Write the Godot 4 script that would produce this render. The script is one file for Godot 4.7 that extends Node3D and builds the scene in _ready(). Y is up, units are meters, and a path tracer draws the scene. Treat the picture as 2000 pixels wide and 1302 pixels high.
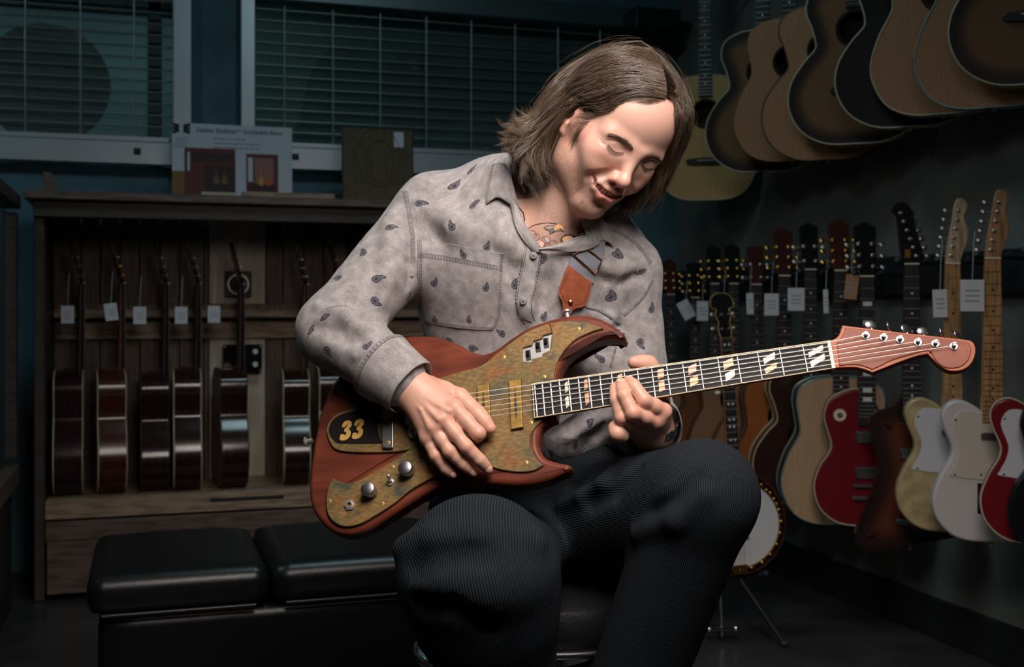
extends Node3D
# A guitar shop: a seated man plays an unusual electric guitar; instruments hang and stand around him.
# Frame "cam": x right, y up from the floor, z towards the photographer, origin on the floor below the lens.
# World (the room): the back wall runs along x, the right wall along z.

const F := 2250.0            # focal length in photo pixels (2000 x 1302)
const EYE := 1.05            # lens height
const TURN := -0.309         # the lens looks 17.7 degrees to the right of the back wall's normal
const WALL_X := 2.40         # right wall
const WALL_Z := -4.95        # back wall

# ---------------------------------------------------------------- positions
func K(px: float, py: float, z: float) -> Vector3:      # photo pixel at a distance -> cam frame
	return Vector3((px - 1000.0) / F * z, EYE - (py - 600.0) / F * z, -z)

func W(p: Vector3) -> Vector3:                            # cam frame -> room
	return p.rotated(Vector3.UP, TURN)

func WK(px: float, py: float, z: float) -> Vector3:
	return W(K(px, py, z))

func on_x(px: float, py: float, x: float) -> Vector3:     # the pixel's ray meets the plane x = const of the room
	var d := WK(px, py, 1.0) - Vector3(0, EYE, 0)
	return Vector3(0, EYE, 0) + d * (x / d.x)

func on_z(px: float, py: float, z: float) -> Vector3:
	var d := WK(px, py, 1.0) - Vector3(0, EYE, 0)
	return Vector3(0, EYE, 0) + d * (z / d.z)

func on_y(px: float, py: float, y: float) -> Vector3:
	var d := WK(px, py, 1.0) - Vector3(0, EYE, 0)
	return Vector3(0, EYE, 0) + d * ((y - EYE) / d.y)

# ---------------------------------------------------------------- mesh collector
class MB:
	var v := PackedVector3Array()
	var n := PackedVector3Array()
	var u := PackedVector2Array()
	var c := PackedColorArray()
	var ix := PackedInt32Array()
	var col := Color(1, 1, 1)
	var coloured := false

	func vert(p: Vector3, nn: Vector3, uv := Vector2.ZERO) -> int:
		v.append(p); n.append(nn); u.append(uv); c.append(col)
		return v.size() - 1

	func tri(a: int, b: int, d: int) -> void:
		# clockwise front faces: turned to agree with the normals
		var x := (v[b] - v[a]).cross(v[d] - v[a])
		if x.dot(n[a] + n[b] + n[d]) > 0.0:
			ix.append(a); ix.append(d); ix.append(b)
		else:
			ix.append(a); ix.append(b); ix.append(d)

	func quad(a: int, b: int, d: int, e: int) -> void:
		tri(a, b, d); tri(a, d, e)

	func flat(p0: Vector3, p1: Vector3, p2: Vector3, p3: Vector3, out: Vector3, uvs := []) -> void:
		var nn := (p1 - p0).cross(p2 - p0).normalized()
		if nn.dot(out) < 0.0:
			nn = -nn
		var b := v.size()
		if uvs.size() == 4:
			vert(p0, nn, uvs[0]); vert(p1, nn, uvs[1]); vert(p2, nn, uvs[2]); vert(p3, nn, uvs[3])
		else:
			vert(p0, nn); vert(p1, nn); vert(p2, nn); vert(p3, nn)
		quad(b, b + 1, b + 2, b + 3)

	# box with chamfered edges, in the frame t
	func box(t: Transform3D, size: Vector3, bev := 0.0) -> void:
		var h := size * 0.5
		var e := minf(bev, minf(h.x, minf(h.y, h.z)) * 0.95)
		var ax := [Vector3.RIGHT, Vector3.UP, Vector3.BACK]
		for k in 3:
			var a: Vector3 = ax[k]
			var b: Vector3 = ax[(k + 1) % 3]
			var d: Vector3 = ax[(k + 2) % 3]
			for s in [-1.0, 1.0]:
				var o: Vector3 = a * h[k] * s
				var bb: Vector3 = b * (h[(k + 1) % 3] - e)
				var dd: Vector3 = d * (h[(k + 2) % 3] - e)
				flat(t * (o - bb - dd), t * (o + bb - dd), t * (o + bb + dd), t * (o - bb + dd), t.basis * (a * s), [Vector2(0, 0), Vector2(1, 0), Vector2(1, 1), Vector2(0, 1)])
		if e <= 0.0:
			return
		for k in 3:
			var a: Vector3 = ax[k]
			var i1 := (k + 1) % 3
			var i2 := (k + 2) % 3
			var b: Vector3 = ax[i1]
			var d: Vector3 = ax[i2]
			for s in [-1.0, 1.0]:
				for r in [-1.0, 1.0]:
					var l: Vector3 = a * (h[k] - e)
					var p: Vector3 = b * h[i1] * s + d * (h[i2] - e) * r
					var q: Vector3 = b * (h[i1] - e) * s + d * h[i2] * r
					flat(t * (p - l), t * (p + l), t * (q + l), t * (q - l), t.basis * (b * s + d * r))
		for sx in [-1.0, 1.0]:
			for sy in [-1.0, 1.0]:
				for sz in [-1.0, 1.0]:
					var w := Vector3(sx, sy, sz)
					var nn: Vector3 = (t.basis * w).normalized()
					var b0 := v.size()
					vert(t * (w * (h - Vector3(0, e, e))), nn); vert(t * (w * (h - Vector3(e, 0, e))), nn); vert(t * (w * (h - Vector3(e, e, 0))), nn)
					tri(b0, b0 + 1, b0 + 2)

	# tube through points with a radius at each; closed ends
	func tube(p: PackedVector3Array, r: Array, sides := 8, caps := true, flatten := 1.0, side_hint := Vector3.ZERO) -> void:
		var m := p.size()
		var b := v.size()
		var up := side_hint
		if up == Vector3.ZERO:
			var t0 := (p[1] - p[0]).normalized()
			up = Vector3.UP if absf(t0.y) < 0.9 else Vector3.RIGHT
		var run := 0.0
		for i in m:
			var t: Vector3 = (p[mini(i + 1, m - 1)] - p[maxi(i - 1, 0)]).normalized()
			var sd := up.cross(t).normalized()
			up = t.cross(sd).normalized()
			if i > 0:
				run += p[i].distance_to(p[i - 1])
			var rr: float = r[mini(i, r.size() - 1)]
			for k in sides:
				var a := TAU * k / sides
				var o := sd * cos(a) + up * sin(a) * flatten
				var no := (sd * cos(a) + up * sin(a) / maxf(flatten, 0.05)).normalized()
				vert(p[i] + o * rr, no, Vector2(float(k) / sides, run))
		for i in m - 1:
			for k in sides:
				var k2 := (k + 1) % sides
				quad(b + i * sides + k, b + i * sides + k2, b + (i + 1) * sides + k2, b + (i + 1) * sides + k)
		if caps:
			for e in [0, m - 1]:
				var t: Vector3 = (p[1] - p[0]) if e == 0 else (p[m - 1] - p[m - 2])
				t = t.normalized() * (-1.0 if e == 0 else 1.0)
				var c0 := vert(p[e], t)
				var b2 := v.size()
				for k in sides:
					vert(v[b + e * sides + k], t)
				for k in sides:
					tri(c0, b2 + k, b2 + (k + 1) % sides)

	# surface of revolution: profile of (radius, height) round the y axis of t; hard edges where the profile turns sharply
	func lathe(t: Transform3D, prof: PackedVector2Array, sides := 20, sharp := 0.75) -> void:
		for i in prof.size() - 1:
			var p: Vector2 = prof[i]
			var q: Vector2 = prof[i + 1]
			if p.distance_to(q) < 1e-7:
				continue
			var d := (q - p).normalized()
			var nn := Vector2(d.y, -d.x)
			var n0 := nn
			var n1 := nn
			if i > 0:
				var e := (p - prof[i - 1]).normalized()
				var en := Vector2(e.y, -e.x)
				if en.dot(nn) > sharp:
					n0 = (en + nn).normalized()
			if i < prof.size() - 2:
				var e := (prof[i + 2] - q).normalized()
				var en := Vector2(e.y, -e.x)
				if en.dot(nn) > sharp:
					n1 = (en + nn).normalized()
			var b := v.size()
			for k in sides + 1:
				var a := TAU * k / sides
				var ca := cos(a)
				var sa := sin(a)
				vert(t * Vector3(p.x * ca, p.y, p.x * sa), (t.basis * Vector3(n0.x * ca, n0.y, n0.x * sa)).normalized(), Vector2(float(k) / sides, float(i) / prof.size()))
				vert(t * Vector3(q.x * ca, q.y, q.x * sa), (t.basis * Vector3(n1.x * ca, n1.y, n1.x * sa)).normalized(), Vector2(float(k) / sides, float(i + 1) / prof.size()))
			for k in sides:
				quad(b + k * 2, b + k * 2 + 1, b + k * 2 + 3, b + k * 2 + 2)

	# plate cut to an outline in the xy plane of t, from z0 to z1, edges rounded by the radius e (front) and f (back)
	func plate(t: Transform3D, poly: PackedVector2Array, z0: float, z1: float, e := 0.0, f := 0.0, steps := 3, uv_scale := 1.0, open_front := false) -> void:
		var m := poly.size()
		var area := 0.0
		for i in m:
			area += poly[i].cross(poly[(i + 1) % m])
		var sgn := 1.0 if area > 0.0 else -1.0
		var nrm := PackedVector2Array()
		var soft := []
		for i in m:
			var d0 := (poly[i] - poly[(i - 1 + m) % m]).normalized()
			var d1 := (poly[(i + 1) % m] - poly[i]).normalized()
			var a := Vector2(d0.y, -d0.x) * sgn
			var b := Vector2(d1.y, -d1.x) * sgn
			soft.append(a.dot(b) > 0.6)
			nrm.append((a + b).normalized() / maxf(0.5, (a + b).length() * 0.5))
		var rings := []       # (inset, z, nz)
		if f > 0.0:
			for k in steps:
				var an := PI / 2.0 * (1.0 - float(k) / steps)
				rings.append([f * (1.0 - cos(an)), z0 + f * (1.0 - sin(an)), -sin(an)])
		rings.append([0.0, z0 + f, 0.0])
		rings.append([0.0, z1 - e, 0.0])
		if e > 0.0:
			for k in range(1, steps + 1):
				var an := PI / 2.0 * k / steps
				rings.append([e * (1.0 - cos(an)), z1 - e + e * sin(an), sin(an)])
		var tn := t.basis.orthonormalized()
		for j in rings.size() - 1:
			var ra: Array = rings[j]
			var rb: Array = rings[j + 1]
			for i in m:
				var i2 := (i + 1) % m
				var d1 := (poly[i2] - poly[i]).normalized()
				var fl := Vector2(d1.y, -d1.x) * sgn
				var na: Vector2 = nrm[i].normalized() if soft[i] else fl
				var nb: Vector2 = nrm[i2].normalized() if soft[i2] else fl
				var b := v.size()
				var zs := [ra, ra, rb, rb]
				var is_ := [i, i2, i2, i]
				for q in 4:
					var r: Array = zs[q]
					var pp: Vector2 = poly[is_[q]] - nrm[is_[q]] * float(r[0])
					var nn: Vector2 = (na if q == 0 or q == 3 else nb) * sqrt(maxf(0.0, 1.0 - float(r[2]) * float(r[2])))
					vert(t * Vector3(pp.x, pp.y, r[1]), (tn * Vector3(nn.x, nn.y, r[2])).normalized(), pp * uv_scale)
				quad(b, b + 1, b + 2, b + 3)
		for s in (1 if open_front else 2):
			var ins := 0.0
			var z := z0
			var nn := -tn.z
			if s == 1:
				ins = e; z = z1; nn = tn.z
			else:
				ins = f
			var b := v.size()
			var pl := PackedVector2Array()
			for i in m:
				pl.append(poly[i] - nrm[i] * ins)
			var idx := Geometry2D.triangulate_polygon(pl)
			if idx.is_empty():
				idx = Geometry2D.triangulate_polygon(poly)
			for i in m:
				vert(t * Vector3(pl[i].x, pl[i].y, z), nn, pl[i] * uv_scale)
			for i in range(0, idx.size(), 3):
				tri(b + idx[i], b + idx[i + 1], b + idx[i + 2])

	func ball(t: Transform3D, r: Vector3, seg := 12, rings := 8) -> void:
		var b := v.size()
		for j in rings + 1:
			var ph := PI * j / rings
			for k in seg + 1:
				var a := TAU * k / seg
				var d := Vector3(sin(ph) * cos(a), cos(ph), sin(ph) * sin(a))
				vert(t * (d * r), (t.basis * (d / r)).normalized(), Vector2(float(k) / seg, float(j) / rings))
		for j in rings:
			for k in seg:
				var q := b + j * (seg + 1) + k
				quad(q, q + 1, q + seg + 2, q + seg + 1)

	func mesh() -> ArrayMesh:
		var a := []
		a.resize(Mesh.ARRAY_MAX)
		a[Mesh.ARRAY_VERTEX] = v
		a[Mesh.ARRAY_NORMAL] = n
		a[Mesh.ARRAY_TEX_UV] = u
		if coloured:
			a[Mesh.ARRAY_COLOR] = c
		a[Mesh.ARRAY_INDEX] = ix
		var m := ArrayMesh.new()
		m.add_surface_from_arrays(Mesh.PRIMITIVE_TRIANGLES, a)
		return m

# ---------------------------------------------------------------- objects
var used := {}

func numbered(called: String) -> String:
	var k: int = used.get(called, 0)
	used[called] = k + 1
	return called if k == 0 else "%s_%03d" % [called, k]

func obj(called: String, mb: MB, m: Material, parent: Node3D = null) -> MeshInstance3D:
	var o := MeshInstance3D.new()
	o.mesh = mb.mesh()
	o.material_override = m
	if parent == null:
		o.name = numbered(called)
		add_child(o)
	else:
		o.name = called
		parent.add_child(o, true)
	return o

func put(called: String, me: Mesh, m: Material, parent: Node3D, t := Transform3D()) -> MeshInstance3D:
	var o := MeshInstance3D.new()
	o.mesh = me
	o.material_override = m
	o.transform = t
	o.name = called
	parent.add_child(o, true)
	return o

func tag(o: Node, label: String, category: String, group := "") -> void:
	o.set_meta("label", label)
	o.set_meta("category", category)
	if group:
		o.set_meta("group", group)

func thing(called: String, label: String, category: String, at := Transform3D(), group := "") -> Node3D:
	var o := Node3D.new()
	o.name = numbered(called)
	add_child(o)
	o.transform = at
	tag(o, label, category, group)
	return o

func structure(called: String, mb: MB, m: Material) -> MeshInstance3D:
	var o := obj(called, mb, m)
	o.set_meta("kind", "structure")
	return o

func at(p: Vector3, turn := 0.0) -> Transform3D:
	return Transform3D(Basis(Vector3.UP, turn), p)

func box_mb(size: Vector3, bev := 0.002, p := Vector3.ZERO) -> MB:
	var m := MB.new()
	m.box(Transform3D(Basis(), p), size, bev)
	return m

# ---------------------------------------------------------------- materials
var M := {}
var T := {}

func srgb(r: float, g: float, b: float) -> Color:
	return Color(r / 255.0, g / 255.0, b / 255.0)

func mat(called: String, col: Color, rough := 0.6, metal := 0.0) -> StandardMaterial3D:
	var m := StandardMaterial3D.new()
	m.resource_name = called
	m.albedo_color = col
	m.roughness = rough
	m.metallic = metal
	M[called] = m
	return m

func noise_tex(called: String, freq: float, ramp: Array, size := 512, oct := 4, kind := FastNoiseLite.TYPE_SIMPLEX_SMOOTH, sd := 1, warp := 0.0) -> NoiseTexture2D:
	var nz := FastNoiseLite.new()
	nz.seed = sd
	nz.noise_type = kind
	nz.frequency = freq
	nz.fractal_octaves = oct
	if warp > 0.0:
		nz.domain_warp_enabled = true
		nz.domain_warp_amplitude = warp
		nz.domain_warp_frequency = freq
	var t := NoiseTexture2D.new()
	t.width = size
	t.height = size
	t.seamless = true
	t.noise = nz
	if ramp.size():
		var g := Gradient.new()
		g.offsets = PackedFloat32Array()
		g.colors = PackedColorArray()
		var off := PackedFloat32Array()
		var cs := PackedColorArray()
		for i in ramp.size():
			off.append(ramp[i][0]); cs.append(ramp[i][1])
		g.offsets = off
		g.colors = cs
		t.color_ramp = g
	T[called] = t
	return t

func grained(called: String, tex: Texture2D, scale: Vector3, rough := 0.5, tint := Color(1, 1, 1), world := false) -> StandardMaterial3D:
	var m := mat(called, tint, rough)
	m.albedo_texture = tex
	m.uv1_triplanar = true
	m.uv1_world_triplanar = world
	m.uv1_scale = scale
	return m

func grey(x: float) -> Color:
	return Color(x, x, x)

func make_materials() -> void:
	noise_tex("grain", 0.012, [[0.0, grey(0.62)], [0.45, grey(0.85)], [0.55, grey(0.95)], [1.0, grey(1.0)]], 512, 5, FastNoiseLite.TYPE_SIMPLEX_SMOOTH, 3, 20.0)
	noise_tex("grain_soft", 0.014, [[0.0, grey(0.86)], [0.5, grey(0.95)], [1.0, grey(1.0)]], 512, 5, FastNoiseLite.TYPE_SIMPLEX_SMOOTH, 13, 16.0)
	noise_tex("mottle", 0.01, [[0.0, grey(0.78)], [1.0, grey(1.0)]], 512, 4, FastNoiseLite.TYPE_SIMPLEX_SMOOTH, 8)
	noise_tex("fine", 0.08, [[0.0, grey(0.3)], [1.0, grey(1.0)]], 256, 3, FastNoiseLite.TYPE_SIMPLEX_SMOOTH, 5)
	noise_tex("fine_bump", 0.05, [], 256, 4, FastNoiseLite.TYPE_SIMPLEX_SMOOTH, 21)
	grained("wall_blue", T.mottle, Vector3(0.6, 0.6, 0.6), 0.85, srgb(92, 126, 140), true)
	grained("wall_tan", T.mottle, Vector3(0.5, 0.5, 0.5), 0.85, srgb(124, 126, 120), true)
	grained("floor_concrete", T.mottle, Vector3(0.9, 0.9, 0.9), 0.32, srgb(66, 64, 66), true)
	grained("ceiling_tile", T.mottle, Vector3(1, 1, 1), 0.9, srgb(90, 94, 96), true)
	grained("baseboard_black", T.mottle, Vector3(2, 2, 2), 0.55, srgb(30, 32, 33), true)
	mat("aluminium", srgb(196, 198, 204), 0.42, 0.75)
	mat("galvanised", srgb(176, 178, 182), 0.5, 0.6)
	mat("rod_metal", srgb(150, 160, 158), 0.4, 0.8)
	mat("black_rail", srgb(26, 27, 29), 0.5)
	mat("grid_cloth", srgb(18, 18, 19), 0.95)
	mat("black_rubber", srgb(40, 44, 50), 0.7)
	mat("black_gloss", srgb(20, 20, 22), 0.15)
	mat("chrome", srgb(225, 225, 228), 0.12, 1.0)
	mat("satin_steel", srgb(176, 176, 178), 0.33, 1.0)
	mat("nickel", srgb(205, 200, 192), 0.32, 0.8)
	mat("gold", srgb(214, 168, 84), 0.25, 1.0)
	mat("brass_old", srgb(176, 148, 78), 0.45, 0.55)
	mat("cream", srgb(226, 214, 180), 0.45)
	mat("white_card", srgb(206, 206, 212), 0.8)
	mat("string_white", srgb(190, 190, 188), 0.8)
	mat("bone", srgb(232, 222, 192), 0.4)
	mat("pearl", srgb(226, 226, 220), 0.25)
	mat("abalone", srgb(132, 170, 166), 0.25, 0.3)
	var cab := grained("cabinet_wood", T.grain, Vector3(6, 0.9, 6), 0.45, srgb(112, 92, 82))
	cab.uv1_scale = Vector3(0.9, 7.0, 7.0)
	grained("plank_wood", T.grain, Vector3(7, 0.8, 7), 0.55, srgb(104, 80, 70), true)
	grained("plank_wood_pale", T.grain, Vector3(7, 0.8, 7), 0.55, srgb(120, 96, 82), true)
	grained("plank_wood_red", T.grain, Vector3(7, 0.8, 7), 0.55, srgb(92, 66, 58), true)
	grained("pine", T.grain, Vector3(0.9, 7, 7), 0.55, srgb(172, 146, 122), true)
	grained("panel_maple", T.mottle, Vector3(4, 0.6, 4), 0.5, srgb(214, 200, 178), true)
	var glass := mat("pane_glass", Color(0.75, 0.86, 0.86, 0.08), 0.03)
	glass.transparency = BaseMaterial3D.TRANSPARENCY_ALPHA
	var lea := mat("black_leather", srgb(17, 18, 21), 0.36)
	lea.heightmap_enabled = false
	lea.normal_enabled = true
	var nt := noise_tex("leather_n", 0.06, [], 512, 4, FastNoiseLite.TYPE_CELLULAR, 11)
	nt.as_normal_map = true
	nt.bump_strength = 3.0
	lea.normal_texture = nt
	lea.normal_scale = 0.25
	lea.uv1_triplanar = true
	lea.uv1_scale = Vector3(5, 5, 5)
	mat("red_lacquer", srgb(116, 22, 33), 0.3)
	grained("blond_lacquer", T.mottle, Vector3(3, 3, 3), 0.25, srgb(206, 184, 140))
	mat("white_lacquer", srgb(206, 198, 198), 0.32)
	mat("guard_white", srgb(206, 208, 214), 0.3)
	mat("guard_cream", srgb(204, 196, 184), 0.3)
	grained("maple_pale", T.grain, Vector3(14, 1.2, 14), 0.35, srgb(214, 184, 150))

# the outline with openings joined to it by hair-thin cuts, so that one polygon carries real holes
func with_holes(poly: PackedVector2Array, holes: Array) -> PackedVector2Array:
	var cur := poly
	for h in holes:
		var hole: PackedVector2Array = h
		var area := 0.0
		for i in cur.size():
			area += cur[i].cross(cur[(i + 1) % cur.size()])
		var ha := 0.0
		for i in hole.size():
			ha += hole[i].cross(hole[(i + 1) % hole.size()])
		if ha * area > 0.0:
			hole = hole.duplicate()
			hole.reverse()
		var bi := 0
		var bj := 0
		var best := 1e9
		for i in cur.size():
			for j in hole.size():
				var d := cur[i].distance_squared_to(hole[j])
				if d < best:
					best = d; bi = i; bj = j
		var along := (hole[bj] - cur[bi]).normalized()
		var side := Vector2(-along.y, along.x) * 0.00006
		var out := PackedVector2Array()
		for i in cur.size():
			if i == bi:
				# keep the order of the outline: arrive, go round the hole, leave
				var sg := 1.0 if area > 0.0 else -1.0
				out.append(cur[i] + side * sg)
				out.append(hole[bj] + side * sg)
				for k in range(1, hole.size()):
					out.append(hole[(bj + k) % hole.size()])
				out.append(hole[bj] - side * sg)
				out.append(cur[i] - side * sg)
			else:
				out.append(cur[i])
		if not Geometry2D.triangulate_polygon(out).is_empty():
			cur = out
		else:
			print("hole failed")
	return cur

func ring_poly(c: Vector2, r: float, n := 26) -> PackedVector2Array:
	var p := PackedVector2Array()
	for k in n:
		p.append(c + Vector2(cos(TAU * k / n), sin(TAU * k / n)) * r)
	return p

# ---------------------------------------------------------------- camera, light, exposure
func _ready() -> void:
	var cam := Camera3D.new()
	cam.name = "camera"
	cam.projection = Camera3D.PROJECTION_FRUSTUM
	cam.near = 0.05
	cam.far = 40.0
	cam.size = 1302.0 / F * cam.near
	cam.frustum_offset = Vector2(0, -51.0 / F * cam.near)
	cam.position = Vector3(0, EYE, 0)
	cam.rotation.y = TURN
	var lens := CameraAttributesPhysical.new()
	lens.frustum_focal_length = 40.0
	lens.frustum_focus_distance = 1.66
	lens.exposure_aperture = 7.0
	cam.attributes = lens
	add_child(cam)
	cam.current = true

	var we := WorldEnvironment.new()
	we.name = "environment"
	var env := Environment.new()
	env.background_mode = Environment.BG_COLOR
	env.background_color = Color(0.0, 0.0, 0.0)
	env.tonemap_mode = Environment.TONE_MAPPER_LINEAR
	env.tonemap_exposure = 1.0
	env.sdfgi_enabled = true
	env.ssao_enabled = true
	env.ssil_enabled = true
	we.environment = env
	add_child(we)

	make_materials()
	# the photographer's softbox: high on the left, in front of the player
	softbox(Vector3(0.26, 2.06, -0.86), Vector3(0.13, 1.06, -1.72), Vector2(0.84, 0.84), 5.4, Color(1.0, 0.95, 0.92), "black photo softbox hung from the ceiling above the player", 1.0)
	# unseen ceiling panels, added as dim fill for the dark tones
	ceiling_fill_panel(Vector3(-1.3, 2.985, -3.0), 0.80, Color(0.80, 0.94, 0.97))
	ceiling_fill_panel(Vector3(0.9, 2.985, -2.9), 0.86, Color(0.80, 0.94, 0.97))
	added_bay_lamp(Vector3(-1.75, 2.62, -5.35), 0.60, Color(0.78, 0.93, 0.96), "added tube lamp standing in for daylight above the round timber board")
	added_bay_lamp(Vector3(0.2, 2.62, -5.35), 0.10, Color(0.70, 0.93, 0.92), "added tube lamp standing in for daylight above the guitar-shaped board")

	build_shell()
	build_windows()
	build_cabinet()
	build_left_case()
	build_bench()
	build_shelf_things()
	print("room ", Time.get_ticks_msec())
	build_cabinet_guitars()
	build_wall_guitars()
	build_banjo()
	print("wall guitars ", Time.get_ticks_msec())
	build_stool()
	build_guitar()
	print("guitar ", Time.get_ticks_msec())
	build_person()
	print("person ", Time.get_ticks_msec())

func softbox(p_cam: Vector3, to_cam: Vector3, size: Vector2, energy: float, col: Color, label: String, glow: float) -> void:
	var p := W(p_cam)
	var to := W(to_cam)
	var face := Transform3D(Basis.looking_at(to - p, Vector3.UP), p)
	var o := thing("photo_softbox", label, "softbox", at(Vector3(p.x, 0, p.z)))
	var inv := o.transform.affine_inverse()
	var f := inv * face
	var hood := MB.new()
	var hx := size.x * 0.5
	var hy := size.y * 0.5
	var front := [Vector3(-hx, -hy, 0), Vector3(hx, -hy, 0), Vector3(hx, hy, 0), Vector3(-hx, hy, 0)]
	for k in 4:
		var a: Vector3 = front[k]
		var b: Vector3 = front[(k + 1) % 4]
		var a2 := a * 0.18 + Vector3(0, 0, 0.34)
		var b2 := b * 0.18 + Vector3(0, 0, 0.34)
		hood.flat(f * a, f * b, f * b2, f * a2, f.basis * (a + b))
	hood.flat(f * (front[0] * 0.18 + Vector3(0, 0, 0.34)), f * (front[1] * 0.18 + Vector3(0, 0, 0.34)), f * (front[2] * 0.18 + Vector3(0, 0, 0.34)), f * (front[3] * 0.18 + Vector3(0, 0, 0.34)), f.basis * Vector3.BACK)
	obj("hood", hood, M.black_rubber, o)
	var dif := MB.new()
	dif.box(f * Transform3D(Basis(), Vector3(0, 0, 0.004)), Vector3(size.x - 0.02, size.y - 0.02, 0.006), 0.0)
	var dm := mat("softbox_diffuser", Color(0.9, 0.9, 0.9), 0.9)
	dm.emission_enabled = true
	dm.emission = col
	dm.emission_energy_multiplier = glow
	obj("diffuser_light", dif, dm, o)
	# egg-crate grid, unseen, added to keep the light off the room
	for k in range(1, 6):
		for ax in 2:
			var sl := MB.new()
			var q := -0.5 + k / 6.0
			var sz := Vector3(0.003, size.y, 0.13) if ax == 0 else Vector3(size.x, 0.003, 0.13)
			sl.box(f * Transform3D(Basis(), Vector3(q * size.x if ax == 0 else 0.0, q * size.y if ax == 1 else 0.0, -0.085)), sz, 0.0)
			obj("added_grid_slat", sl, M.grid_cloth, o)
	for k in 4:
		var sl := MB.new()
		var sg := -1.0 if k % 2 else 1.0
		var sz := Vector3(0.003, size.y, 0.15) if k < 2 else Vector3(size.x, 0.003, 0.15)
		sl.box(f * Transform3D(Basis(), Vector3(sg * size.x * 0.5 if k < 2 else 0.0, sg * size.y * 0.5 if k >= 2 else 0.0, -0.075)), sz, 0.0)
		obj("added_grid_side", sl, M.grid_cloth, o)
	var pole := MB.new()
	var top := f * Vector3(0, 0, 0.36)
	pole.tube(PackedVector3Array([top, Vector3(top.x, ROOF - 0.02, top.z)]), [0.014], 10)
	obj("ceiling_pole", pole, M.black_rail, o)
	obj("ceiling_plate", box_mb(Vector3(0.14, 0.02, 0.14), 0.003, Vector3(top.x, ROOF - 0.011, top.z)), M.black_rail, o)
	var l := AreaLight3D.new()
	l.name = "softbox_area_light"
	l.area_size = size
	l.area_normalize_energy = true
	l.light_energy = energy
	l.light_color = col
	l.shadow_enabled = true
	l.area_range = 12.0
	l.area_attenuation = 2.0
	add_child(l)
	l.transform = face.translated_local(Vector3(0, 0, -0.01))

func ceiling_fill_panel(p: Vector3, energy: float, col: Color) -> void:  # fill lamp out of view, added to brighten the room
	var o := thing("added_fill_panel", "added flat square fill light panel in a white frame at the ceiling", "ceiling light", at(p), "added ceiling fill panels")
	var fr := MB.new()
	for s in [-1.0, 1.0]:
		fr.box(Transform3D(Basis(), Vector3(s * 0.31, -0.012, 0)), Vector3(0.03, 0.02, 0.65), 0.002)
		fr.box(Transform3D(Basis(), Vector3(0, -0.012, s * 0.31)), Vector3(0.59, 0.02, 0.03), 0.002)
	obj("frame", fr, M.white_card, o)
	var dm := mat("fill_panel_glow", Color(0.8, 0.8, 0.8), 0.9)
	dm.emission_enabled = true
	dm.emission = col
	dm.emission_energy_multiplier = energy * 1.5
	obj("light_diffuser", box_mb(Vector3(0.59, 0.006, 0.59), 0.0, Vector3(0, -0.008, 0)), dm, o)
	var l := AreaLight3D.new()
	l.name = "fill_area_light"
	l.area_size = Vector2(0.58, 0.58)
	l.area_normalize_energy = true
	l.light_energy = energy
	l.light_color = col
	l.shadow_enabled = true
	l.area_range = 12.0
	l.area_attenuation = 2.0
	add_child(l)
	l.transform = Transform3D(Basis(Vector3.RIGHT, -PI / 2.0), p - Vector3(0, 0.026, 0))

func added_bay_lamp(p: Vector3, energy: float, col: Color, label: String) -> void:
	# tube lamp added over the window display in place of daylight
	var o := thing("added_daylight_lamp", label, "lamp", at(p), "added tube lamps in the display bay")
	obj("housing", box_mb(Vector3(1.0, 0.04, 0.09), 0.004, Vector3(0, 0.03, 0)), M.white_card, o)
	var tb := MB.new()
	tb.tube(PackedVector3Array([Vector3(-0.46, 0, 0), Vector3(0.46, 0, 0)]), [0.013], 12)
	var tm := mat("added_tube_glow", Color(0.9, 0.9, 0.9), 0.6)
	tm.emission_enabled = true
	tm.emission = col
	tm.emission_energy_multiplier = energy * 3.0
	obj("lamp_tube", tb, tm, o)
	var l := AreaLight3D.new()
	l.name = "added_tube_light"
	l.area_size = Vector2(0.92, 0.05)
	l.area_normalize_energy = true
	l.light_energy = energy
	l.light_color = col
	l.shadow_enabled = true
	l.area_range = 12.0
	l.area_attenuation = 2.0
	add_child(l)
	l.transform = Transform3D(Basis(Vector3.RIGHT, -PI / 2.0), p - Vector3(0, 0.016, 0))

# ---------------------------------------------------------------- shell
const LEFT_X := -3.4
const FRONT_Z := 2.6
const ROOF := 3.0

func slab(called: String, a: Vector3, b: Vector3, m: Material, bev := 0.0) -> MeshInstance3D:
	var mb := MB.new()
	mb.box(Transform3D(Basis(), (a + b) * 0.5), (b - a).abs(), bev)
	return structure(called, mb, m)

var win := {}

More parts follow.
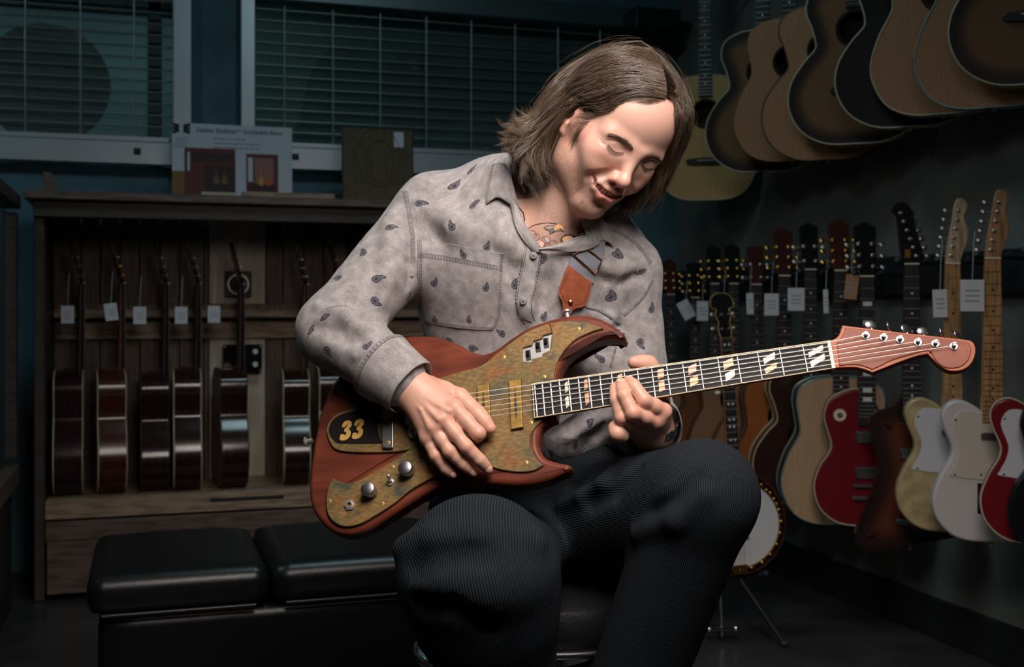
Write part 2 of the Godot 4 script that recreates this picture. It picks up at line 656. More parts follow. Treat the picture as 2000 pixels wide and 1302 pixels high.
func build_shell() -> void:
	slab("floor", Vector3(LEFT_X - 0.2, -0.1, WALL_Z - 1.0), Vector3(WALL_X + 0.2, 0, FRONT_Z + 0.2), M.floor_concrete)
	slab("ceiling", Vector3(LEFT_X - 0.2, ROOF, WALL_Z - 1.0), Vector3(WALL_X + 0.2, ROOF + 0.1, FRONT_Z + 0.2), M.ceiling_tile)
	slab("wall_right", Vector3(WALL_X, 0, WALL_Z - 1.0), Vector3(WALL_X + 0.15, ROOF, FRONT_Z + 0.2), M.wall_tan)
	slab("wall_left", Vector3(LEFT_X - 0.15, 0, WALL_Z - 1.0), Vector3(LEFT_X, ROOF, FRONT_Z + 0.2), M.wall_tan)
	slab("wall_front", Vector3(LEFT_X, 0, FRONT_Z), Vector3(WALL_X, ROOF, FRONT_Z + 0.15), M.wall_tan)
	slab("baseboard_right", Vector3(WALL_X - 0.016, 0, WALL_Z), Vector3(WALL_X, 0.13, FRONT_Z), M.baseboard_black, 0.004)
	# back wall with two openings
	win.sill1 = on_z(300, 326, WALL_Z).y
	win.sill2 = on_z(620, 336, WALL_Z).y
	win.x1 = on_z(338, 200, WALL_Z).x
	win.x2 = on_z(494, 150, WALL_Z).x
	win.x3 = on_z(1292, 150, WALL_Z).x
	win.head2 = on_z(700, 8, WALL_Z).y
	var mb := MB.new()
	var zc := WALL_Z - 0.06
	var head: float = win.head2
	var b := func(xa: float, xb: float, ya: float, yb: float) -> void:
		mb.box(Transform3D(Basis(), Vector3((xa + xb) * 0.5, (ya + yb) * 0.5, zc)), Vector3(xb - xa, yb - ya, 0.12), 0.0)
	b.call(LEFT_X, WALL_X, 0.0, win.sill1)
	b.call(LEFT_X, LEFT_X + 0.5, win.sill1, ROOF)
	b.call(win.x1, win.x2, win.sill1, ROOF)
	b.call(win.x3, WALL_X, win.sill1, ROOF)
	b.call(LEFT_X + 0.5, win.x1, head + 0.2, ROOF)
	b.call(win.x2, win.x3, head, ROOF)
	structure("wall_back", mb, M.wall_blue)
	# display bay behind the openings
	var bay := MB.new()
	bay.box(Transform3D(Basis(), Vector3((LEFT_X + WALL_X) * 0.5, 1.5, WALL_Z - 0.96)), Vector3(WALL_X - LEFT_X, 3.0, 0.06), 0.0)
	structure("wall_bay", bay, mat("bay_paint", srgb(142, 162, 170), 0.8))
	slab("trim_1", Vector3(LEFT_X + 0.5, win.sill1 - 0.04, WALL_Z - 0.93), Vector3(WALL_X, win.sill1, WALL_Z - 0.12), M.plank_wood_red)
	var sheet := mat("bay_sheet_grey", srgb(92, 104, 102), 0.9)
	slab("trim_2", Vector3(win.x2 - 0.02, win.sill1, WALL_Z - 0.90), Vector3(win.x3 + 0.1, 2.7, WALL_Z - 0.86), sheet)

func build_windows() -> void:
	# security grilles in aluminium frames
	var fz := WALL_Z + 0.02
	for w in 2:
		var o := thing("window_%d" % (w + 1), "", "")
		o.remove_meta("label"); o.remove_meta("category")
		o.set_meta("kind", "structure")
		var xa: float = LEFT_X + 0.55 if w == 0 else win.x2
		var xb: float = win.x1 if w == 0 else win.x3
		var ya: float = win.sill1 if w == 0 else win.sill2
		var yb: float = win.head2 + (0.2 if w == 0 else 0.0)
		o.position = Vector3((xa + xb) * 0.5, ya, fz)
		var cx := (xa + xb) * 0.5
		var sill_h: float = on_z(250, 270, WALL_Z).y - on_z(250, 326, WALL_Z).y
		var sill_box := MB.new()
		sill_box.box(Transform3D(Basis(), Vector3(0, sill_h * 0.40, 0.02)), Vector3(xb - xa - 0.01, sill_h * 0.80, 0.06), 0.004)
		sill_box.box(Transform3D(Basis(), Vector3(0, sill_h * 0.90, 0.012)), Vector3(xb - xa - 0.03, sill_h * 0.19, 0.045), 0.003)
		var sl := obj("sill_box", sill_box, M.aluminium, o)
		var lock := MB.new()
		var lx: float = on_z(268, 300, WALL_Z + 0.07).x - cx if w == 0 else on_z(577, 312, WALL_Z + 0.07).x - cx
		lock.box(Transform3D(Basis(), Vector3(lx, sill_h * 0.45, 0.053)), Vector3(0.028, 0.026, 0.008), 0.002)
		obj("lock", lock, M.black_rail, sl)
		var post := MB.new()
		if w == 0:
			post.box(Transform3D(Basis(), Vector3(xb - cx + 0.035, (yb - ya) * 0.5, 0.015)), Vector3(0.075, yb - ya + 0.25, 0.05), 0.004)
		else:
			post.box(Transform3D(Basis(), Vector3(xa - cx - 0.025, (yb - ya) * 0.5, 0.015)), Vector3(0.06, yb - ya + 0.25, 0.05), 0.004)
		obj("frame_post", post, M.aluminium, o)
		var header := MB.new()
		header.box(Transform3D(Basis(), Vector3(0, yb - ya + 0.02, 0.02)), Vector3(xb - xa, 0.09, 0.05), 0.004)
		obj("header_rail", header, mat("header_metal_%d" % w, srgb(96, 112, 114), 0.4, 0.5), o)
		var y0 := sill_h
		var k := 0
		var hor := MB.new()
		hor.tube(PackedVector3Array([Vector3(-(xb - xa) * 0.5, 0, 0), Vector3((xb - xa) * 0.5, 0, 0)]), [0.0042], 6)
		var hm := hor.mesh()
		while y0 + 0.0468 * k < yb - ya:
			put("grille_bar", hm, M.rod_metal, o, Transform3D(Basis(), Vector3(0, y0 + 0.0468 * k, -0.012)))
			k += 1
		var ver := MB.new()
		ver.tube(PackedVector3Array([Vector3(0, sill_h * 0.8, 0), Vector3(0, yb - ya, 0)]), [0.0042], 6)
		var vm := ver.mesh()
		var xx := on_z(42, 200, WALL_Z).x - 0.6 if w == 0 else on_z(555, 150, WALL_Z).x
		while xx < xb:
			if xx > xa:
				put("grille_rod", vm, M.rod_metal, o, Transform3D(Basis(), Vector3(xx - cx, 0, -0.004)))
			xx += 0.205
		var pane := MB.new()
		pane.box(Transform3D(Basis(), Vector3(0, (yb - ya) * 0.5, -0.10)), Vector3(xb - xa, yb - ya, 0.006), 0.0)
		obj("pane", pane, M.pane_glass, o)
		# dark uprights of the sash behind the grille
		if w == 0:
			var sash := MB.new()
			sash.box(Transform3D(Basis(), Vector3(on_z(302, 200, WALL_Z - 0.1).x - cx, (yb - ya) * 0.5, -0.09)), Vector3(0.055, yb - ya, 0.04), 0.003)
			obj("sash_post", sash, mat("sash_green", srgb(48, 62, 62), 0.5), o)
			var sash2 := MB.new()
			sash2.box(Transform3D(Basis(), Vector3(on_z(150, 10, WALL_Z - 0.1).x - cx, on_z(150, 10, WALL_Z - 0.1).y - ya, -0.09)), Vector3(1.3, 0.06, 0.04), 0.003)
			obj("sash_rail", sash2, M.sash_green, o)
	# round timber panel in the first bay, guitar-shaped panel in the second (the backs of window displays)
	var timber := grained("rough_timber", T.grain, Vector3(1.2, 9, 1.2), 0.8, srgb(78, 58, 48))
	var zc := WALL_Z - 0.55
	var c1 := on_z(92, 165, zc)
	var r1 := on_z(216, 165, zc).x - c1.x
	var d := thing("round_display_board", "round dark timber board behind the grille of the left window", "display board", at(Vector3(c1.x, win.sill1, zc)))
	var nb := 9
	var rng := RandomNumberGenerator.new()
	rng.seed = 5
	for i in nb:
		var ya := -r1 + 2.0 * r1 * i / nb
		var yb := ya + 2.0 * r1 / nb - 0.004
		var poly := PackedVector2Array()
		var seg := 6
		for s in seg + 1:
			var y := lerpf(ya, yb, float(s) / seg)
			poly.append(Vector2(sqrt(maxf(0.0, r1 * r1 - y * y)), y))
		for s in seg + 1:
			var y := lerpf(yb, ya, float(s) / seg)
			poly.append(Vector2(-sqrt(maxf(0.0, r1 * r1 - y * y)) - 0.001, y))
		var pl := MB.new()
		pl.plate(Transform3D(Basis(Vector3.BACK, -0.12), Vector3(0, c1.y - win.sill1, rng.randf() * 0.004)), poly, 0.0, 0.03, 0.003)
		obj("plank", pl, timber, d)
	var st := MB.new()
	st.box(Transform3D(Basis(), Vector3(0, (c1.y - win.sill1 - r1 * 0.8) * 0.5, -0.02)), Vector3(0.3, absf(c1.y - win.sill1 - r1 * 0.8) + 0.12, 0.03), 0.003)
	obj("stand", st, timber, d)
	var zg := WALL_Z - 0.6
	var pts := [[575, 290], [590, 210], [610, 130], [650, 98], [700, 105], [740, 135], [765, 118], [800, 102], [835, 112], [845, 148], [880, 152], [1000, 120], [1225, 60], [1225, 102], [1010, 165], [905, 180], [850, 215], [828, 205], [845, 240], [790, 265], [700, 290], [640, 300]]
	var poly := PackedVector2Array()
	var base := on_z(680, 300, zg)
	for q in pts:
		var w3 := on_z(q[0], q[1], zg)
		poly.append(Vector2(w3.x - base.x, w3.y - win.sill1))
	var g := thing("guitar_display_board", "dark guitar-shaped board behind the grille of the wide window", "display board", at(Vector3(base.x, win.sill1, zg)))
	var gp := MB.new()
	gp.plate(Transform3D(), smooth_poly(poly, 4), 0.0, 0.04, 0.004)
	obj("board", gp, grained("dark_timber", T.grain, Vector3(1.2, 9, 1.2), 0.85, srgb(44, 44, 46)), g)
	var disc := MB.new()
	var dp := on_z(810, 125, zg + 0.05)
	disc.lathe(Transform3D(Basis(Vector3.RIGHT, PI / 2), Vector3(dp.x - base.x, dp.y - win.sill1, 0.036)), PackedVector2Array([Vector2(0, 0.012), Vector2(0.022, 0.012), Vector2(0.024, 0.0)]), 18)
	obj("control_disc", disc, M.galvanised, g)
	var leg := MB.new()
	leg.box(Transform3D(Basis(), Vector3(0, 0.03, -0.02)), Vector3(0.3, 0.1, 0.03), 0.002)
	obj("stand", leg, M.dark_timber, g)

func smooth_poly(p: PackedVector2Array, sub: int) -> PackedVector2Array:
	var out := PackedVector2Array()
	var m := p.size()
	for i in m:
		for s in sub:
			out.append(p[i].cubic_interpolate(p[(i + 1) % m], p[(i - 1 + m) % m], p[(i + 2) % m], float(s) / sub))
	return out

# a closed outline where corners marked sharp are kept
func smooth_marked(p: Array, sub: int) -> PackedVector2Array:
	var out := PackedVector2Array()
	var m := p.size()
	for i in m:
		var a := Vector2(p[i][0], p[i][1])
		var b := Vector2(p[(i + 1) % m][0], p[(i + 1) % m][1])
		var pa := Vector2(p[(i - 1 + m) % m][0], p[(i - 1 + m) % m][1])
		var pb := Vector2(p[(i + 2) % m][0], p[(i + 2) % m][1])
		if p[i].size() > 2:
			pa = a + (a - b) * 0.3
		if p[(i + 1) % m].size() > 2:
			pb = b + (b - a) * 0.3
		for s in sub:
			out.append(a.cubic_interpolate(b, pa, pb, float(s) / sub))
	return out

# ---------------------------------------------------------------- cabinet on the back wall
const CAB_F := -4.42      # cabinet front
const CAB_B := -4.86      # cabinet back

func build_cabinet() -> void:
	var xl := on_z(66, 700, CAB_F).x
	var xr := on_z(1130, 700, CAB_F).x
	var top := on_z(400, 383, CAB_F).y
	var o := thing("display_cabinet", "long dark wood display cabinet holding a row of upright acoustic guitars", "cabinet", at(Vector3((xl + xr) * 0.5, 0, CAB_F)))
	var cx := (xl + xr) * 0.5
	var w := xr - xl
	var deep := CAB_F - CAB_B
	var fy := func(py: float) -> float: return on_z(350, py, CAB_F).y
	var by := func(py: float) -> float: return on_z(350, py, CAB_B).y
	var tb := MB.new()
	tb.box(Transform3D(Basis(), Vector3(0, top - 0.016, -deep * 0.5 + 0.03)), Vector3(w + 0.06, 0.032, deep + 0.06), 0.005)
	obj("top_board", tb, M.cabinet_wood, o)
	var fas := MB.new()
	fas.box(Transform3D(Basis(), Vector3(0, top - 0.062, 0.01)), Vector3(w, 0.06, 0.03), 0.004)
	obj("fascia", fas, grained("fascia_wood", T.grain, Vector3(0.9, 7, 7), 0.5, srgb(70, 60, 54)), o)
	for s in [-1.0, 1.0]:
		var sp := MB.new()
		sp.box(Transform3D(Basis(), Vector3(s * (w * 0.5 - 0.018), (top - 0.03) * 0.5, -deep * 0.5)), Vector3(0.036, top - 0.034, deep), 0.003)
		obj("side_panel", sp, M.fascia_wood, o)
	# floor of the bay and the boxed base
	var fl: float = fy.call(968)
	var bb := MB.new()
	bb.box(Transform3D(Basis(), Vector3(0, fl - 0.012, -deep * 0.5 - 0.02)), Vector3(w - 0.075, 0.024, deep - 0.05), 0.002)
	obj("bay_floor", bb, M.pine, o)
	var lip := MB.new()
	lip.box(Transform3D(Basis(), Vector3(0, fl - 0.03, 0.0)), Vector3(w - 0.075, 0.065, 0.025), 0.003)
	var lp := obj("front_lip", lip, M.pine, o)
	var slot := MB.new()
	var sx: float = on_z(482, 975, CAB_F).x - cx
	slot.box(Transform3D(Basis(), Vector3(sx, fl - 0.02, 0.0125)), Vector3(0.27, 0.014, 0.002), 0.0)
	obj("slot", slot, M.black_rail, lp)
	var rl := MB.new()
	rl.box(Transform3D(Basis(), Vector3(0, fl - 0.105, 0.004)), Vector3(w - 0.075, 0.07, 0.022), 0.003)
	obj("base_rail", rl, M.cabinet_wood, o)
	var nd := 4
	for i in nd:
		var dw := (w - 0.08) / nd
		var dr := MB.new()
		dr.box(Transform3D(Basis(), Vector3(-w * 0.5 + 0.04 + dw * (i + 0.5), 0.02 + (fl - 0.15) * 0.5, 0.0)), Vector3(dw - 0.006, fl - 0.16, 0.022), 0.003)
		obj("base_door", dr, M.cabinet_wood, o)
	# plank back: boards of three tones, the pale panel in the middle left out
	var x := -w * 0.5 + 0.036
	var k := 0
	var rng := RandomNumberGenerator.new()
	rng.seed = 12
	var pxa: float = on_z(407, 700, CAB_B).x - cx
	var pxb: float = on_z(518, 700, CAB_B).x - cx
	var tones := [M.plank_wood, M.plank_wood_red, M.plank_wood, M.plank_wood_pale]
	var bh := top - 0.04 - fl
	while x < w * 0.5 - 0.04:
		var pw := rng.randf_range(0.07, 0.105)
		if x < pxa and x + pw > pxa:
			pw = pxa - x
		if x >= pxa - 0.001 and x < pxb - 0.001:
			x = pxb
			continue
		pw = minf(pw, w * 0.5 - 0.036 - x)
		var pl := MB.new()
		pl.box(Transform3D(Basis(), Vector3(x + pw * 0.5, fl + bh * 0.5, -deep + 0.008 + rng.randf() * 0.003)), Vector3(pw - 0.003, bh, 0.014), 0.002)
		obj("plank", pl, tones[rng.randi() % 4], o)
		x += pw
		k += 1
	var pn := MB.new()
	pn.box(Transform3D(Basis(), Vector3((pxa + pxb) * 0.5, fl + bh * 0.5, -deep + 0.014)), Vector3(pxb - pxa - 0.004, bh, 0.018), 0.003)
	obj("pale_panel", pn, M.panel_maple, o)
	# neck rail and the board below it
	var ry: float = by.call(612)
	var rail := MB.new()
	rail.box(Transform3D(Basis(), Vector3(0, ry, -deep + 0.10)), Vector3(w - 0.08, 0.036, 0.03), 0.006)
	obj("neck_rail", rail, M.pine, o)
	var rb := MB.new()
	rb.box(Transform3D(Basis(), Vector3(0, by.call(600), -deep + 0.04)), Vector3(w - 0.08, 0.03, 0.05), 0.003)
	obj("rail_backing", rb, M.plank_wood_pale, o)
	var lb := MB.new()
	lb.box(Transform3D(Basis(), Vector3(0, by.call(643), -deep + 0.03)), Vector3(w - 0.08, 0.075, 0.022), 0.003)
	obj("lower_board", lb, M.pine, o)
	# small round vent and the control box on the pale panel
	var vp := on_z(465, 555, CAB_B + 0.03)
	var fan := thing("round_vent", "square black vent with a round chrome ring on the pale panel", "vent", at(vp))
	obj("plate", box_mb(Vector3(0.108, 0.108, 0.014), 0.003), M.black_rail, fan)
	var ring := MB.new()
	ring.lathe(Transform3D(Basis(Vector3.RIGHT, PI / 2), Vector3(0, 0, 0.008)), PackedVector2Array([Vector2(0.036, 0), Vector2(0.038, 0.004), Vector2(0.042, 0.004), Vector2(0.044, 0)]), 28)
	obj("ring", ring, M.satin_steel, fan)
	for i in 4:
		var bl := MB.new()
		bl.box(Transform3D(Basis(Vector3.BACK, PI * i / 4.0), Vector3(0, 0, 0.009)), Vector3(0.07, 0.006, 0.003), 0.001)
		obj("fin", bl, M.black_rubber, fan)
	var cp := on_z(473, 699, CAB_B + 0.05)
	var con := thing("humidity_control_box", "black control box with two white dials on the cabinet's pale panel", "control box", at(cp))
	obj("case", box_mb(Vector3(0.155, 0.112, 0.05), 0.004), M.black_gloss, con)
	for s in [-1.0, 1.0]:
		var dl := MB.new()
		dl.lathe(Transform3D(Basis(Vector3.RIGHT, PI / 2), Vector3(0.05, s * 0.026, 0.025)), PackedVector2Array([Vector2(0, 0.012), Vector2(0.009, 0.012), Vector2(0.011, 0.009), Vector2(0.012, 0.0)]), 18)
		obj("dial", dl, M.pearl, con)
	for s in [[-0.07, 0.048], [0.07, 0.048], [-0.07, -0.048], [0.07, -0.048], [-0.005, 0.045]]:
		var sc := MB.new()
		sc.lathe(Transform3D(Basis(Vector3.RIGHT, PI / 2), Vector3(s[0], s[1], 0.025)), PackedVector2Array([Vector2(0, 0.003), Vector2(0.003, 0.003), Vector2(0.004, 0.0)]), 10)
		obj("screw", sc, M.satin_steel, con)

func build_left_case() -> void:
	# a second glazed case along the left: frame, pane, dark base
	var x := on_z(62, 700, CAB_F).x - 0.06
	var z0 := CAB_F + 0.06
	var z1 := -2.6
	var zc := (z0 + z1) * 0.5
	var l := z1 - z0
	var top := on_z(60, 398, CAB_F).y
	var mid := on_z(60, 908, CAB_F).y
	var o := thing("glass_side_case", "dark wood case with a tall glass front beside the long cabinet", "display case", at(Vector3(x, 0, zc)))
	var tr := MB.new()
	tr.box(Transform3D(Basis(), Vector3(-0.22, top, 0)), Vector3(0.5, 0.05, l), 0.005)
	obj("top_board", tr, M.fascia_wood, o)
	var br := MB.new()
	br.box(Transform3D(Basis(), Vector3(0, mid - 0.02, 0)), Vector3(0.05, 0.07, l), 0.004)
	obj("bottom_rail", br, M.cabinet_wood, o)
	for s in [-1.0, 1.0]:
		var p := MB.new()
		p.box(Transform3D(Basis(), Vector3(0, (mid + top) * 0.5 + 0.0, s * (l * 0.5 - 0.03))), Vector3(0.045, top - mid - 0.08, 0.05), 0.004)
		obj("door_post", p, M.fascia_wood, o)
	var g := MB.new()
	g.box(Transform3D(Basis(), Vector3(0, (mid + top) * 0.5, 0)), Vector3(0.006, top - mid - 0.09, l - 0.11), 0.0)
	obj("pane", g, M.pane_glass, o)
	var base := MB.new()
	base.box(Transform3D(Basis(), Vector3(-0.22, (mid - 0.06) * 0.5, 0)), Vector3(0.44, mid - 0.06, l), 0.004)
	obj("base", base, mat("case_base_black", srgb(34, 36, 38), 0.5), o)
	var back := MB.new()
	back.box(Transform3D(Basis(), Vector3(-0.45, (mid + top) * 0.5, 0)), Vector3(0.02, top - mid, l), 0.0)
	obj("back_panel", back, M.plank_wood, o)
	var rail := MB.new()
	rail.box(Transform3D(Basis(), Vector3(-0.40, on_z(60, 612, CAB_F).y, 0)), Vector3(0.06, 0.05, l - 0.1), 0.004)
	obj("neck_rail", rail, M.pine, o)

func build_bench() -> void:
	# black leather storage bench behind the stool, two-part lid
	var top := 0.46
	var zf := on_y(300, 1178, top - 0.09).z
	var xa := on_z(166, 1100, zf).x
	var xb := on_z(930, 1100, zf).x
	var w := xb - xa
	var d := 0.56
	var o := thing("leather_storage_bench", "black leather storage bench with a padded two-part lid", "bench", at(Vector3((xa + xb) * 0.5, 0, zf - d * 0.5)))
	var b := MB.new()
	cushion(b, Vector3(0, 0.175, 0), Vector3(w - 0.05, 0.33, d - 0.05), 0.03, 0.004)
	obj("body", b, M.black_leather, o)
	for s in [-1.0, 1.0]:
		for t in [-1.0, 1.0]:
			var f := MB.new()
			f.lathe(Transform3D(Basis(), Vector3(s * (w * 0.5 - 0.08), 0, t * (d * 0.5 - 0.08))), PackedVector2Array([Vector2(0, 0), Vector2(0.022, 0), Vector2(0.026, 0.02), Vector2(0, 0.02)]), 12)
			obj("foot", f, M.black_rail, o)
	var split: float = on_z(530, 1100, zf).x - (xa + xb) * 0.5
	var ends := [-w * 0.5, split, w * 0.5]
	for i in 2:
		var c := MB.new()
		var cw: float = ends[i + 1] - ends[i]
		cushion(c, Vector3((ends[i] + ends[i + 1]) * 0.5, 0.390, 0), Vector3(cw - 0.002, 0.095, d), 0.036, 0.014)
		var cu := obj("lid_cushion", c, M.black_leather, o)
		var pip := MB.new()
		var hx := cw * 0.5 - 0.035
		var cxx: float = (ends[i] + ends[i + 1]) * 0.5
		pip.tube(PackedVector3Array([Vector3(cxx - hx, 0.347, d * 0.5 - 0.006), Vector3(cxx + hx, 0.347, d * 0.5 - 0.006)]), [0.006], 8)
		obj("piping", pip, M.black_leather, cu)

# soft rounded box: superellipse-like rounding with radius r, top bulged by puff
func cushion(mb: MB, p: Vector3, size: Vector3, r: float, puff: float) -> void:
	var h := size * 0.5
	var n := 10
	for f in 6:
		var ax := f / 2
		var s := 1.0 if f % 2 == 0 else -1.0
		var i1 := (ax + 1) % 3
		var i2 := (ax + 2) % 3
		var b := mb.v.size()
		for i in n + 1:
			for j in n + 1:
				var q := Vector3.ZERO
				q[ax] = h[ax] * s
				# denser near the edges
				var ti := -cos(PI * i / n)
				var tj := -cos(PI * j / n)
				q[i1] = ti * h[i1]
				q[i2] = tj * h[i2]
				var core := Vector3(clampf(q.x, -h.x + r, h.x - r), clampf(q.y, -h.y + r, h.y - r), clampf(q.z, -h.z + r, h.z - r))
				var nn := (q - core).normalized()
				var pos := core + nn * r
				var bul := (1.0 - pow(pos.x / h.x, 2.0)) * (1.0 - pow(pos.z / h.z, 2.0))
				if pos.y > 0.0:
					pos.y += puff * maxf(0.0, bul)
				mb.vert(p + pos, nn, Vector2(ti, tj))
		for i in n:
			for j in n:
				mb.quad(b + i * (n + 1) + j, b + i * (n + 1) + j + 1, b + (i + 1) * (n + 1) + j + 1, b + (i + 1) * (n + 1) + j)

func build_shelf_things() -> void:
	var top := on_z(400, 383, CAB_F).y
	var pz := -4.62
	# sign board leaning on the wall
	var a := on_z(336, 242, pz)
	var c := on_z(571, 252, pz)
	var w := c.x - a.x
	var h := a.y - top + 0.006
	var lean := Basis(Vector3.RIGHT, -0.06)
	var o := thing("advert_board", "white foam board advertising wooden guitar cabinets, leaning on the cabinet top", "sign", Transform3D(lean, Vector3((a.x + c.x) * 0.5, top + 0.003, pz)))
	obj("board", box_mb(Vector3(w, h, 0.006), 0.001, Vector3(0, h * 0.5, 0)), mat("foam_board", srgb(196, 198, 208), 0.85), o)
	var ink := mat("print_ink", srgb(74, 80, 92), 0.9)
	var font := SystemFont.new()
	font.font_names = PackedStringArray(["Droid Serif"])
	font.font_weight = 700
	var words := TextMesh.new()
	words.text = "Guitar Habitat™ Available Here"
	words.font = font
	words.font_size = 32
	words.pixel_size = 0.001
	words.depth = 0.001
	var ww := words.get_aabb().size.x
	if ww <= 0.01:
		ww = 0.5
	var sc := w * 0.72 / ww
	put("headline", words, ink, o, Transform3D(Basis().scaled(Vector3(sc, sc, 1)), Vector3(w * 0.06, h * 0.915, 0.0036)))
	# three lines too small to read: grey strokes
	var lines := MB.new()
	var rng := RandomNumberGenerator.new()
	rng.seed = 3
	for r in 3:
		var x := -w * 0.16
		var end: float = x + w * [0.27, 0.38, 0.37][r]
		while x < end:
			var l := rng.randf_range(0.008, 0.024)
			lines.box(Transform3D(Basis(), Vector3(x + l * 0.5, h * (0.81 - 0.058 * r), 0.0033)), Vector3(l, 0.006, 0.0006), 0.0)
			x += l + 0.005
	for r in 5:
		lines.box(Transform3D(Basis(), Vector3(-w * 0.425, h * (0.80 - 0.03 * r), 0.0033)), Vector3(w * 0.11, 0.003, 0.0006), 0.0)
	var sp := obj("small_print", lines, mat("print_grey", srgb(140, 144, 156), 0.9), o)
	sp.set_meta("kind", "stuff")
	var emblem := MB.new()
	for s in [-1.0, 1.0]:
		for r in 3:
			emblem.box(Transform3D(Basis(Vector3.BACK, s * (0.3 - 0.3 * r)), Vector3(-w * 0.425 + s * w * 0.045, h * (0.97 - 0.042 * r), 0.0033)), Vector3(0.026, 0.012, 0.0006), 0.0)
	obj("emblem", emblem, mat("print_black", srgb(40, 44, 50), 0.9), o)
	# two printed photographs of wooden guitar cabinets
	var pm := mat("print_maroon", srgb(104, 48, 46), 0.7)
	var pd := mat("print_dark_brown", srgb(62, 40, 40), 0.7)
	var pt := mat("print_tan", srgb(128, 92, 52), 0.7)
	var pr := mat("print_rose", srgb(150, 100, 98), 0.7)
	var prt := func(called: String, x0: float, x1: float, y0: float, y1: float, m: Material, zz: float) -> MeshInstance3D:
		var q := MB.new()
		q.box(Transform3D(Basis(), Vector3((x0 + x1 - 1.0) * 0.5 * w, (y0 + y1) * 0.5 * h, 0.0033 + zz)), Vector3((x1 - x0) * w, (y1 - y0) * h, 0.0006), 0.0)
		return obj(called, q, m, o)
	prt.call("printed_floor", 0.0, 0.27, 0.03, 0.37, pt, 0.0)
	prt.call("printed_cabinet", 0.10, 0.52, 0.06, 0.68, pm, 0.0004)
	prt.call("printed_cabinet_door", 0.125, 0.145, 0.38, 0.62, M.foam_board, 0.0008)
	prt.call("printed_cabinet_inside", 0.26, 0.51, 0.10, 0.46, pd, 0.0008)
	prt.call("printed_cabinet_inside", 0.155, 0.50, 0.50, 0.62, pd, 0.0008)
	prt.call("printed_cabinet", 0.61, 0.88, 0.04, 0.63, pm, 0.0004)
	prt.call("printed_cabinet_inside", 0.68, 0.84, 0.24, 0.58, pr, 0.0008)
	prt.call("printed_cabinet_door", 0.625, 0.665, 0.26, 0.58, M.foam_board, 0.0008)
	prt.call("printed_cabinet_inside", 0.63, 0.85, 0.08, 0.22, pd, 0.0008)
	for g in [[0.735, srgb(196, 150, 70)], [0.80, srgb(190, 96, 50)], [0.36, srgb(120, 96, 72)], [0.43, srgb(128, 92, 62)]]:
		var gm := MB.new()
		var gx: float = (float(g[0]) - 0.5) * w
		gm.lathe(Transform3D(Basis(Vector3.RIGHT, PI / 2), Vector3(gx, h * 0.25, 0.0042)), PackedVector2Array([Vector2(0, 0.0006), Vector2(0.012, 0.0006), Vector2(0.012, 0)]), 14)
		gm.lathe(Transform3D(Basis(Vector3.RIGHT, PI / 2), Vector3(gx, h * 0.25 + 0.016, 0.0042)), PackedVector2Array([Vector2(0, 0.0006), Vector2(0.009, 0.0006), Vector2(0.009, 0)]), 14)
		gm.box(Transform3D(Basis(), Vector3(gx, h * 0.25 + 0.034, 0.0045)), Vector3(0.003, 0.03, 0.0006), 0.0)
		var gmat := mat("print_guitar_%d" % int(float(g[0]) * 1000), g[1], 0.7)
		obj("printed_guitar", gm, gmat, o)
	# small blocks in front of the board
	var bp := on_z(427, 384, -4.52)
	var blk := obj("wood_block", box_mb(Vector3(0.13, 0.024, 0.04), 0.002, Vector3(0, 0.012, 0)), mat("pale_block", srgb(186, 170, 150), 0.7))
	blk.transform = at(Vector3(bp.x, top + 0.0005, -4.52))
	tag(blk, "short pale wood block lying before the white advert board", "wood block")
	var pp := on_z(563, 384, -4.50)
	var plk := obj("wood_plank", box_mb(Vector3(0.35, 0.027, 0.06), 0.002, Vector3(0, 0.0135, 0)), M.pine)
	plk.transform = at(Vector3(pp.x, top + 0.0005, -4.50))
	tag(plk, "flat pine offcut lying at the cabinet top's edge beside the advert board", "plank")
	# embossed brown case board with a price ticket
	var ba := on_z(669, 250, -4.60)
	var bc := on_z(808, 250, -4.60)
	var bw := bc.x - ba.x
	var bh := ba.y - top + 0.004
	var cb := thing("embossed_board", "olive brown embossed board with a white price ticket on the cabinet top", "board", Transform3D(Basis(Vector3.RIGHT, -0.08), Vector3((ba.x + bc.x) * 0.5, top + 0.003, -4.60)))
	obj("board", box_mb(Vector3(bw, bh, 0.03), 0.006, Vector3(0, bh * 0.5, 0)), grained("olive_board", T.mottle, Vector3(8, 8, 8), 0.7, srgb(98, 82, 58)), cb)
	for e in [[-0.24, 0.52, 0.05, 0.09], [0.02, 0.56, 0.07, 0.11], [0.24, 0.5, 0.05, 0.09], [0.0, 0.62, 0.115, 0.15]]:
		var em := MB.new()
		var pth := PackedVector3Array()
		for k in 25:
			var an := TAU * k / 24.0
			pth.append(Vector3(float(e[0]) * bw + cos(an) * float(e[2]) * 0.8, float(e[1]) * bh + sin(an) * float(e[3]) * 0.8, 0.0155))
		em.tube(pth, [0.002], 6, false)
		obj("embossed_ring", em, M.olive_board, cb)
	obj("price_ticket", box_mb(Vector3(0.04, 0.062, 0.001), 0.0, Vector3(bw * 0.29, bh * 0.86, 0.0162)), M.white_card, cb)
	# small wedge at the left end of the cabinet top
	var wp := on_z(50, 372, -4.5)
	var wd := MB.new()
	wd.plate(Transform3D(Basis(), Vector3(0, 0, -0.02)), PackedVector2Array([Vector2(-0.01, 0), Vector2(0.05, 0), Vector2(0.015, 0.075), Vector2(-0.01, 0.08)]), 0.0, 0.03, 0.002)
	var wdo := obj("wood_wedge", wd, M.cabinet_wood)
	wdo.transform = at(Vector3(wp.x + 0.07, top + 0.0005, -4.5))
	tag(wdo, "small upright wooden wedge at the left end of the cabinet top", "wood block")

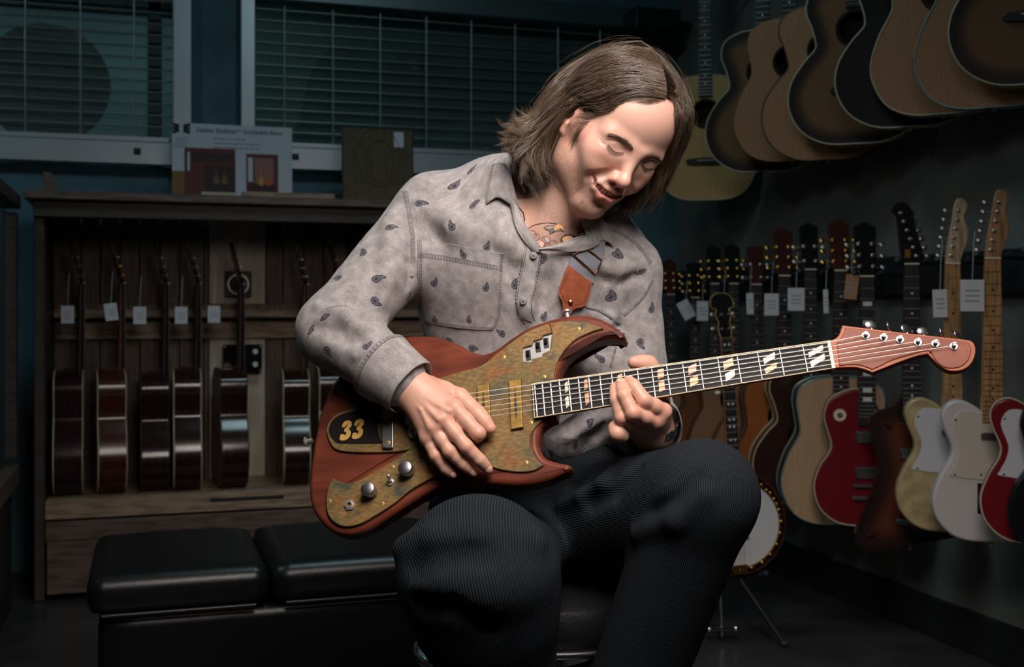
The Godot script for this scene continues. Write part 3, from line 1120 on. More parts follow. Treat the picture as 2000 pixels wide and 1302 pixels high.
func build_stool() -> void:
	var c := K(1075, 1200, 1.86)
	var o := thing("bar_stool", "round black stool with a chrome ring, under the seated man", "stool", at(W(Vector3(c.x, 0, c.z)), TURN))
	var seat := MB.new()
	seat.lathe(Transform3D(), PackedVector2Array([Vector2(0, 0.535), Vector2(0.165, 0.535), Vector2(0.182, 0.540), Vector2(0.19, 0.55), Vector2(0.19, 0.590), Vector2(0.184, 0.606), Vector2(0.165, 0.616), Vector2(0.09, 0.620), Vector2(0, 0.62)]), 40)
	obj("seat", seat, M.black_leather, o)
	var pip := MB.new()
	var ring := PackedVector3Array()
	for k in 49:
		ring.append(Vector3(cos(TAU * k / 48.0) * 0.19, 0.545, sin(TAU * k / 48.0) * 0.19))
	pip.tube(ring, [0.006], 8, false)
	obj("seat_piping", pip, M.black_leather, o)
	var col := MB.new()
	col.lathe(Transform3D(), PackedVector2Array([Vector2(0.22, 0.0), Vector2(0.22, 0.012), Vector2(0.05, 0.03), Vector2(0.028, 0.05), Vector2(0.028, 0.52), Vector2(0.05, 0.534), Vector2(0, 0.534)]), 32)
	obj("column", col, M.chrome, o)
	var hoop := MB.new()
	var hp := PackedVector3Array()
	for k in 49:
		hp.append(Vector3(cos(TAU * k / 48.0) * 0.152, 0.50, sin(TAU * k / 48.0) * 0.152))
	hoop.tube(hp, [0.0105], 12, false)
	var hn := obj("chrome_ring", hoop, M.chrome, o)
	hn.position = Vector3(-0.06, 0, 0)
	var low := MB.new()
	var lr := PackedVector3Array()
	for k in 49:
		lr.append(Vector3(cos(TAU * k / 48.0) * 0.23, 0.36, sin(TAU * k / 48.0) * 0.23 + 0.12))
	low.tube(lr, [0.0105], 12, false)
	obj("foot_ring", low, M.chrome, o)
	for k in 3:
		var sp := MB.new()
		var a := TAU * k / 3.0 + 0.5
		sp.tube(PackedVector3Array([Vector3(0.07 + 0.0, 0.50, 0.0) + Vector3(-0.01, 0, 0), Vector3(cos(a) * 0.15, 0.50, sin(a) * 0.15)]), [0.006], 8)
		obj("spoke", sp, M.chrome, hn)

# ---------------------------------------------------------------- instruments on the walls
# Local frame: origin at the bottom of the body, y up the neck, z out of the face.
var cache := {}

func shape_of(kind: String) -> PackedVector2Array:
	match kind:
		"dread":
			return half([[0.0, 0.0], [0.09, 0.004], [0.155, 0.035], [0.192, 0.10], [0.198, 0.16], [0.175, 0.235], [0.142, 0.295], [0.135, 0.325], [0.141, 0.37], [0.147, 0.42], [0.135, 0.465], [0.09, 0.492], [0.03, 0.502], [0.0, 0.502]])
		"concert":
			return half([[0.0, 0.0], [0.08, 0.004], [0.15, 0.04], [0.187, 0.10], [0.187, 0.16], [0.155, 0.235], [0.122, 0.285], [0.118, 0.31], [0.126, 0.36], [0.138, 0.41], [0.126, 0.455], [0.08, 0.482], [0.03, 0.49], [0.0, 0.49]])
		"jumbo":
			return half([[0.0, 0.0], [0.10, 0.006], [0.175, 0.05], [0.212, 0.125], [0.205, 0.20], [0.165, 0.265], [0.128, 0.305], [0.123, 0.33], [0.135, 0.38], [0.152, 0.43], [0.14, 0.48], [0.09, 0.51], [0.03, 0.52], [0.0, 0.52]])
		"single_cut":
			return smooth_marked([[0.0, 0.0], [-0.085, 0.006], [-0.145, 0.05], [-0.166, 0.12], [-0.150, 0.185], [-0.118, 0.235], [-0.112, 0.265], [-0.128, 0.32], [-0.134, 0.36], [-0.112, 0.41], [-0.06, 0.436], [-0.03, 0.44, 1], [0.03, 0.40, 1], [0.05, 0.365], [0.09, 0.39], [0.125, 0.412, 1], [0.138, 0.37], [0.126, 0.31], [0.112, 0.265], [0.118, 0.235], [0.15, 0.185], [0.166, 0.12], [0.145, 0.05], [0.085, 0.006]], 4)
		"plank_cut":
			return smooth_marked([[0.0, 0.0], [-0.09, 0.008], [-0.145, 0.055], [-0.160, 0.12], [-0.140, 0.185], [-0.112, 0.235], [-0.108, 0.27], [-0.128, 0.32], [-0.135, 0.36], [-0.118, 0.392], [-0.085, 0.402], [-0.05, 0.388], [-0.028, 0.372, 1], [0.028, 0.345, 1], [0.045, 0.315], [0.075, 0.315], [0.11, 0.352], [0.13, 0.355], [0.138, 0.325], [0.124, 0.285], [0.108, 0.245], [0.112, 0.22], [0.14, 0.175], [0.16, 0.12], [0.145, 0.05], [0.09, 0.008]], 4)
		"offset":
			return smooth_marked([[-0.155, 0.0], [-0.165, 0.03], [-0.140, 0.10], [-0.108, 0.18], [-0.096, 0.25], [-0.112, 0.32], [-0.122, 0.375], [-0.10, 0.405], [-0.045, 0.425], [-0.028, 0.45, 1], [0.028, 0.42, 1], [0.075, 0.40], [0.115, 0.375], [0.12, 0.33], [0.10, 0.26], [0.115, 0.18], [0.165, 0.11], [0.175, 0.07], [0.13, 0.035], [0.02, 0.01], [-0.09, -0.015], [-0.135, -0.015]], 4)
		"double_cut":
			return smooth_marked([[0.0, 0.0], [-0.09, 0.008], [-0.15, 0.06], [-0.160, 0.13], [-0.135, 0.20], [-0.112, 0.25], [-0.125, 0.32], [-0.145, 0.39], [-0.13, 0.435], [-0.105, 0.42], [-0.075, 0.365], [-0.03, 0.345, 1], [0.03, 0.32, 1], [0.06, 0.33], [0.10, 0.375], [0.125, 0.38], [0.13, 0.33], [0.112, 0.27], [0.115, 0.23], [0.14, 0.17], [0.16, 0.10], [0.14, 0.04], [0.08, 0.006]], 4)
	return PackedVector2Array()

func half(p: Array) -> PackedVector2Array:
	var full := PackedVector2Array()
	for q in p:
		full.append(Vector2(-q[0], q[1]))
	for i in range(p.size() - 2, 0, -1):
		full.append(Vector2(p[i][0], p[i][1]))
	return smooth_poly(full, 4)

# face of the body with a dyed edge: rings inset from the outline
func burst_mb(poly: PackedVector2Array, z: float, rings: Array, holes: Array) -> MB:
	var mb := MB.new()
	mb.coloured = true
	var m := poly.size()
	var area := 0.0
	for i in m:
		area += poly[i].cross(poly[(i + 1) % m])
	var sg := 1.0 if area > 0.0 else -1.0
	var prev := poly
	for r in rings.size():
		var inset: float = rings[r][0]
		mb.col = rings[r][1]
		var cur := PackedVector2Array()
		for i in m:
			var d := (poly[(i + 1) % m] - poly[(i - 1 + m) % m]).normalized()
			cur.append(poly[i] - Vector2(d.y, -d.x) * sg * inset)
		for i in m:
			mb.vert(Vector3(cur[i].x, cur[i].y, z), Vector3.BACK, cur[i])
		if r > 0:
			var b0 := (r - 1) * m
			for i in m:
				var i2 := (i + 1) % m
				mb.quad(b0 + i, b0 + i2, b0 + m + i2, b0 + m + i)
		prev = cur
	var off := Geometry2D.offset_polygon(poly, -(float(rings[-1][0]) - 0.001))
	var face := prev
	if off.size():
		face = off[0]
		for q in off:
			if q.size() > face.size():
				face = q
	var inner := with_holes(face, holes)
	var b := mb.v.size()
	var idx := Geometry2D.triangulate_polygon(inner)
	for q in inner:
		mb.vert(Vector3(q.x, q.y, z), Vector3.BACK, q)
	for i in range(0, idx.size(), 3):
		mb.tri(b + idx[i], b + idx[i + 1], b + idx[i + 2])
	return mb

func outline_tube(poly: PackedVector2Array, z: float, r: float) -> MB:
	var mb := MB.new()
	var p := PackedVector3Array()
	for q in poly:
		p.append(Vector3(q.x, q.y, z))
	p.append(p[0])
	p.append(p[1])
	mb.tube(p, [r], 5, false, 1.0, Vector3.BACK)
	return mb

func disc_mb(r: float, hgt: float, sides := 20) -> MB:
	var mb := MB.new()
	mb.lathe(Transform3D(Basis(Vector3.RIGHT, PI / 2), Vector3.ZERO), PackedVector2Array([Vector2(0, hgt), Vector2(r, hgt), Vector2(r, 0)]), sides)
	return mb

func ring_mb(r0: float, r1: float, hgt: float, sides := 28) -> MB:
	var mb := MB.new()
	mb.lathe(Transform3D(Basis(Vector3.RIGHT, PI / 2), Vector3.ZERO), PackedVector2Array([Vector2(r0, 0), Vector2(r0, hgt), Vector2(r1, hgt), Vector2(r1, 0)]), sides)
	return mb

func shared(key: String, make: Callable) -> Mesh:
	if not cache.has(key):
		cache[key] = make.call().mesh()
	return cache[key]

func wood(called: String, c: Color, rough := 0.35, sc := Vector3(14, 1.2, 14)) -> StandardMaterial3D:
	if M.has(called):
		return M[called]
	return grained(called, T.grain_soft if called.begins_with("top") else T.grain, sc, rough, c)

# o: shape, depth, top, side, binding, burst, head (slot/open/six), tuner metal, nut height above the body's base, frets, dots, board
func instrument(called: String, label: String, category: String, group: String, where: Transform3D, o: Dictionary) -> Node3D:
	var g := thing(called, label, category, where, group)
	var kind: String = o.shape
	var acoustic: bool = o.get("acoustic", true)
	var depth: float = o.get("depth", 0.10 if acoustic else 0.042)
	var poly := shape_of(kind)
	var topy := -1.0
	for q in poly:
		topy = maxf(topy, q.y)
	var e := 0.006 if acoustic else 0.009
	# the openings in the face of a hollow body
	var holes := []
	var hole_y := topy - 0.155
	if acoustic and o.get("hole", true):
		holes.append(ring_poly(Vector2(0, hole_y), 0.0505))
	if o.get("f_holes", false):
		for sd in [-1.0, 1.0]:
			var fp := PackedVector2Array()
			var line := [[0.078, 0.285, 0.005], [0.076, 0.265, 0.004], [0.088, 0.225, 0.0055], [0.100, 0.185, 0.004], [0.096, 0.165, 0.005]]
			for q in line:
				fp.append(Vector2(sd * (q[0] + q[2]), q[1]))
			for k in range(line.size() - 1, -1, -1):
				fp.append(Vector2(sd * (line[k][0] - line[k][2]), line[k][1]))
			holes.append(fp)
	var body := shared("body %s %f" % [kind, depth], func() -> MB:
		var mb := MB.new()
		mb.plate(Transform3D(), poly, -depth, -0.002 if acoustic else 0.0, 0.0 if acoustic else e, e, 3, 1.0, acoustic)
		return mb)
	var bod := put("body", body, o.side, g)
	if o.has("burst"):
		var bm := mat("burst_" + g.name, Color(1, 1, 1), 0.36)
		bm.vertex_color_use_as_albedo = true
		obj("top", burst_mb(poly, 0.0005, o.burst, holes), bm, g)
	elif acoustic:
		put("top", shared("top %s %d" % [kind, holes.size()], func() -> MB:
			var mb := MB.new()
			mb.plate(Transform3D(), with_holes(poly, holes), -0.002, 0.0, 0.0)
			return mb), o.top, g)
	if o.has("binding"):
		put("binding", shared("bind %s" % kind, func() -> MB: return outline_tube(poly, -0.001, 0.0026)), o.binding, g)
		if acoustic:
			put("back_binding", shared("bindb %s %f" % [kind, depth], func() -> MB: return outline_tube(poly, -depth + 0.002, 0.003)), o.binding, g)
	# neck, fretboard, frets
	var nut: float = o.get("nut", topy + 0.36)
	var fb0: float = o.get("board_end", topy - (0.09 if acoustic else 0.05))
	var wide := 0.0215
	var wend := 0.028
	var hz := 0.006 if acoustic else 0.010
	var neck := shared("neck %f %f %s" % [nut, topy, acoustic], func() -> MB:
		var mb := MB.new()
		mb.tube(PackedVector3Array([Vector3(0, topy - 0.03, -0.019), Vector3(0, topy + 0.02, -0.016), Vector3(0, (nut + topy) * 0.5, -0.0125), Vector3(0, nut, -0.011)]), [0.030, 0.027, 0.024, 0.021], 12, true, 0.55, Vector3.BACK)
		if acoustic:
			mb.box(Transform3D(Basis(), Vector3(0, topy - 0.004, -0.045)), Vector3(0.04, 0.02, 0.075), 0.006)
		return mb)
	put("neck", neck, o.get("neck", M.neck_mahogany), g)
	var fb := shared("board %f %f %f" % [nut, fb0, hz], func() -> MB:
		var mb := MB.new()
		mb.plate(Transform3D(), PackedVector2Array([Vector2(-wend, fb0), Vector2(wend, fb0), Vector2(wide, nut), Vector2(-wide, nut)]), 0.0005, hz, 0.0015)
		return mb)
	var board := put("fretboard", fb, o.get("board", M.rosewood), g)
	var scale_len: float = o.get("scale", 0.64)
	var nf := 0
	for k in range(1, 22):
		var y := nut - scale_len * (1.0 - pow(2.0, -k / 12.0))
		if y < fb0 + 0.004:
			break
		nf = k
		var hw := lerpf(wide, wend, (nut - y) / (nut - fb0))
		put("fret", shared("fret", func() -> MB:
			var mb := MB.new()
			mb.tube(PackedVector3Array([Vector3(-1, 0, 0), Vector3(1, 0, 0)]), [0.0011], 6)
			return mb), o.get("fret", M.nickel), board, Transform3D(Basis().scaled(Vector3(hw, 1, 1)), Vector3(0, y, hz)))
	for k in [3, 5, 7, 9, 12, 15, 17]:
		if k > nf or not o.get("dots", true):
			continue
		var ya := nut - scale_len * (1.0 - pow(2.0, -(k - 1) / 12.0))
		var yb := nut - scale_len * (1.0 - pow(2.0, -k / 12.0))
		if o.get("blocks", false):
			put("inlay", shared("block", func() -> MB: return box_mb(Vector3(0.028, 0.014, 0.001), 0.0)), M.pearl, board, Transform3D(Basis(), Vector3(0, (ya + yb) * 0.5, hz + 0.0003)))
		else:
			put("inlay", shared("dot", func() -> MB: return disc_mb(0.0035, 0.0008, 12)), o.get("dot", M.pearl), board, Transform3D(Basis(), Vector3(0, (ya + yb) * 0.5, hz)))
	put("nut", shared("nut", func() -> MB: return box_mb(Vector3(0.043, 0.005, 0.009), 0.001)), M.bone, g, Transform3D(Basis(), Vector3(0, nut + 0.0025, hz - 0.002)))
	# headstock
	var style: String = o.get("head", "open")
	var tilt := Basis(Vector3.RIGHT, -0.26 if style != "six" and style != "reverse" else -0.03)
	var ht := Transform3D(tilt, Vector3(0, nut + 0.004, hz - 0.006))
	var hpoly := PackedVector2Array()
	match style:
		"open":
			hpoly = smooth_marked([[-0.021, 0.0, 1], [0.021, 0.0, 1], [0.031, 0.03], [0.033, 0.09], [0.037, 0.165, 1], [0.018, 0.176], [0.0, 0.184], [-0.018, 0.176], [-0.037, 0.165, 1], [-0.033, 0.09], [-0.031, 0.03]], 3)
		"square":
			hpoly = smooth_marked([[-0.021, 0.0, 1], [0.021, 0.0, 1], [0.032, 0.03], [0.038, 0.17, 1], [0.0, 0.173], [-0.038, 0.17, 1], [-0.032, 0.03]], 3)
		"six":
			hpoly = smooth_marked([[-0.021, 0.0, 1], [0.022, 0.0, 1], [0.030, 0.03], [0.044, 0.07], [0.045, 0.10], [0.034, 0.135], [0.040, 0.155], [0.044, 0.175], [0.030, 0.192], [0.010, 0.185], [-0.002, 0.12], [-0.015, 0.05]], 3)
		"reverse":
			hpoly = smooth_marked([[-0.021, 0.0, 1], [0.026, 0.0, 1], [0.038, 0.012], [0.018, 0.09], [0.002, 0.16], [-0.02, 0.185], [-0.052, 0.178], [-0.058, 0.155], [-0.042, 0.13], [-0.036, 0.06], [-0.03, 0.02]], 3)
	var hm := shared("head " + style, func() -> MB:
		var mb := MB.new()
		mb.plate(Transform3D(), hpoly, -0.014, 0.0, 0.002, 0.002, 2)
		return mb)
	var hs := put("headstock", hm, o.get("head_wood", M.head_black), g, ht)
	var metal: Material = o.get("tuner", M.nickel)
	var spots := []
	if style == "open" or style == "square":
		var rows: int = o.get("rows", 3)
		for s in [-1.0, 1.0]:
			for r in rows:
				spots.append([s * 0.021, 0.032 + r * 0.115 / rows, s])
	elif style == "six":
		for r in 6:
			spots.append([-0.004 + r * 0.0045, 0.022 + r * 0.027, -1.0])
	else:
		for r in 6:
			spots.append([0.014 - r * 0.009, 0.022 + r * 0.026, 1.0])
	for s in spots:
		var sgn: float = s[2]
		var tn := put("tuner", shared("tuner post", func() -> MB:
			var mb := MB.new()
			mb.lathe(Transform3D(Basis(Vector3.RIGHT, PI / 2), Vector3.ZERO), PackedVector2Array([Vector2(0, 0.011), Vector2(0.003, 0.011), Vector2(0.003, 0.003), Vector2(0.006, 0.002), Vector2(0.006, 0)]), 12)
			return mb), metal, hs, Transform3D(Basis(), Vector3(s[0], s[1], 0)))
		put("tuner_button", shared("tuner button", func() -> MB:
			var mb := MB.new()
			mb.tube(PackedVector3Array([Vector3(0, 0, -0.012), Vector3(0.02, 0, -0.012)]), [0.0025], 8)
			mb.ball(Transform3D(Basis(), Vector3(0.028, 0, -0.012)), Vector3(0.010, 0.009, 0.004), 10, 6)
			return mb), o.get("button", metal), hs, Transform3D(Basis().scaled(Vector3(sgn, 1, 1)) if sgn > 0 else Basis(Vector3.UP, PI) * Basis().scaled(Vector3(1, 1, 1)), Vector3(float(s[0]) + sgn * 0.006, s[1], -0.024 if sgn < 0 else 0.0)))
	if acoustic and o.get("hole", true):
		var hy := topy - 0.155
		put("rosette", shared("rosette", func() -> MB: return ring_mb(0.051, 0.061, 0.0012)), o.get("rosette", M.head_black), g, Transform3D(Basis(), Vector3(0, hy, 0.0)))
		put("bridge", shared("bridge", func() -> MB:
			var mb := MB.new()
			mb.plate(Transform3D(), smooth_marked([[-0.075, -0.012], [-0.03, -0.016], [0.03, -0.016], [0.075, -0.012], [0.077, 0.008], [0.03, 0.014], [-0.03, 0.014], [-0.077, 0.008]], 3), 0.0, 0.009, 0.003)
			return mb), M.rosewood, g, Transform3D(Basis(), Vector3(0, topy - 0.345, 0.0)))
		put("saddle", shared("saddle", func() -> MB: return box_mb(Vector3(0.07, 0.003, 0.004), 0.001)), M.bone, g, Transform3D(Basis(), Vector3(0, topy - 0.343, 0.011)))
	var peg := MB.new()
	peg.lathe(Transform3D(Basis(Vector3.RIGHT, PI), Vector3(0, 0.001, -depth * 0.5)), PackedVector2Array([Vector2(0.0, 0.012), Vector2(0.006, 0.012), Vector2(0.007, 0.008), Vector2(0.0035, 0.006), Vector2(0.004, 0.0)]), 10)
	if not o.get("no_peg", false):
		obj("strap_button", peg, metal, g)
	return g

func price_tag(p: Vector3, turn: float, roll: float, size: Vector2, hang: float, label: String, m: Material = null) -> void:
	var t := thing("price_tag", label, "price tag", Transform3D(Basis(Vector3.UP, turn), p), "price tags on the instruments")
	var c := MB.new()
	c.box(Transform3D(Basis(Vector3.BACK, roll), Vector3(0, -size.y * 0.5, 0)), Vector3(size.x, size.y, 0.0012), 0.0004)
	obj("card", c, m if m else M.white_card, t)
	var s := MB.new()
	s.tube(PackedVector3Array([Vector3(0, -0.004, 0.001), Vector3(0.002, hang * 0.5, 0.0015), Vector3(0.006, hang, 0.0)]), [0.0011], 5)
	obj("string", s, M.string_white, t)
	var w := MB.new()
	for k in 3:
		w.box(Transform3D(Basis(Vector3.BACK, roll), Vector3(0, 0, 0)) * Transform3D(Basis(), Vector3(0, -size.y * (0.35 + 0.16 * k), 0.0008)), Vector3(size.x * 0.6, size.y * 0.05, 0.0004), 0.0)
	obj("faint_print", w, M.ticket_print, t)

func build_cabinet_guitars() -> void:
	wood("neck_mahogany", srgb(96, 58, 44), 0.4)
	wood("neck_dark", srgb(60, 40, 34), 0.4)
	wood("rosewood", srgb(46, 42, 45), 0.4)
	wood("maple", srgb(196, 150, 100), 0.35)
	wood("side_dark", srgb(52, 30, 28), 0.17)
	wood("side_red", srgb(84, 40, 30), 0.2)
	wood("side_brown", srgb(96, 58, 40), 0.22)
	wood("top_spruce", srgb(206, 164, 104), 0.45, Vector3(20, 0.8, 20))
	wood("top_tan", srgb(172, 122, 86), 0.45, Vector3(20, 0.8, 20))
	wood("top_pale", srgb(200, 164, 128), 0.45, Vector3(20, 0.8, 20))
	wood("top_mahogany", srgb(140, 84, 52), 0.3)
	wood("top_umber", srgb(58, 34, 26), 0.25)
	wood("top_orange", srgb(172, 98, 48), 0.3)
	mat("head_black", srgb(24, 24, 26), 0.2)
	mat("head_red", srgb(64, 30, 28), 0.25)
	mat("ticket_print", srgb(150, 150, 158), 0.9)
	mat("binding_cream", srgb(196, 186, 156), 0.35)
	mat("binding_dark", srgb(58, 46, 40), 0.35)
	mat("top_black", srgb(20, 20, 23), 0.3)
	# standing edge-on in the cabinet, faces to the right
	var zc := -4.635
	var fl := on_z(350, 968, CAB_F).y
	var list := [
		# centre px of the body, turn, label, side material, binding, tuner
		[132, 0.03, "acoustic guitar with black sides at the left end of the cabinet row", "side_dark", "binding_cream", "satin_steel"],
		[211, 0.09, "acoustic guitar with reddish sides and bright gold tuners in the cabinet", "side_red", "binding_cream", "gold"],
		[298, 0.02, "dark unbound acoustic guitar beside the pale-bound one in the cabinet", "side_dark", "binding_dark", "satin_steel"],
		[361, 0.0, "slim dark acoustic guitar with fine pale binding left of the pale panel", "side_dark", "binding_cream", "satin_steel"],
		[446, 0.05, "dark acoustic guitar with gold tuners standing before the pale panel", "side_dark", "binding_dark", "gold"],
		[572, -0.05, "dark glossy acoustic guitar with cream binding right of the pale panel", "side_dark", "binding_cream", "nickel"],
		[640, -0.05, "dark acoustic guitar half hidden behind the man's grey sleeve", "side_dark", "binding_cream", "satin_steel"],
	]
	for i in list.size():
		var a: Array = list[i]
		var p := on_z(a[0], 900, zc)
		p.y = fl + 0.002
		var opt := {"shape": "dread" if i % 3 != 2 else "concert", "depth": 0.112, "side": M[a[3]], "top": M.top_spruce if i != 1 else M.top_mahogany, "binding": M[a[4]], "tuner": M[a[5]], "neck": M.neck_mahogany if i in [1, 5] else M.neck_dark, "no_peg": true, "nut": 0.86, "head": "square" if i % 2 else "open"}
		# face to +x: rotate the frame so that z -> +x, centred on the body's depth
		var turn: float = PI / 2.0 + float(a[1])
		var b := Basis(Vector3.UP, turn)
		var pos := p + b * Vector3(0, 0, 0.056)
		instrument("acoustic_guitar", a[2], "guitar", "guitars standing in the cabinet", Transform3D(b.scaled(Vector3(0.91, 0.91, 0.91)), pos), opt)
	var tags := [[132, 597, "white price tag on the black-sided guitar at the cabinet's left end"], [217, 592, "tilted white price tag on the reddish guitar with gold tuners"], [273, 599, "white price tag on the dark unbound guitar in the cabinet"], [354, 599, "white price tag on the slim dark guitar left of the pale panel"], [418, 597, "white price tag on the dark guitar standing before the pale panel"]]
	for i in tags.size():
		var q: Array = tags[i]
		var p := on_z(q[0], q[1], -4.56)
		price_tag(p, 0.0, 0.12 if i == 1 else 0.0, Vector2(0.046, 0.065), 0.12, q[2])

func face_turn(p: Vector3, off: float) -> float:
	# turned so that the face looks towards the middle of the room, off radians further along the wall
	return atan2(-p.x, -p.z) + off

func build_wall_guitars() -> void:
	var burst_dark := [[0.0, Color(0.010, 0.008, 0.008)], [0.018, Color(0.016, 0.010, 0.009)], [0.034, Color(0.06, 0.028, 0.014)], [0.052, Color(0.17, 0.085, 0.036)]]
	var burst_red := [[0.0, Color(0.012, 0.006, 0.006)], [0.03, Color(0.03, 0.010, 0.008)], [0.065, Color(0.12, 0.03, 0.014)]]
	# rail
	var r0 := on_x(1300, 560, WALL_X - 0.03)
	var rz1 := -1.6
	var top_y := on_x(1800, 497, WALL_X - 0.03).y
	var rail := MB.new()
	rail.box(Transform3D(), Vector3(0.03, 0.13, rz1 - r0.z), 0.004)
	var ro := obj("hanger_rail", rail, M.black_rail)
	ro.position = Vector3(WALL_X - 0.016, top_y - 0.065, (r0.z + rz1) * 0.5)
	tag(ro, "long black hanger rail on the right wall behind the electric guitars", "rail")
	var gx := 2.17
	# [px of neck, py of nut, py of body bottom, options]
	var low := [
		[1310, 572, 860, "acoustic_guitar", "small red-brown acoustic guitar with gold tuners nearest the room corner", {"shape": "concert", "side": M.side_brown, "top": M.top_mahogany, "tuner": M.gold, "head_wood": M.head_red}],
		[1358, 578, 880, "twelve_string_guitar", "acoustic guitar with round dot inlays and a tilted tag at its headstock", {"shape": "concert", "side": M.side_brown, "top": M.top_tan, "tuner": M.gold, "head": "square"}],
		[1396, 556, 890, "acoustic_guitar", "black-headed acoustic guitar directly behind the banjo neck", {"shape": "dread", "side": M.side_red, "top": M.top_mahogany, "tuner": M.gold, "binding": M.binding_dark}],
		[1433, 556, 905, "acoustic_guitar", "tan acoustic guitar with gold tuners to the right of the banjo", {"shape": "dread", "side": M.side_brown, "top": M.top_tan, "tuner": M.gold}],
		[1478, 552, 905, "tenor_guitar", "four-string guitar with a reddish square headstock and steel tuners", {"shape": "concert", "side": M.side_brown, "top": M.top_tan, "tuner": M.satin_steel, "head_wood": M.head_red, "rows": 2, "head": "square"}],
		[1532, 541, 1000, "acoustic_guitar", "orange-brown acoustic guitar with a dark red headstock and gold tuners", {"shape": "dread", "side": M.side_brown, "top": M.top_orange, "tuner": M.gold, "head_wood": M.head_red, "binding": M.binding_dark}],
		[1583, 538, 985, "archtop_guitar", "dark sunburst archtop guitar between the orange and the natural ones", {"shape": "jumbo", "side": M.side_dark, "top": M.top_umber, "hole": false, "tuner": M.nickel, "rows": 2, "binding": M.binding_cream, "f_holes": true}],
		[1642, 531, 1024, "acoustic_guitar", "natural blonde acoustic guitar with shimmering abalone edging", {"shape": "dread", "side": M.side_brown, "top": M.top_pale, "tuner": M.gold, "binding": M.abalone, "rosette": M.abalone, "head_wood": M.head_red}],
		[1693, 541, 1026, "electric_guitar", "cherry red single-cutaway electric guitar with chrome hardware", {"acoustic": false, "shape": "single_cut", "depth": 0.05, "side": M.red_lacquer, "binding": M.binding_cream, "tuner": M.satin_steel, "blocks": true, "nut": 0.80, "board_end": 0.32, "fit": "lp"}],
		[1780, 517, 1068, "electric_guitar", "sunburst offset electric guitar with a black backswept headstock", {"acoustic": false, "shape": "offset", "side": M.side_dark, "burst": burst_red, "tuner": M.satin_steel, "head": "reverse", "nut": 0.85, "board_end": 0.38, "fit": "offset"}],
		[1860, 516, 1040, "electric_guitar", "worn butter-blonde electric guitar with a white pickguard", {"acoustic": false, "shape": "plank_cut", "side": M.blond_lacquer, "tuner": M.satin_steel, "head": "six", "neck": M.maple, "board": M.maple, "head_wood": M.maple_pale, "dot": M.head_black, "nut": 0.80, "board_end": 0.34, "fit": "plank"}],
		[1938, 506, 1060, "electric_guitar", "white electric guitar with a maple neck", {"acoustic": false, "shape": "plank_cut", "side": M.white_lacquer, "tuner": M.satin_steel, "head": "six", "neck": M.maple, "board": M.maple, "head_wood": M.maple, "dot": M.head_black, "nut": 0.80, "board_end": 0.34, "fit": "plank_white", "fret": M.binding_dark}],
		[2036, 498, 1062, "electric_guitar", "dark red electric guitar beyond the white one", {"acoustic": false, "shape": "plank_cut", "side": M.red_lacquer, "binding": M.binding_cream, "tuner": M.satin_steel, "head": "six", "neck": M.maple, "nut": 0.80, "board_end": 0.34, "fit": "plank"}],
		[2100, 490, 1090, "electric_guitar", "black electric guitar with gold hardware at the end of the row", {"acoustic": false, "shape": "single_cut", "side": M.top_black, "tuner": M.gold, "nut": 0.82, "board_end": 0.34, "fit": "lp_gold"}],
	]
	for q in low:
		var nutp := on_x(q[0], q[1], gx)
		var foot := on_x(q[0], q[2], gx)
		var opt: Dictionary = q[5]
		var want := nutp.y - foot.y
		var nat: float = opt.get("nut", 0.86)
		var s: float = clampf(want / nat, 0.86, 1.16)
		var off: float = 0.20
		var b := Basis(Vector3.UP, face_turn(nutp, off))
		var g := instrument(q[3], q[4], "guitar", "guitars hanging along the right wall", Transform3D(b.scaled(Vector3(s, s, s)), Vector3(nutp.x, nutp.y - nat * s, nutp.z)), opt)
		dress(g, opt.get("fit", ""))
		if opt.get("f_holes", false):
			archtop_parts(g)
		# its hanger: a yoke under the headstock and an arm to the wall
		var h := thing("wall_hanger", "black hanger holding the " + hanger_of(q[4]), "hanger", at(nutp + Vector3(0, 0.008, 0), face_turn(nutp, off)), "guitar hangers on the right wall")
		for sgn in [-1.0, 1.0]:
			var y := MB.new()
			y.tube(PackedVector3Array([Vector3(sgn * 0.012, 0.0, -0.045), Vector3(sgn * 0.036, 0.0, -0.03), Vector3(sgn * 0.040, 0.003, 0.012), Vector3(sgn * 0.045, 0.008, 0.02)]), [0.008], 8)
			obj("padded_prong", y, M.black_rubber, h)
		var arm := MB.new()
		var wall := h.transform.affine_inverse() * Vector3(WALL_X - 0.031, nutp.y + 0.008, nutp.z - 0.05)
		arm.tube(PackedVector3Array([Vector3(0, 0, -0.045), Vector3(0, 0, -0.06), wall]), [0.007], 8)
		obj("arm", arm, M.black_rail, h)
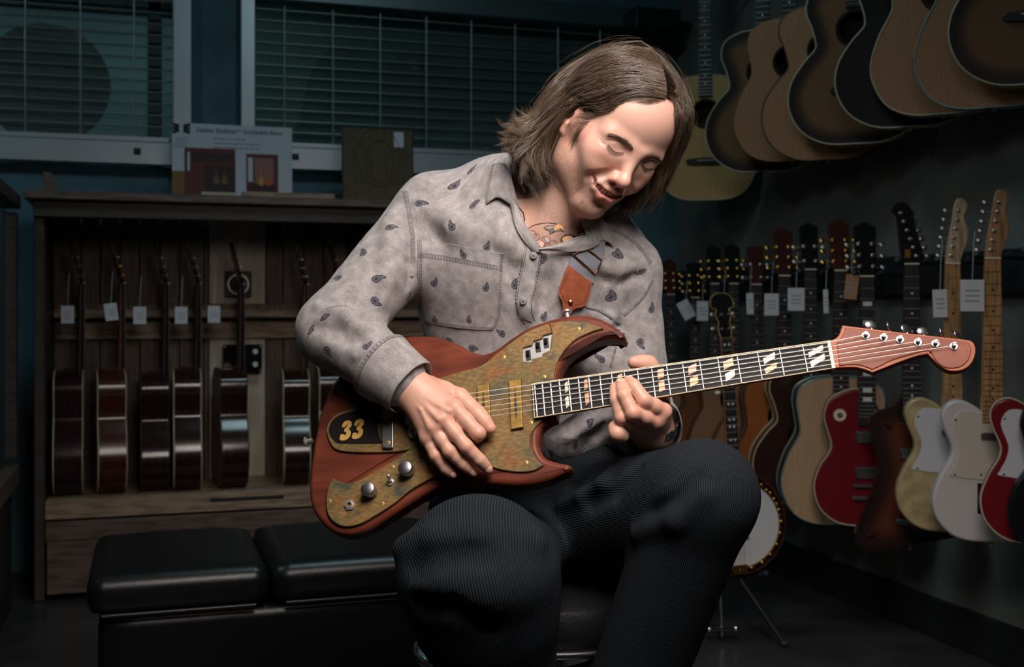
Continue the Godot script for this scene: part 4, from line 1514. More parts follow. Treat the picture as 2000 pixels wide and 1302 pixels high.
	var up := [
		# px of centre, py of bottom, shape, top etc.
		[1380, 390, "dread", "golden spruce acoustic guitar hanging lowest in the upper row", {"side": M.side_brown, "top": M.top_spruce, "binding": M.binding_cream}],
		[1492, 335, "jumbo", "black-edged sunburst acoustic guitar between the golden and the tan ones", {"side": M.side_dark, "burst": burst_dark, "binding": M.binding_cream}],
		[1545, 314, "dread", "plain tan acoustic guitar with black bridge in the upper row", {"side": M.side_brown, "top": M.top_tan}],
		[1614, 312, "jumbo", "light tan wide-bodied acoustic guitar behind the big sunburst one", {"side": M.side_brown, "top": M.top_tan, "binding": M.binding_dark}],
		[1672, 280, "jumbo", "large dark sunburst acoustic guitar with a glowing amber centre", {"side": M.side_dark, "burst": burst_dark, "binding": M.binding_cream}],
		[1775, 247, "jumbo", "all black acoustic guitar with pale binding in the upper row", {"side": M.top_black, "top": M.top_black, "binding": M.binding_cream}],
		[1842, 222, "dread", "reddish tan acoustic guitar between the black and the abalone-edged ones", {"side": M.side_brown, "top": M.top_tan, "binding": M.binding_cream}],
		[1938, 209, "dread", "tan acoustic guitar with green abalone edging in the upper row", {"side": M.side_brown, "top": M.top_tan, "binding": M.abalone}],
		[2026, 162, "jumbo", "dark sunburst acoustic guitar hanging highest in the upper row", {"side": M.side_dark, "burst": burst_dark, "binding": M.binding_cream}],
	]
	for q in up:
		var foot := on_x(q[0], q[1], gx + 0.02)
		var opt: Dictionary = q[4]
		opt["shape"] = q[2]
		opt["tuner"] = M.nickel
		opt["depth"] = 0.080
		var turn := face_turn(foot, -0.10)
		var b := Basis(Vector3.UP, turn) * Basis(Vector3.RIGHT, 0.09)
		instrument("acoustic_guitar", q[3], "guitar", "acoustic guitars in the upper row on the right wall", Transform3D(b, foot), opt)
		var hy: float = 0.86 if q[2] != "jumbo" else 0.88
		var nutp := foot + b * Vector3(0, hy, 0.0)
		var h := thing("wall_hanger", "black upper hanger holding the " + hanger_of(q[3]), "hanger", at(nutp + Vector3(0, 0.008, 0), turn), "guitar hangers of the upper row")
		for sgn in [-1.0, 1.0]:
			var y := MB.new()
			y.tube(PackedVector3Array([Vector3(sgn * 0.012, 0.0, -0.045), Vector3(sgn * 0.036, 0.0, -0.03), Vector3(sgn * 0.040, 0.003, 0.012)]), [0.008], 8)
			obj("padded_prong", y, M.black_rubber, h)
		var arm := MB.new()
		var wall := h.transform.affine_inverse() * Vector3(WALL_X, nutp.y + 0.008, nutp.z - 0.05)
		arm.tube(PackedVector3Array([Vector3(0, 0, -0.045), Vector3(0, 0, -0.06), wall]), [0.007], 8)
		obj("arm", arm, M.black_rail, h)
	var tg := [
		[1340, 586, 0.5, 0.050, 0.08, "tilted white price tag beside the corner guitar"], [1372, 588, 0.0, 0.045, 0.10, "white price tag left of the banjo headstock"], [1414, 588, 0.0, 0.045, 0.12, "white price tag right of the banjo headstock"],
		[1465, 572, 0.03, 0.026, 0.10, "narrow price tag seen edge-on by the four-string guitar"], [1507, 573, 0.0, 0.050, 0.11, "white price tag between the four-string and the orange guitar"], [1555, 562, 0.0, 0.056, 0.12, "white price tag with a dark mark beside the archtop's neck"],
		[1663, 536, -0.12, 0.040, 0.09, "brown paper tag between the natural and the red guitar"], [1836, 565, 0.04, 0.038, 0.14, "white price tag at the blonde guitar's neck"], [1899, 546, 0.0, 0.060, 0.13, "large white price tag left of the white guitar's neck"], [1613, 565, 0.03, 0.016, 0.10, "thin tag seen edge-on left of the natural guitar"],
	]
	for q in tg:
		var p := on_x(q[0], q[1], gx - 0.05)
		var hgt: float = 0.085 if q[0] > 1880 else 0.078
		price_tag(p, face_turn(p, 0.0), q[2], Vector2(q[3], hgt), q[4], q[5], M.top_tan if q[0] == 1663 else null)
	# dark wall bracket high in the corner
	var bp := on_x(1350, 60, WALL_X)
	var br := thing("corner_speaker_bracket", "dark wall bracket with a small box high in the room corner", "bracket", at(Vector3(WALL_X, bp.y, bp.z)))
	obj("box", box_mb(Vector3(0.22, 0.10, 0.16), 0.006, Vector3(-0.20, 0.02, 0)), M.black_rail, br)
	obj("arm", box_mb(Vector3(0.10, 0.03, 0.03), 0.003, Vector3(-0.05, 0.02, 0)), M.black_rail, br)

func hanger_of(l: String) -> String:
	var w := l.split(" ")
	return " ".join(w.slice(0, mini(11, w.size())))

func archtop_parts(g: Node3D) -> void:
	var br := MB.new()
	br.box(Transform3D(Basis(), Vector3(0, 0.20, 0.012)), Vector3(0.14, 0.012, 0.022), 0.003)
	obj("bridge", br, M.rosewood, g)
	var tp := MB.new()
	tp.plate(Transform3D(), PackedVector2Array([Vector2(-0.035, 0.0), Vector2(0.035, 0.0), Vector2(0.028, 0.10), Vector2(-0.028, 0.10)]), 0.006, 0.009, 0.001)
	obj("tailpiece", tp, M.nickel, g)

func dress(g: Node3D, fit: String) -> void:
	match fit:
		"lp", "lp_gold":
			var metal: Material = M.satin_steel if fit == "lp" else M.gold
			for y in [0.17, 0.285]:
				var pk := obj("pickup", box_mb(Vector3(0.072, 0.038, 0.012), 0.003, Vector3(0, y, 0.006)), metal, g)
				var sc := MB.new()
				for k in 6:
					sc.lathe(Transform3D(Basis(Vector3.RIGHT, PI / 2), Vector3(-0.025 + 0.01 * k, y + 0.009, 0.012)), PackedVector2Array([Vector2(0, 0.001), Vector2(0.0022, 0.001), Vector2(0.0024, 0)]), 8)
				obj("pole_piece", sc, M.black_rail, pk)
			obj("bridge", box_mb(Vector3(0.085, 0.011, 0.014), 0.003, Vector3(0, 0.128, 0.009)), metal, g)
			obj("tailpiece", box_mb(Vector3(0.095, 0.014, 0.014), 0.005, Vector3(0, 0.088, 0.010)), metal, g)
			var sw := put("switch_ring", disc_mb(0.020, 0.002, 20).mesh(), M.cream, g, Transform3D(Basis(), Vector3(-0.085, 0.355, 0.0)))
			put("switch_washer", ring_mb(0.003, 0.008, 0.002, 14).mesh(), M.head_black, sw, Transform3D(Basis(), Vector3(0, 0, 0.002)))
			for k in [[0.075, 0.05], [0.115, 0.085], [0.085, 0.105], [0.125, 0.14]]:
				put("knob", shared("knob", func() -> MB:
					var mb := MB.new()
					mb.lathe(Transform3D(Basis(Vector3.RIGHT, PI / 2), Vector3.ZERO), PackedVector2Array([Vector2(0, 0.016), Vector2(0.009, 0.016), Vector2(0.0115, 0.012), Vector2(0.013, 0)]), 16)
					return mb), M.gold, g, Transform3D(Basis(), Vector3(k[0], k[1], 0)))
			obj("pickguard", plate_mb([[0.035, 0.15], [0.075, 0.17], [0.085, 0.24], [0.04, 0.30]], 0.004, 0.007), M.head_black if fit == "lp" else M.cream, g)
		"offset":
			for y in [0.16, 0.28]:
				obj("pickup", box_mb(Vector3(0.068, 0.034, 0.010), 0.003, Vector3(0, y, 0.005)), M.satin_steel, g)
			obj("bridge", box_mb(Vector3(0.08, 0.012, 0.012), 0.003, Vector3(0, 0.11, 0.007)), M.satin_steel, g)
			obj("tailpiece", box_mb(Vector3(0.09, 0.02, 0.010), 0.004, Vector3(0, 0.075, 0.006)), M.satin_steel, g)
			var z := obj("emblem", box_mb(Vector3(0.016, 0.026, 0.001), 0.0, Vector3(-0.012, 0.03, 0.001)), M.gold, g.get_node("headstock"))
			z.set_meta("label", "gold letter-like emblem")
		"plank", "plank_white":
			obj("pickguard", plate_mb([[-0.028, 0.365], [-0.085, 0.37], [-0.108, 0.33], [-0.088, 0.27], [-0.095, 0.23], [-0.11, 0.20], [-0.105, 0.185], [0.03, 0.185], [0.04, 0.30], [0.03, 0.345]], 0.0005, 0.003), M.guard_white if fit == "plank" else M.guard_cream, g)
			obj("neck_pickup", box_mb(Vector3(0.062, 0.022, 0.006), 0.003, Vector3(0, 0.30, 0.005)), M.satin_steel, g)
			var bp := obj("bridge_plate", box_mb(Vector3(0.08, 0.085, 0.003), 0.001, Vector3(0, 0.125, 0.002)), M.satin_steel if fit == "plank" else M.black_gloss, g)
			for k in 3:
				var s := MB.new()
				s.tube(PackedVector3Array([Vector3(-0.025 + k * 0.019, 0.105, 0.009), Vector3(-0.012 + k * 0.019, 0.105, 0.009)]), [0.004], 8)
				obj("saddle", s, M.brass_old, bp)
			var cp := obj("control_plate", box_mb(Vector3(0.034, 0.16, 0.003), 0.001, Vector3(0.095, 0.13, 0.002)), M.satin_steel, g)
			for y in [0.09, 0.14]:
				put("knob", shared("knob_small", func() -> MB:
					var mb := MB.new()
					mb.lathe(Transform3D(Basis(Vector3.RIGHT, PI / 2), Vector3.ZERO), PackedVector2Array([Vector2(0, 0.018), Vector2(0.008, 0.018), Vector2(0.009, 0.016), Vector2(0.009, 0)]), 16)
					return mb), M.satin_steel, cp, Transform3D(Basis(), Vector3(0.095, y, 0.003)))
			for q in [[-0.10, 0.19], [-0.098, 0.345], [-0.03, 0.192]]:
				put("guard_screw", shared("gscrew", func() -> MB: return disc_mb(0.003, 0.001, 10)), M.head_black, g, Transform3D(Basis(), Vector3(q[0], q[1], 0.003)))

func plate_mb(pts: Array, z0: float, z1: float) -> MB:
	var mb := MB.new()
	mb.plate(Transform3D(), smooth_marked(pts, 3), z0, z1, 0.001)
	return mb

func build_banjo() -> void:
	var z := 3.62
	var c := K(1436, 1022, z)
	var px := F / z
	var rr := 101.0 / px
	# leans back a little on a tripod stand, face to the lens
	var foot := Vector3(c.x, 0, c.z)
	var yaw := TURN + 0.12
	var base := W(foot)
	var b := thing("banjo", "five-string banjo with a white drumhead and gold brackets on a stand", "banjo", Transform3D(Basis(Vector3.UP, yaw) * Basis(Vector3.BACK, 0.055) * Basis(Vector3.RIGHT, -0.03), W(c) - Vector3(0, 0, 0)))
	var tz := Basis(Vector3.RIGHT, PI / 2)
	var head := MB.new()
	head.lathe(Transform3D(tz, Vector3.ZERO), PackedVector2Array([Vector2(0, 0.018), Vector2(rr * 0.83, 0.018), Vector2(rr * 0.84, 0.012)]), 48)
	obj("drumhead", head, mat("drumhead_skin", srgb(206, 206, 212), 0.6), b)
	var hoop := MB.new()
	hoop.lathe(Transform3D(tz, Vector3.ZERO), PackedVector2Array([Vector2(rr * 0.835, 0.01), Vector2(rr * 0.835, 0.023), Vector2(rr * 0.865, 0.023), Vector2(rr * 0.865, 0.0)]), 48)
	obj("tension_hoop", hoop, M.gold, b)
	var pot := MB.new()
	pot.lathe(Transform3D(tz, Vector3.ZERO), PackedVector2Array([Vector2(rr * 0.86, 0.012), Vector2(rr * 0.86, -0.05), Vector2(0, -0.05)]), 48)
	obj("pot", pot, M.black_rail, b)
	var flange := MB.new()
	flange.lathe(Transform3D(tz, Vector3.ZERO), PackedVector2Array([Vector2(rr * 0.86, -0.004), Vector2(rr * 0.965, -0.004), Vector2(rr * 0.965, -0.008)]), 48)
	obj("flange", flange, M.head_black, b)
	var reso := MB.new()
	reso.lathe(Transform3D(tz, Vector3.ZERO), PackedVector2Array([Vector2(rr * 0.965, -0.01), Vector2(rr * 0.965, 0.006), Vector2(rr * 0.985, 0.009), Vector2(rr, 0.005), Vector2(rr, -0.06), Vector2(rr * 0.9, -0.075), Vector2(0, -0.08)]), 48)
	obj("resonator", reso, M.side_red, b)
	var bind := MB.new()
	bind.lathe(Transform3D(tz, Vector3.ZERO), PackedVector2Array([Vector2(rr * 0.985, 0.009), Vector2(rr * 0.993, 0.0105), Vector2(rr * 1.002, 0.008), Vector2(rr * 1.002, 0.003)]), 48)
	obj("resonator_binding", bind, M.binding_dark, b)
	for k in 24:
		var a := TAU * k / 24.0
		var t := Transform3D(Basis(Vector3.BACK, a), Vector3(cos(a) * rr * 0.91, sin(a) * rr * 0.91, 0.0))
		put("bracket", shared("banjo bracket", func() -> MB:
			var mb := MB.new()
			mb.box(Transform3D(Basis(), Vector3(-0.004, 0, 0.012)), Vector3(0.008, 0.007, 0.022), 0.002)
			mb.ball(Transform3D(Basis(), Vector3(-0.006, 0, 0.023)), Vector3(0.006, 0.005, 0.004), 8, 6)
			mb.ball(Transform3D(Basis(), Vector3(0.0, 0.014, 0.0)), Vector3(0.006, 0.007, 0.003), 8, 6)
			return mb), M.gold, b, t)
	var nutl := (K(1393, 662, z) - c).length()
	var neck := MB.new()
	neck.tube(PackedVector3Array([Vector3(0, rr * 0.8, 0.02), Vector3(0, rr * 1.2, 0.012), Vector3(0, nutl, 0.012)]), [0.024, 0.021, 0.017], 10, true, 0.7, Vector3.BACK)
	obj("neck", neck, M.neck_mahogany, b)
	var fb := MB.new()
	fb.plate(Transform3D(), PackedVector2Array([Vector2(-0.022, rr * 0.75), Vector2(0.022, rr * 0.75), Vector2(0.017, nutl), Vector2(-0.017, nutl)]), 0.022, 0.030, 0.001)
	var board := obj("fretboard", fb, M.head_black, b)
	for s in [-1.0, 1.0]:
		var eb := MB.new()
		eb.tube(PackedVector3Array([Vector3(s * 0.0225, rr * 0.75, 0.028), Vector3(s * 0.0175, nutl, 0.028)]), [0.0022], 6)
		obj("edge_binding", eb, wood("binding_wood", srgb(176, 116, 78), 0.4), board)
	for k in range(1, 20):
		var y := nutl - 0.67 * (1.0 - pow(2.0, -k / 12.0))
		if y < rr * 0.78:
			break
		put("fret", shared("fret", func() -> MB: return MB.new()), M.nickel, board, Transform3D(Basis().scaled(Vector3(0.019, 1, 1)), Vector3(0, y, 0.030)))
		if k in [1, 3, 5, 7, 9, 10, 12, 14, 15, 17]:
			for s in [-1.0, 1.0]:
				put("inlay", shared("dot", func() -> MB: return MB.new()), M.pearl, board, Transform3D(Basis().scaled(Vector3(1.0, 1.2, 1)), Vector3(s * 0.007, y + 0.017, 0.030)))
	var hp := smooth_marked([[-0.016, 0.0, 1], [0.016, 0.0, 1], [0.022, 0.03], [0.018, 0.05], [0.026, 0.075], [0.020, 0.092], [0.036, 0.10], [0.035, 0.125], [0.018, 0.143], [-0.018, 0.143], [-0.035, 0.125], [-0.036, 0.10], [-0.020, 0.092], [-0.026, 0.075], [-0.018, 0.05], [-0.022, 0.03]], 3)
	var hs := MB.new()
	hs.plate(Transform3D(Basis(Vector3.RIGHT, -0.2), Vector3(0, nutl, 0.024)), hp, -0.012, 0.0, 0.002)
	var hn := obj("headstock", hs, M.head_black, b)
	var hb := MB.new()
	var path := PackedVector3Array()
	for q in hp:
		path.append(Vector3(0, nutl, 0.024) + Basis(Vector3.RIGHT, -0.2) * Vector3(q.x, q.y, 0.0))
	path.append(path[0])
	hb.tube(path, [0.0016], 5, false)
	obj("headstock_binding", hb, M.brass_old, hn)
	for s in [-1.0, 1.0]:
		for y in [0.03, 0.075]:
			var t := MB.new()
			t.ball(Transform3D(Basis(), Vector3(s * 0.034, nutl + y, 0.0)), Vector3(0.008, 0.007, 0.006), 10, 6)
			t.lathe(Transform3D(tz, Vector3(s * 0.012, nutl + y, 0.02)), PackedVector2Array([Vector2(0, 0.014), Vector2(0.003, 0.014), Vector2(0.003, 0)]), 8)
			obj("tuner", t, M.nickel, hn)
	var pegn := MB.new()
	pegn.ball(Transform3D(Basis(), Vector3(-0.034, nutl - 0.17, 0.012)), Vector3(0.010, 0.006, 0.006), 10, 6)
	obj("fifth_peg", pegn, M.pearl, b)
	var brd := MB.new()
	brd.box(Transform3D(Basis(), Vector3(0, -rr * 0.25, 0.024)), Vector3(0.07, 0.006, 0.014), 0.001)
	obj("bridge", brd, M.maple, b)
	for k in 5:
		var s := MB.new()
		s.tube(PackedVector3Array([Vector3(-0.016 + 0.008 * k, -rr * 0.82, 0.025), Vector3(-0.016 + 0.008 * k, -rr * 0.25, 0.032), Vector3(-0.013 + 0.0065 * k, nutl, 0.031)]), [0.0005], 4)
		obj("string", s, M.nickel, b)
	var tl := MB.new()
	tl.box(Transform3D(Basis(), Vector3(0, -rr * 0.86, 0.022)), Vector3(0.05, 0.03, 0.008), 0.002)
	obj("tailpiece", tl, M.gold, b)
	# stand
	var st := thing("banjo_stand", "folding black tripod instrument stand with a chrome post under the banjo", "stand", at(base, yaw))
	var up := c.y - rr
	var post := MB.new()
	post.tube(PackedVector3Array([Vector3(-0.045, 0.02, 0.01), Vector3(-0.045, up - 0.01, -0.02)]), [0.0055], 10)
	obj("post", post, M.satin_steel, st)
	var clamp_ := MB.new()
	clamp_.tube(PackedVector3Array([Vector3(-0.085, 0.045, 0.012), Vector3(-0.005, 0.045, 0.012)]), [0.007], 8)
	clamp_.ball(Transform3D(Basis(), Vector3(-0.088, 0.045, 0.012)), Vector3(0.010, 0.010, 0.010), 10, 6)
	clamp_.ball(Transform3D(Basis(), Vector3(-0.002, 0.045, 0.012)), Vector3(0.010, 0.010, 0.010), 10, 6)
	obj("clamp", clamp_, M.chrome, st)
	var f1 := K(1520, 1220, z - 0.0)
	for q in [Vector3(0.135, 0.008, 0.07), Vector3(-0.20, 0.008, 0.05), Vector3(-0.045, 0.008, -0.22)]:
		var leg := MB.new()
		leg.tube(PackedVector3Array([Vector3(-0.01, up + 0.03, -0.03), q]), [0.008], 8)
		var ln := obj("leg", leg, M.black_rail, st)
		var ft := MB.new()
		ft.ball(Transform3D(Basis(), q + Vector3(0, 0.002, 0)), Vector3(0.014, 0.010, 0.014), 10, 6)
		obj("rubber_foot", ft, M.black_rubber, ln)
	var cr := MB.new()
	cr.tube(PackedVector3Array([Vector3(-0.09, up + 0.012, 0.03), Vector3(-0.085, up - 0.006, -0.03), Vector3(0.085, up - 0.006, -0.03), Vector3(0.09, up + 0.012, 0.03)]), [0.008], 8)
	obj("cradle", cr, M.black_rubber, st)

# ---------------------------------------------------------------- the player's guitar
# local frame: x along the neck to the headstock, y across the face upwards, z out of the face; z = 0 is the body's face
var g_frame: Transform3D        # cam frame

func g_setup() -> void:
	var p0 := K(1042, 782, 1.690)
	var p1 := K(1624, 692, 1.630)
	var a := (p1 - p0).normalized()
	var n := Vector3(0.0, sin(0.46), cos(0.46))
	n = (n - a * n.dot(a)).normalized()
	var b := n.cross(a).normalized()
	g_frame = Transform3D(Basis(a, b, n), p0 - n * 0.012)

func G(px: float, py: float, h := 0.0) -> Vector2:
	var e := Vector3(0, EYE, 0)
	var d := K(px, py, 1.0) - e
	var n := g_frame.basis.z
	var t := (h - (e - g_frame.origin).dot(n)) / d.dot(n)
	var p := e + d * t - g_frame.origin
	return Vector2(p.dot(g_frame.basis.x), p.dot(g_frame.basis.y))

func g_poly(pts: Array, h: float, sub := 4, dy := 0.0) -> PackedVector2Array:
	var q := []
	for p in pts:
		var g := G(p[0], p[1] + dy, h)
		if p.size() > 2:
			q.append([g.x, g.y, 1])
		else:
			q.append([g.x, g.y])
	return smooth_marked(q, sub)

func patina_texture() -> ImageTexture:
	var n1 := FastNoiseLite.new()
	n1.seed = 4; n1.frequency = 0.006; n1.fractal_octaves = 4
	var n2 := FastNoiseLite.new()
	n2.seed = 9; n2.frequency = 0.02; n2.fractal_octaves = 4
	var n3 := FastNoiseLite.new()
	n3.seed = 14; n3.frequency = 0.22; n3.fractal_octaves = 2
	var im := Image.create_empty(1024, 640, false, Image.FORMAT_RGB8)
	var tan_ := srgb(124, 99, 62)
	var olive := srgb(100, 88, 58)
	var rust := srgb(128, 84, 50)
	var slate := srgb(66, 70, 64)
	for y in 640:
		for x in 1024:
			var a := n1.get_noise_2d(x, y * 1.4)
			var b := n2.get_noise_2d(x * 0.7, y * 1.3 + 200.0)
			var d := n3.get_noise_2d(x * 0.35, y * 1.6)
			var c := tan_.lerp(olive, clampf(0.5 + a * 1.8, 0, 1))
			c = c.lerp(rust, clampf((b - 0.16) * 2.2, 0, 0.7))
			c = c.lerp(slate, clampf((-b - 0.14) * 2.6 + (a - 0.1) * 0.8, 0, 0.8))
			var k := 1.0 + d * 0.22
			im.set_pixel(x, y, Color(c.r * k, c.g * k, c.b * k))
	return ImageTexture.create_from_image(im)

func streak_texture(base: Color, dark: Color, fx: float, fy: float, sd: int, amount: float) -> ImageTexture:
	var n1 := FastNoiseLite.new()
	n1.seed = sd; n1.frequency = 0.02; n1.fractal_octaves = 5
	var n2 := FastNoiseLite.new()
	n2.seed = sd + 1; n2.frequency = 0.008; n2.fractal_octaves = 3
	var im := Image.create_empty(1024, 512, false, Image.FORMAT_RGB8)
	for y in 512:
		for x in 1024:
			var a := n1.get_noise_2d(x * fx, y * fy)
			var b := n2.get_noise_2d(x, y)
			im.set_pixel(x, y, base.lerp(dark, clampf(0.35 + a * amount + b * 0.5, 0, 1)))
	return ImageTexture.create_from_image(im)

func uv_mat(called: String, t: Texture2D, rough: float, scale: float) -> StandardMaterial3D:
	var m := mat(called, Color(1, 1, 1), rough)
	m.albedo_texture = t
	m.uv1_triplanar = true
	m.uv1_scale = Vector3(1.0, 1.0 if scale < 5.0 else 4.0, 1.0)
	m.uv1_offset = Vector3(0.38, 0.5, 0.5)
	m.metallic_specular = 0.28
	return m

func build_guitar() -> void:
	g_setup()
	var mahog := uv_mat("mahogany_oiled", streak_texture(srgb(112, 56, 40), srgb(74, 35, 27), 0.25, 2.6, 31, 0.9), 0.36, 3.0)
	var guard := uv_mat("patina_guard", patina_texture(), 0.5, 3.6)
	guard.metallic = 0.1
	var neckw := uv_mat("neck_wood_red", streak_texture(srgb(146, 82, 60), srgb(118, 62, 46), 0.15, 2.8, 51, 0.8), 0.38, 3.2)
	var rimw := uv_mat("rim_wood", streak_texture(srgb(176, 102, 72), srgb(150, 84, 58), 0.15, 2.8, 57, 0.8), 0.38, 3.2)
	var ebony := uv_mat("ebony_board", streak_texture(srgb(20, 18, 21), srgb(38, 31, 33), 0.12, 4.2, 71, 1.3), 0.5, 4.0)
	var gold_bar := uv_mat("aged_gold_cover", streak_texture(srgb(166, 134, 70), srgb(130, 102, 52), 0.9, 1.2, 91, 0.9), 0.38, 6.0)
	gold_bar.metallic = 0.5
	var edge_cream := mat("edge_binding_cream", srgb(206, 184, 140), 0.4)
	var bone := mat("nut_bone", srgb(240, 226, 186), 0.4)
	var shell_a := mat("pearl_white", srgb(226, 216, 196), 0.25)
	var shell_b := mat("pearl_gold", srgb(196, 158, 84), 0.25)
	var shell_c := mat("pearl_rose", srgb(206, 150, 112), 0.25)
	mat("string_steel", srgb(226, 224, 216), 0.35, 0.35)
	var wt := g_frame
	var o := thing("electric_guitar", "reddish brown double-horned electric guitar with weathered brass-toned pickguard, held by the man", "guitar", Transform3D(Basis(Vector3.UP, TURN) * wt.basis, W(wt.origin)))
	# body
	var out := [[748, 664], [800, 654], [850, 655], [890, 668], [917, 682], [938, 689], [952, 687], [970, 679], [997, 659], [1025, 641], [1055, 628], [1085, 619], [1110, 614], [1138, 613], [1166, 618], [1188, 628], [1207, 640], [1217, 649], [1222, 657], [1219, 662], [1208, 658], [1192, 657], [1168, 662], [1141, 674], [1119, 688], [1103, 704], [1094, 722], [1090, 742, 1], [1086, 815, 1], [1070, 822], [1058, 832], [1053, 848], [1052, 864], [1055, 879], [1066, 893], [1088, 901], [1108, 905], [1116, 911], [1112, 917], [1096, 925], [1066, 938], [1026, 946], [986, 946], [924, 940], [890, 939], [862, 944], [826, 966], [791, 988], [745, 1018], [707, 1038], [676, 1044], [646, 1036], [620, 1012], [606, 984], [602, 950], [606, 905], [612, 862], [622, 812], [636, 774], [655, 738], [695, 694]]
	var bp := g_poly(out, 0.0, 4)
	var body := MB.new()
	body.plate(Transform3D(), bp, -0.040, 0.0, 0.009, 0.012, 4)
	obj("body", body, mahog, o)
	# pickguard with the stepped opening
	var hole := [[1021, 679], [1039, 674], [1042, 666], [1058, 661], [1061, 655], [1078, 650], [1074, 683], [1060, 690], [1058, 696], [1039, 700], [1038, 706], [1021, 705]]
	var gp := g_poly([[852, 744], [860, 737], [903, 724], [931, 717], [948, 708], [970, 690], [997, 669], [1025, 650], [1058, 635], [1086, 628], [1113, 626], [1141, 629], [1163, 635], [1178, 641, 1], [1152, 649], [1124, 663], [1105, 681], [1092, 700], [1085, 719], [1081, 742, 1], [1041, 748, 1], [1044, 814, 1], [1062, 818, 1], [1047, 832], [1037, 849], [1034, 866], [1039, 882], [1050, 899], [1061, 908, 1], [1046, 917], [1025, 921], [997, 920], [961, 912], [915, 892], [880, 862], [858, 820], [850, 780]], 0.004, 4)
	# join the opening to the outline by a hair-thin cut
	var best := 0
	var h0 := G(hole[5][0], hole[5][1], 0.004)
	for i in gp.size():
		if gp[i].distance_to(h0) < gp[best].distance_to(h0):
			best = i
	var cut := PackedVector2Array()
	var area := 0.0
	for i in gp.size():
		area += gp[i].cross(gp[(i + 1) % gp.size()])
	var hp := PackedVector2Array()
	var harea := 0.0
	for q in hole:
		hp.append(G(q[0], q[1], 0.004))
	for i in hp.size():
		harea += hp[i].cross(hp[(i + 1) % hp.size()])
	for i in gp.size():
		cut.append(gp[i])
		if i == best:
			var m := hp.size()
			for k in m + 1:
				var id := (5 + k) % m if harea * area < 0.0 else (5 - k + m * 2) % m
				var hv := hp[id]
				if k == m:
					hv += Vector2(0.00012, 0)
				cut.append(hv)
			cut.append(gp[i] + Vector2(0.00012, 0))
	var pg := MB.new()
	if Geometry2D.triangulate_polygon(cut).is_empty():
		print("guard cut failed")
		cut = gp
	pg.plate(Transform3D(), cut, 0.0, 0.0042, 0.0018, 0.0, 3)
	var pgn := obj("pickguard", pg, guard, o)
	var well := MB.new()
	var wp := PackedVector2Array()
	for q in hole:
		wp.append(G(q[0], q[1], 0.002))
	well.plate(Transform3D(), wp, 0.0, 0.0006, 0.0)
	var welln := obj("switch_plate", well, mat("switch_steel", srgb(150, 150, 148), 0.4, 0.6), pgn)
	for q in [[1031, 692], [1050, 676], [1066, 668]]:
		var s := G(q[0], q[1], 0.004)
		var sl := MB.new()
		sl.box(Transform3D(Basis(), Vector3(s.x, s.y, 0.0012)), Vector3(0.0078, 0.0165, 0.0012), 0.0004)
		obj("switch_slot", sl, M.black_rail, welln)
		var kn := MB.new()
		kn.box(Transform3D(Basis(), Vector3(s.x, s.y + 0.0015, 0.0038)), Vector3(0.0048, 0.0082, 0.0055), 0.001)
		obj("slide_switch", kn, M.black_gloss, welln)
	for q in [[984, 697], [1130, 641.5], [1063, 735], [1037, 825], [1028, 903], [872, 768]]:
		screw(pgn, G(q[0], q[1], 0.0042), 0.0042, 0.0030)
	for q in [[997, 703], [1105, 647], [1057, 713], [1000, 706]]:
		var s := G(q[0], q[1], 0.0042)
		put("pin_hole", shared("pin", func() -> MB: return disc_mb(0.0010, 0.0003, 8)), M.black_rail, pgn, Transform3D(Basis(), Vector3(s.x, s.y, 0.0042)))
	# control plate
	var cp := MB.new()
	var cpp := g_poly([[650, 933, 1], [664, 941], [684, 943], [707, 934], [731, 920], [767, 900], [802, 876], [830, 866], [858, 862], [876, 872], [878, 892], [866, 918], [837, 936], [802, 957], [767, 985], [731, 1008], [703, 1023], [675, 1028], [654, 1021], [640, 1003], [637, 977], [641, 952]], 0.005, 4)
	cp.plate(Transform3D(), cpp, 0.0, 0.0058, 0.002, 0.0, 3)
	var cpn := obj("control_plate", cp, guard, o)
	var kz := 0.0058
	for q in [[793, 915], [720, 956]]:
		var s := G(q[0], q[1], kz + 0.012)
		var kb := put("knob", shared("main knob", func() -> MB:
			var mb := MB.new()
			mb.lathe(Transform3D(Basis(Vector3.RIGHT, PI / 2), Vector3.ZERO), PackedVector2Array([Vector2(0, 0.019), Vector2(0.0092, 0.019), Vector2(0.0101, 0.0184), Vector2(0.0105, 0.0172), Vector2(0.0105, 0.001), Vector2(0.0100, 0)]), 32)
			return mb), M.satin_steel, cpn, Transform3D(Basis(), Vector3(s.x, s.y, kz)))
		put("set_screw", shared("set screw", func() -> MB: return disc_mb(0.0016, 0.0004, 10)), M.black_rail, kb, Transform3D(Basis(Vector3.RIGHT, PI / 2) * Basis(Vector3.UP, 0.9), Vector3(0.0066, -0.0084, 0.006)))
	var sw := G(763, 941, kz)
	var tg := MB.new()
	tg.lathe(Transform3D(Basis(Vector3.RIGHT, PI / 2), Vector3(sw.x, sw.y, kz)), PackedVector2Array([Vector2(0.0035, 0.003), Vector2(0.0058, 0.003), Vector2(0.0062, 0.0015), Vector2(0.0062, 0)]), 6)
	tg.tube(PackedVector3Array([Vector3(sw.x, sw.y, kz), Vector3(sw.x, sw.y + 0.001, kz + 0.006), Vector3(sw.x + 0.001, sw.y + 0.005, kz + 0.014)]), [0.003, 0.0022, 0.003], 10)
	tg.ball(Transform3D(Basis(), Vector3(sw.x + 0.001, sw.y + 0.005, kz + 0.014)), Vector3(0.0032, 0.0032, 0.0032), 10, 8)
	obj("toggle_switch", tg, M.nickel, cpn)
	var jk := G(683, 986, kz)
	var jc := MB.new()
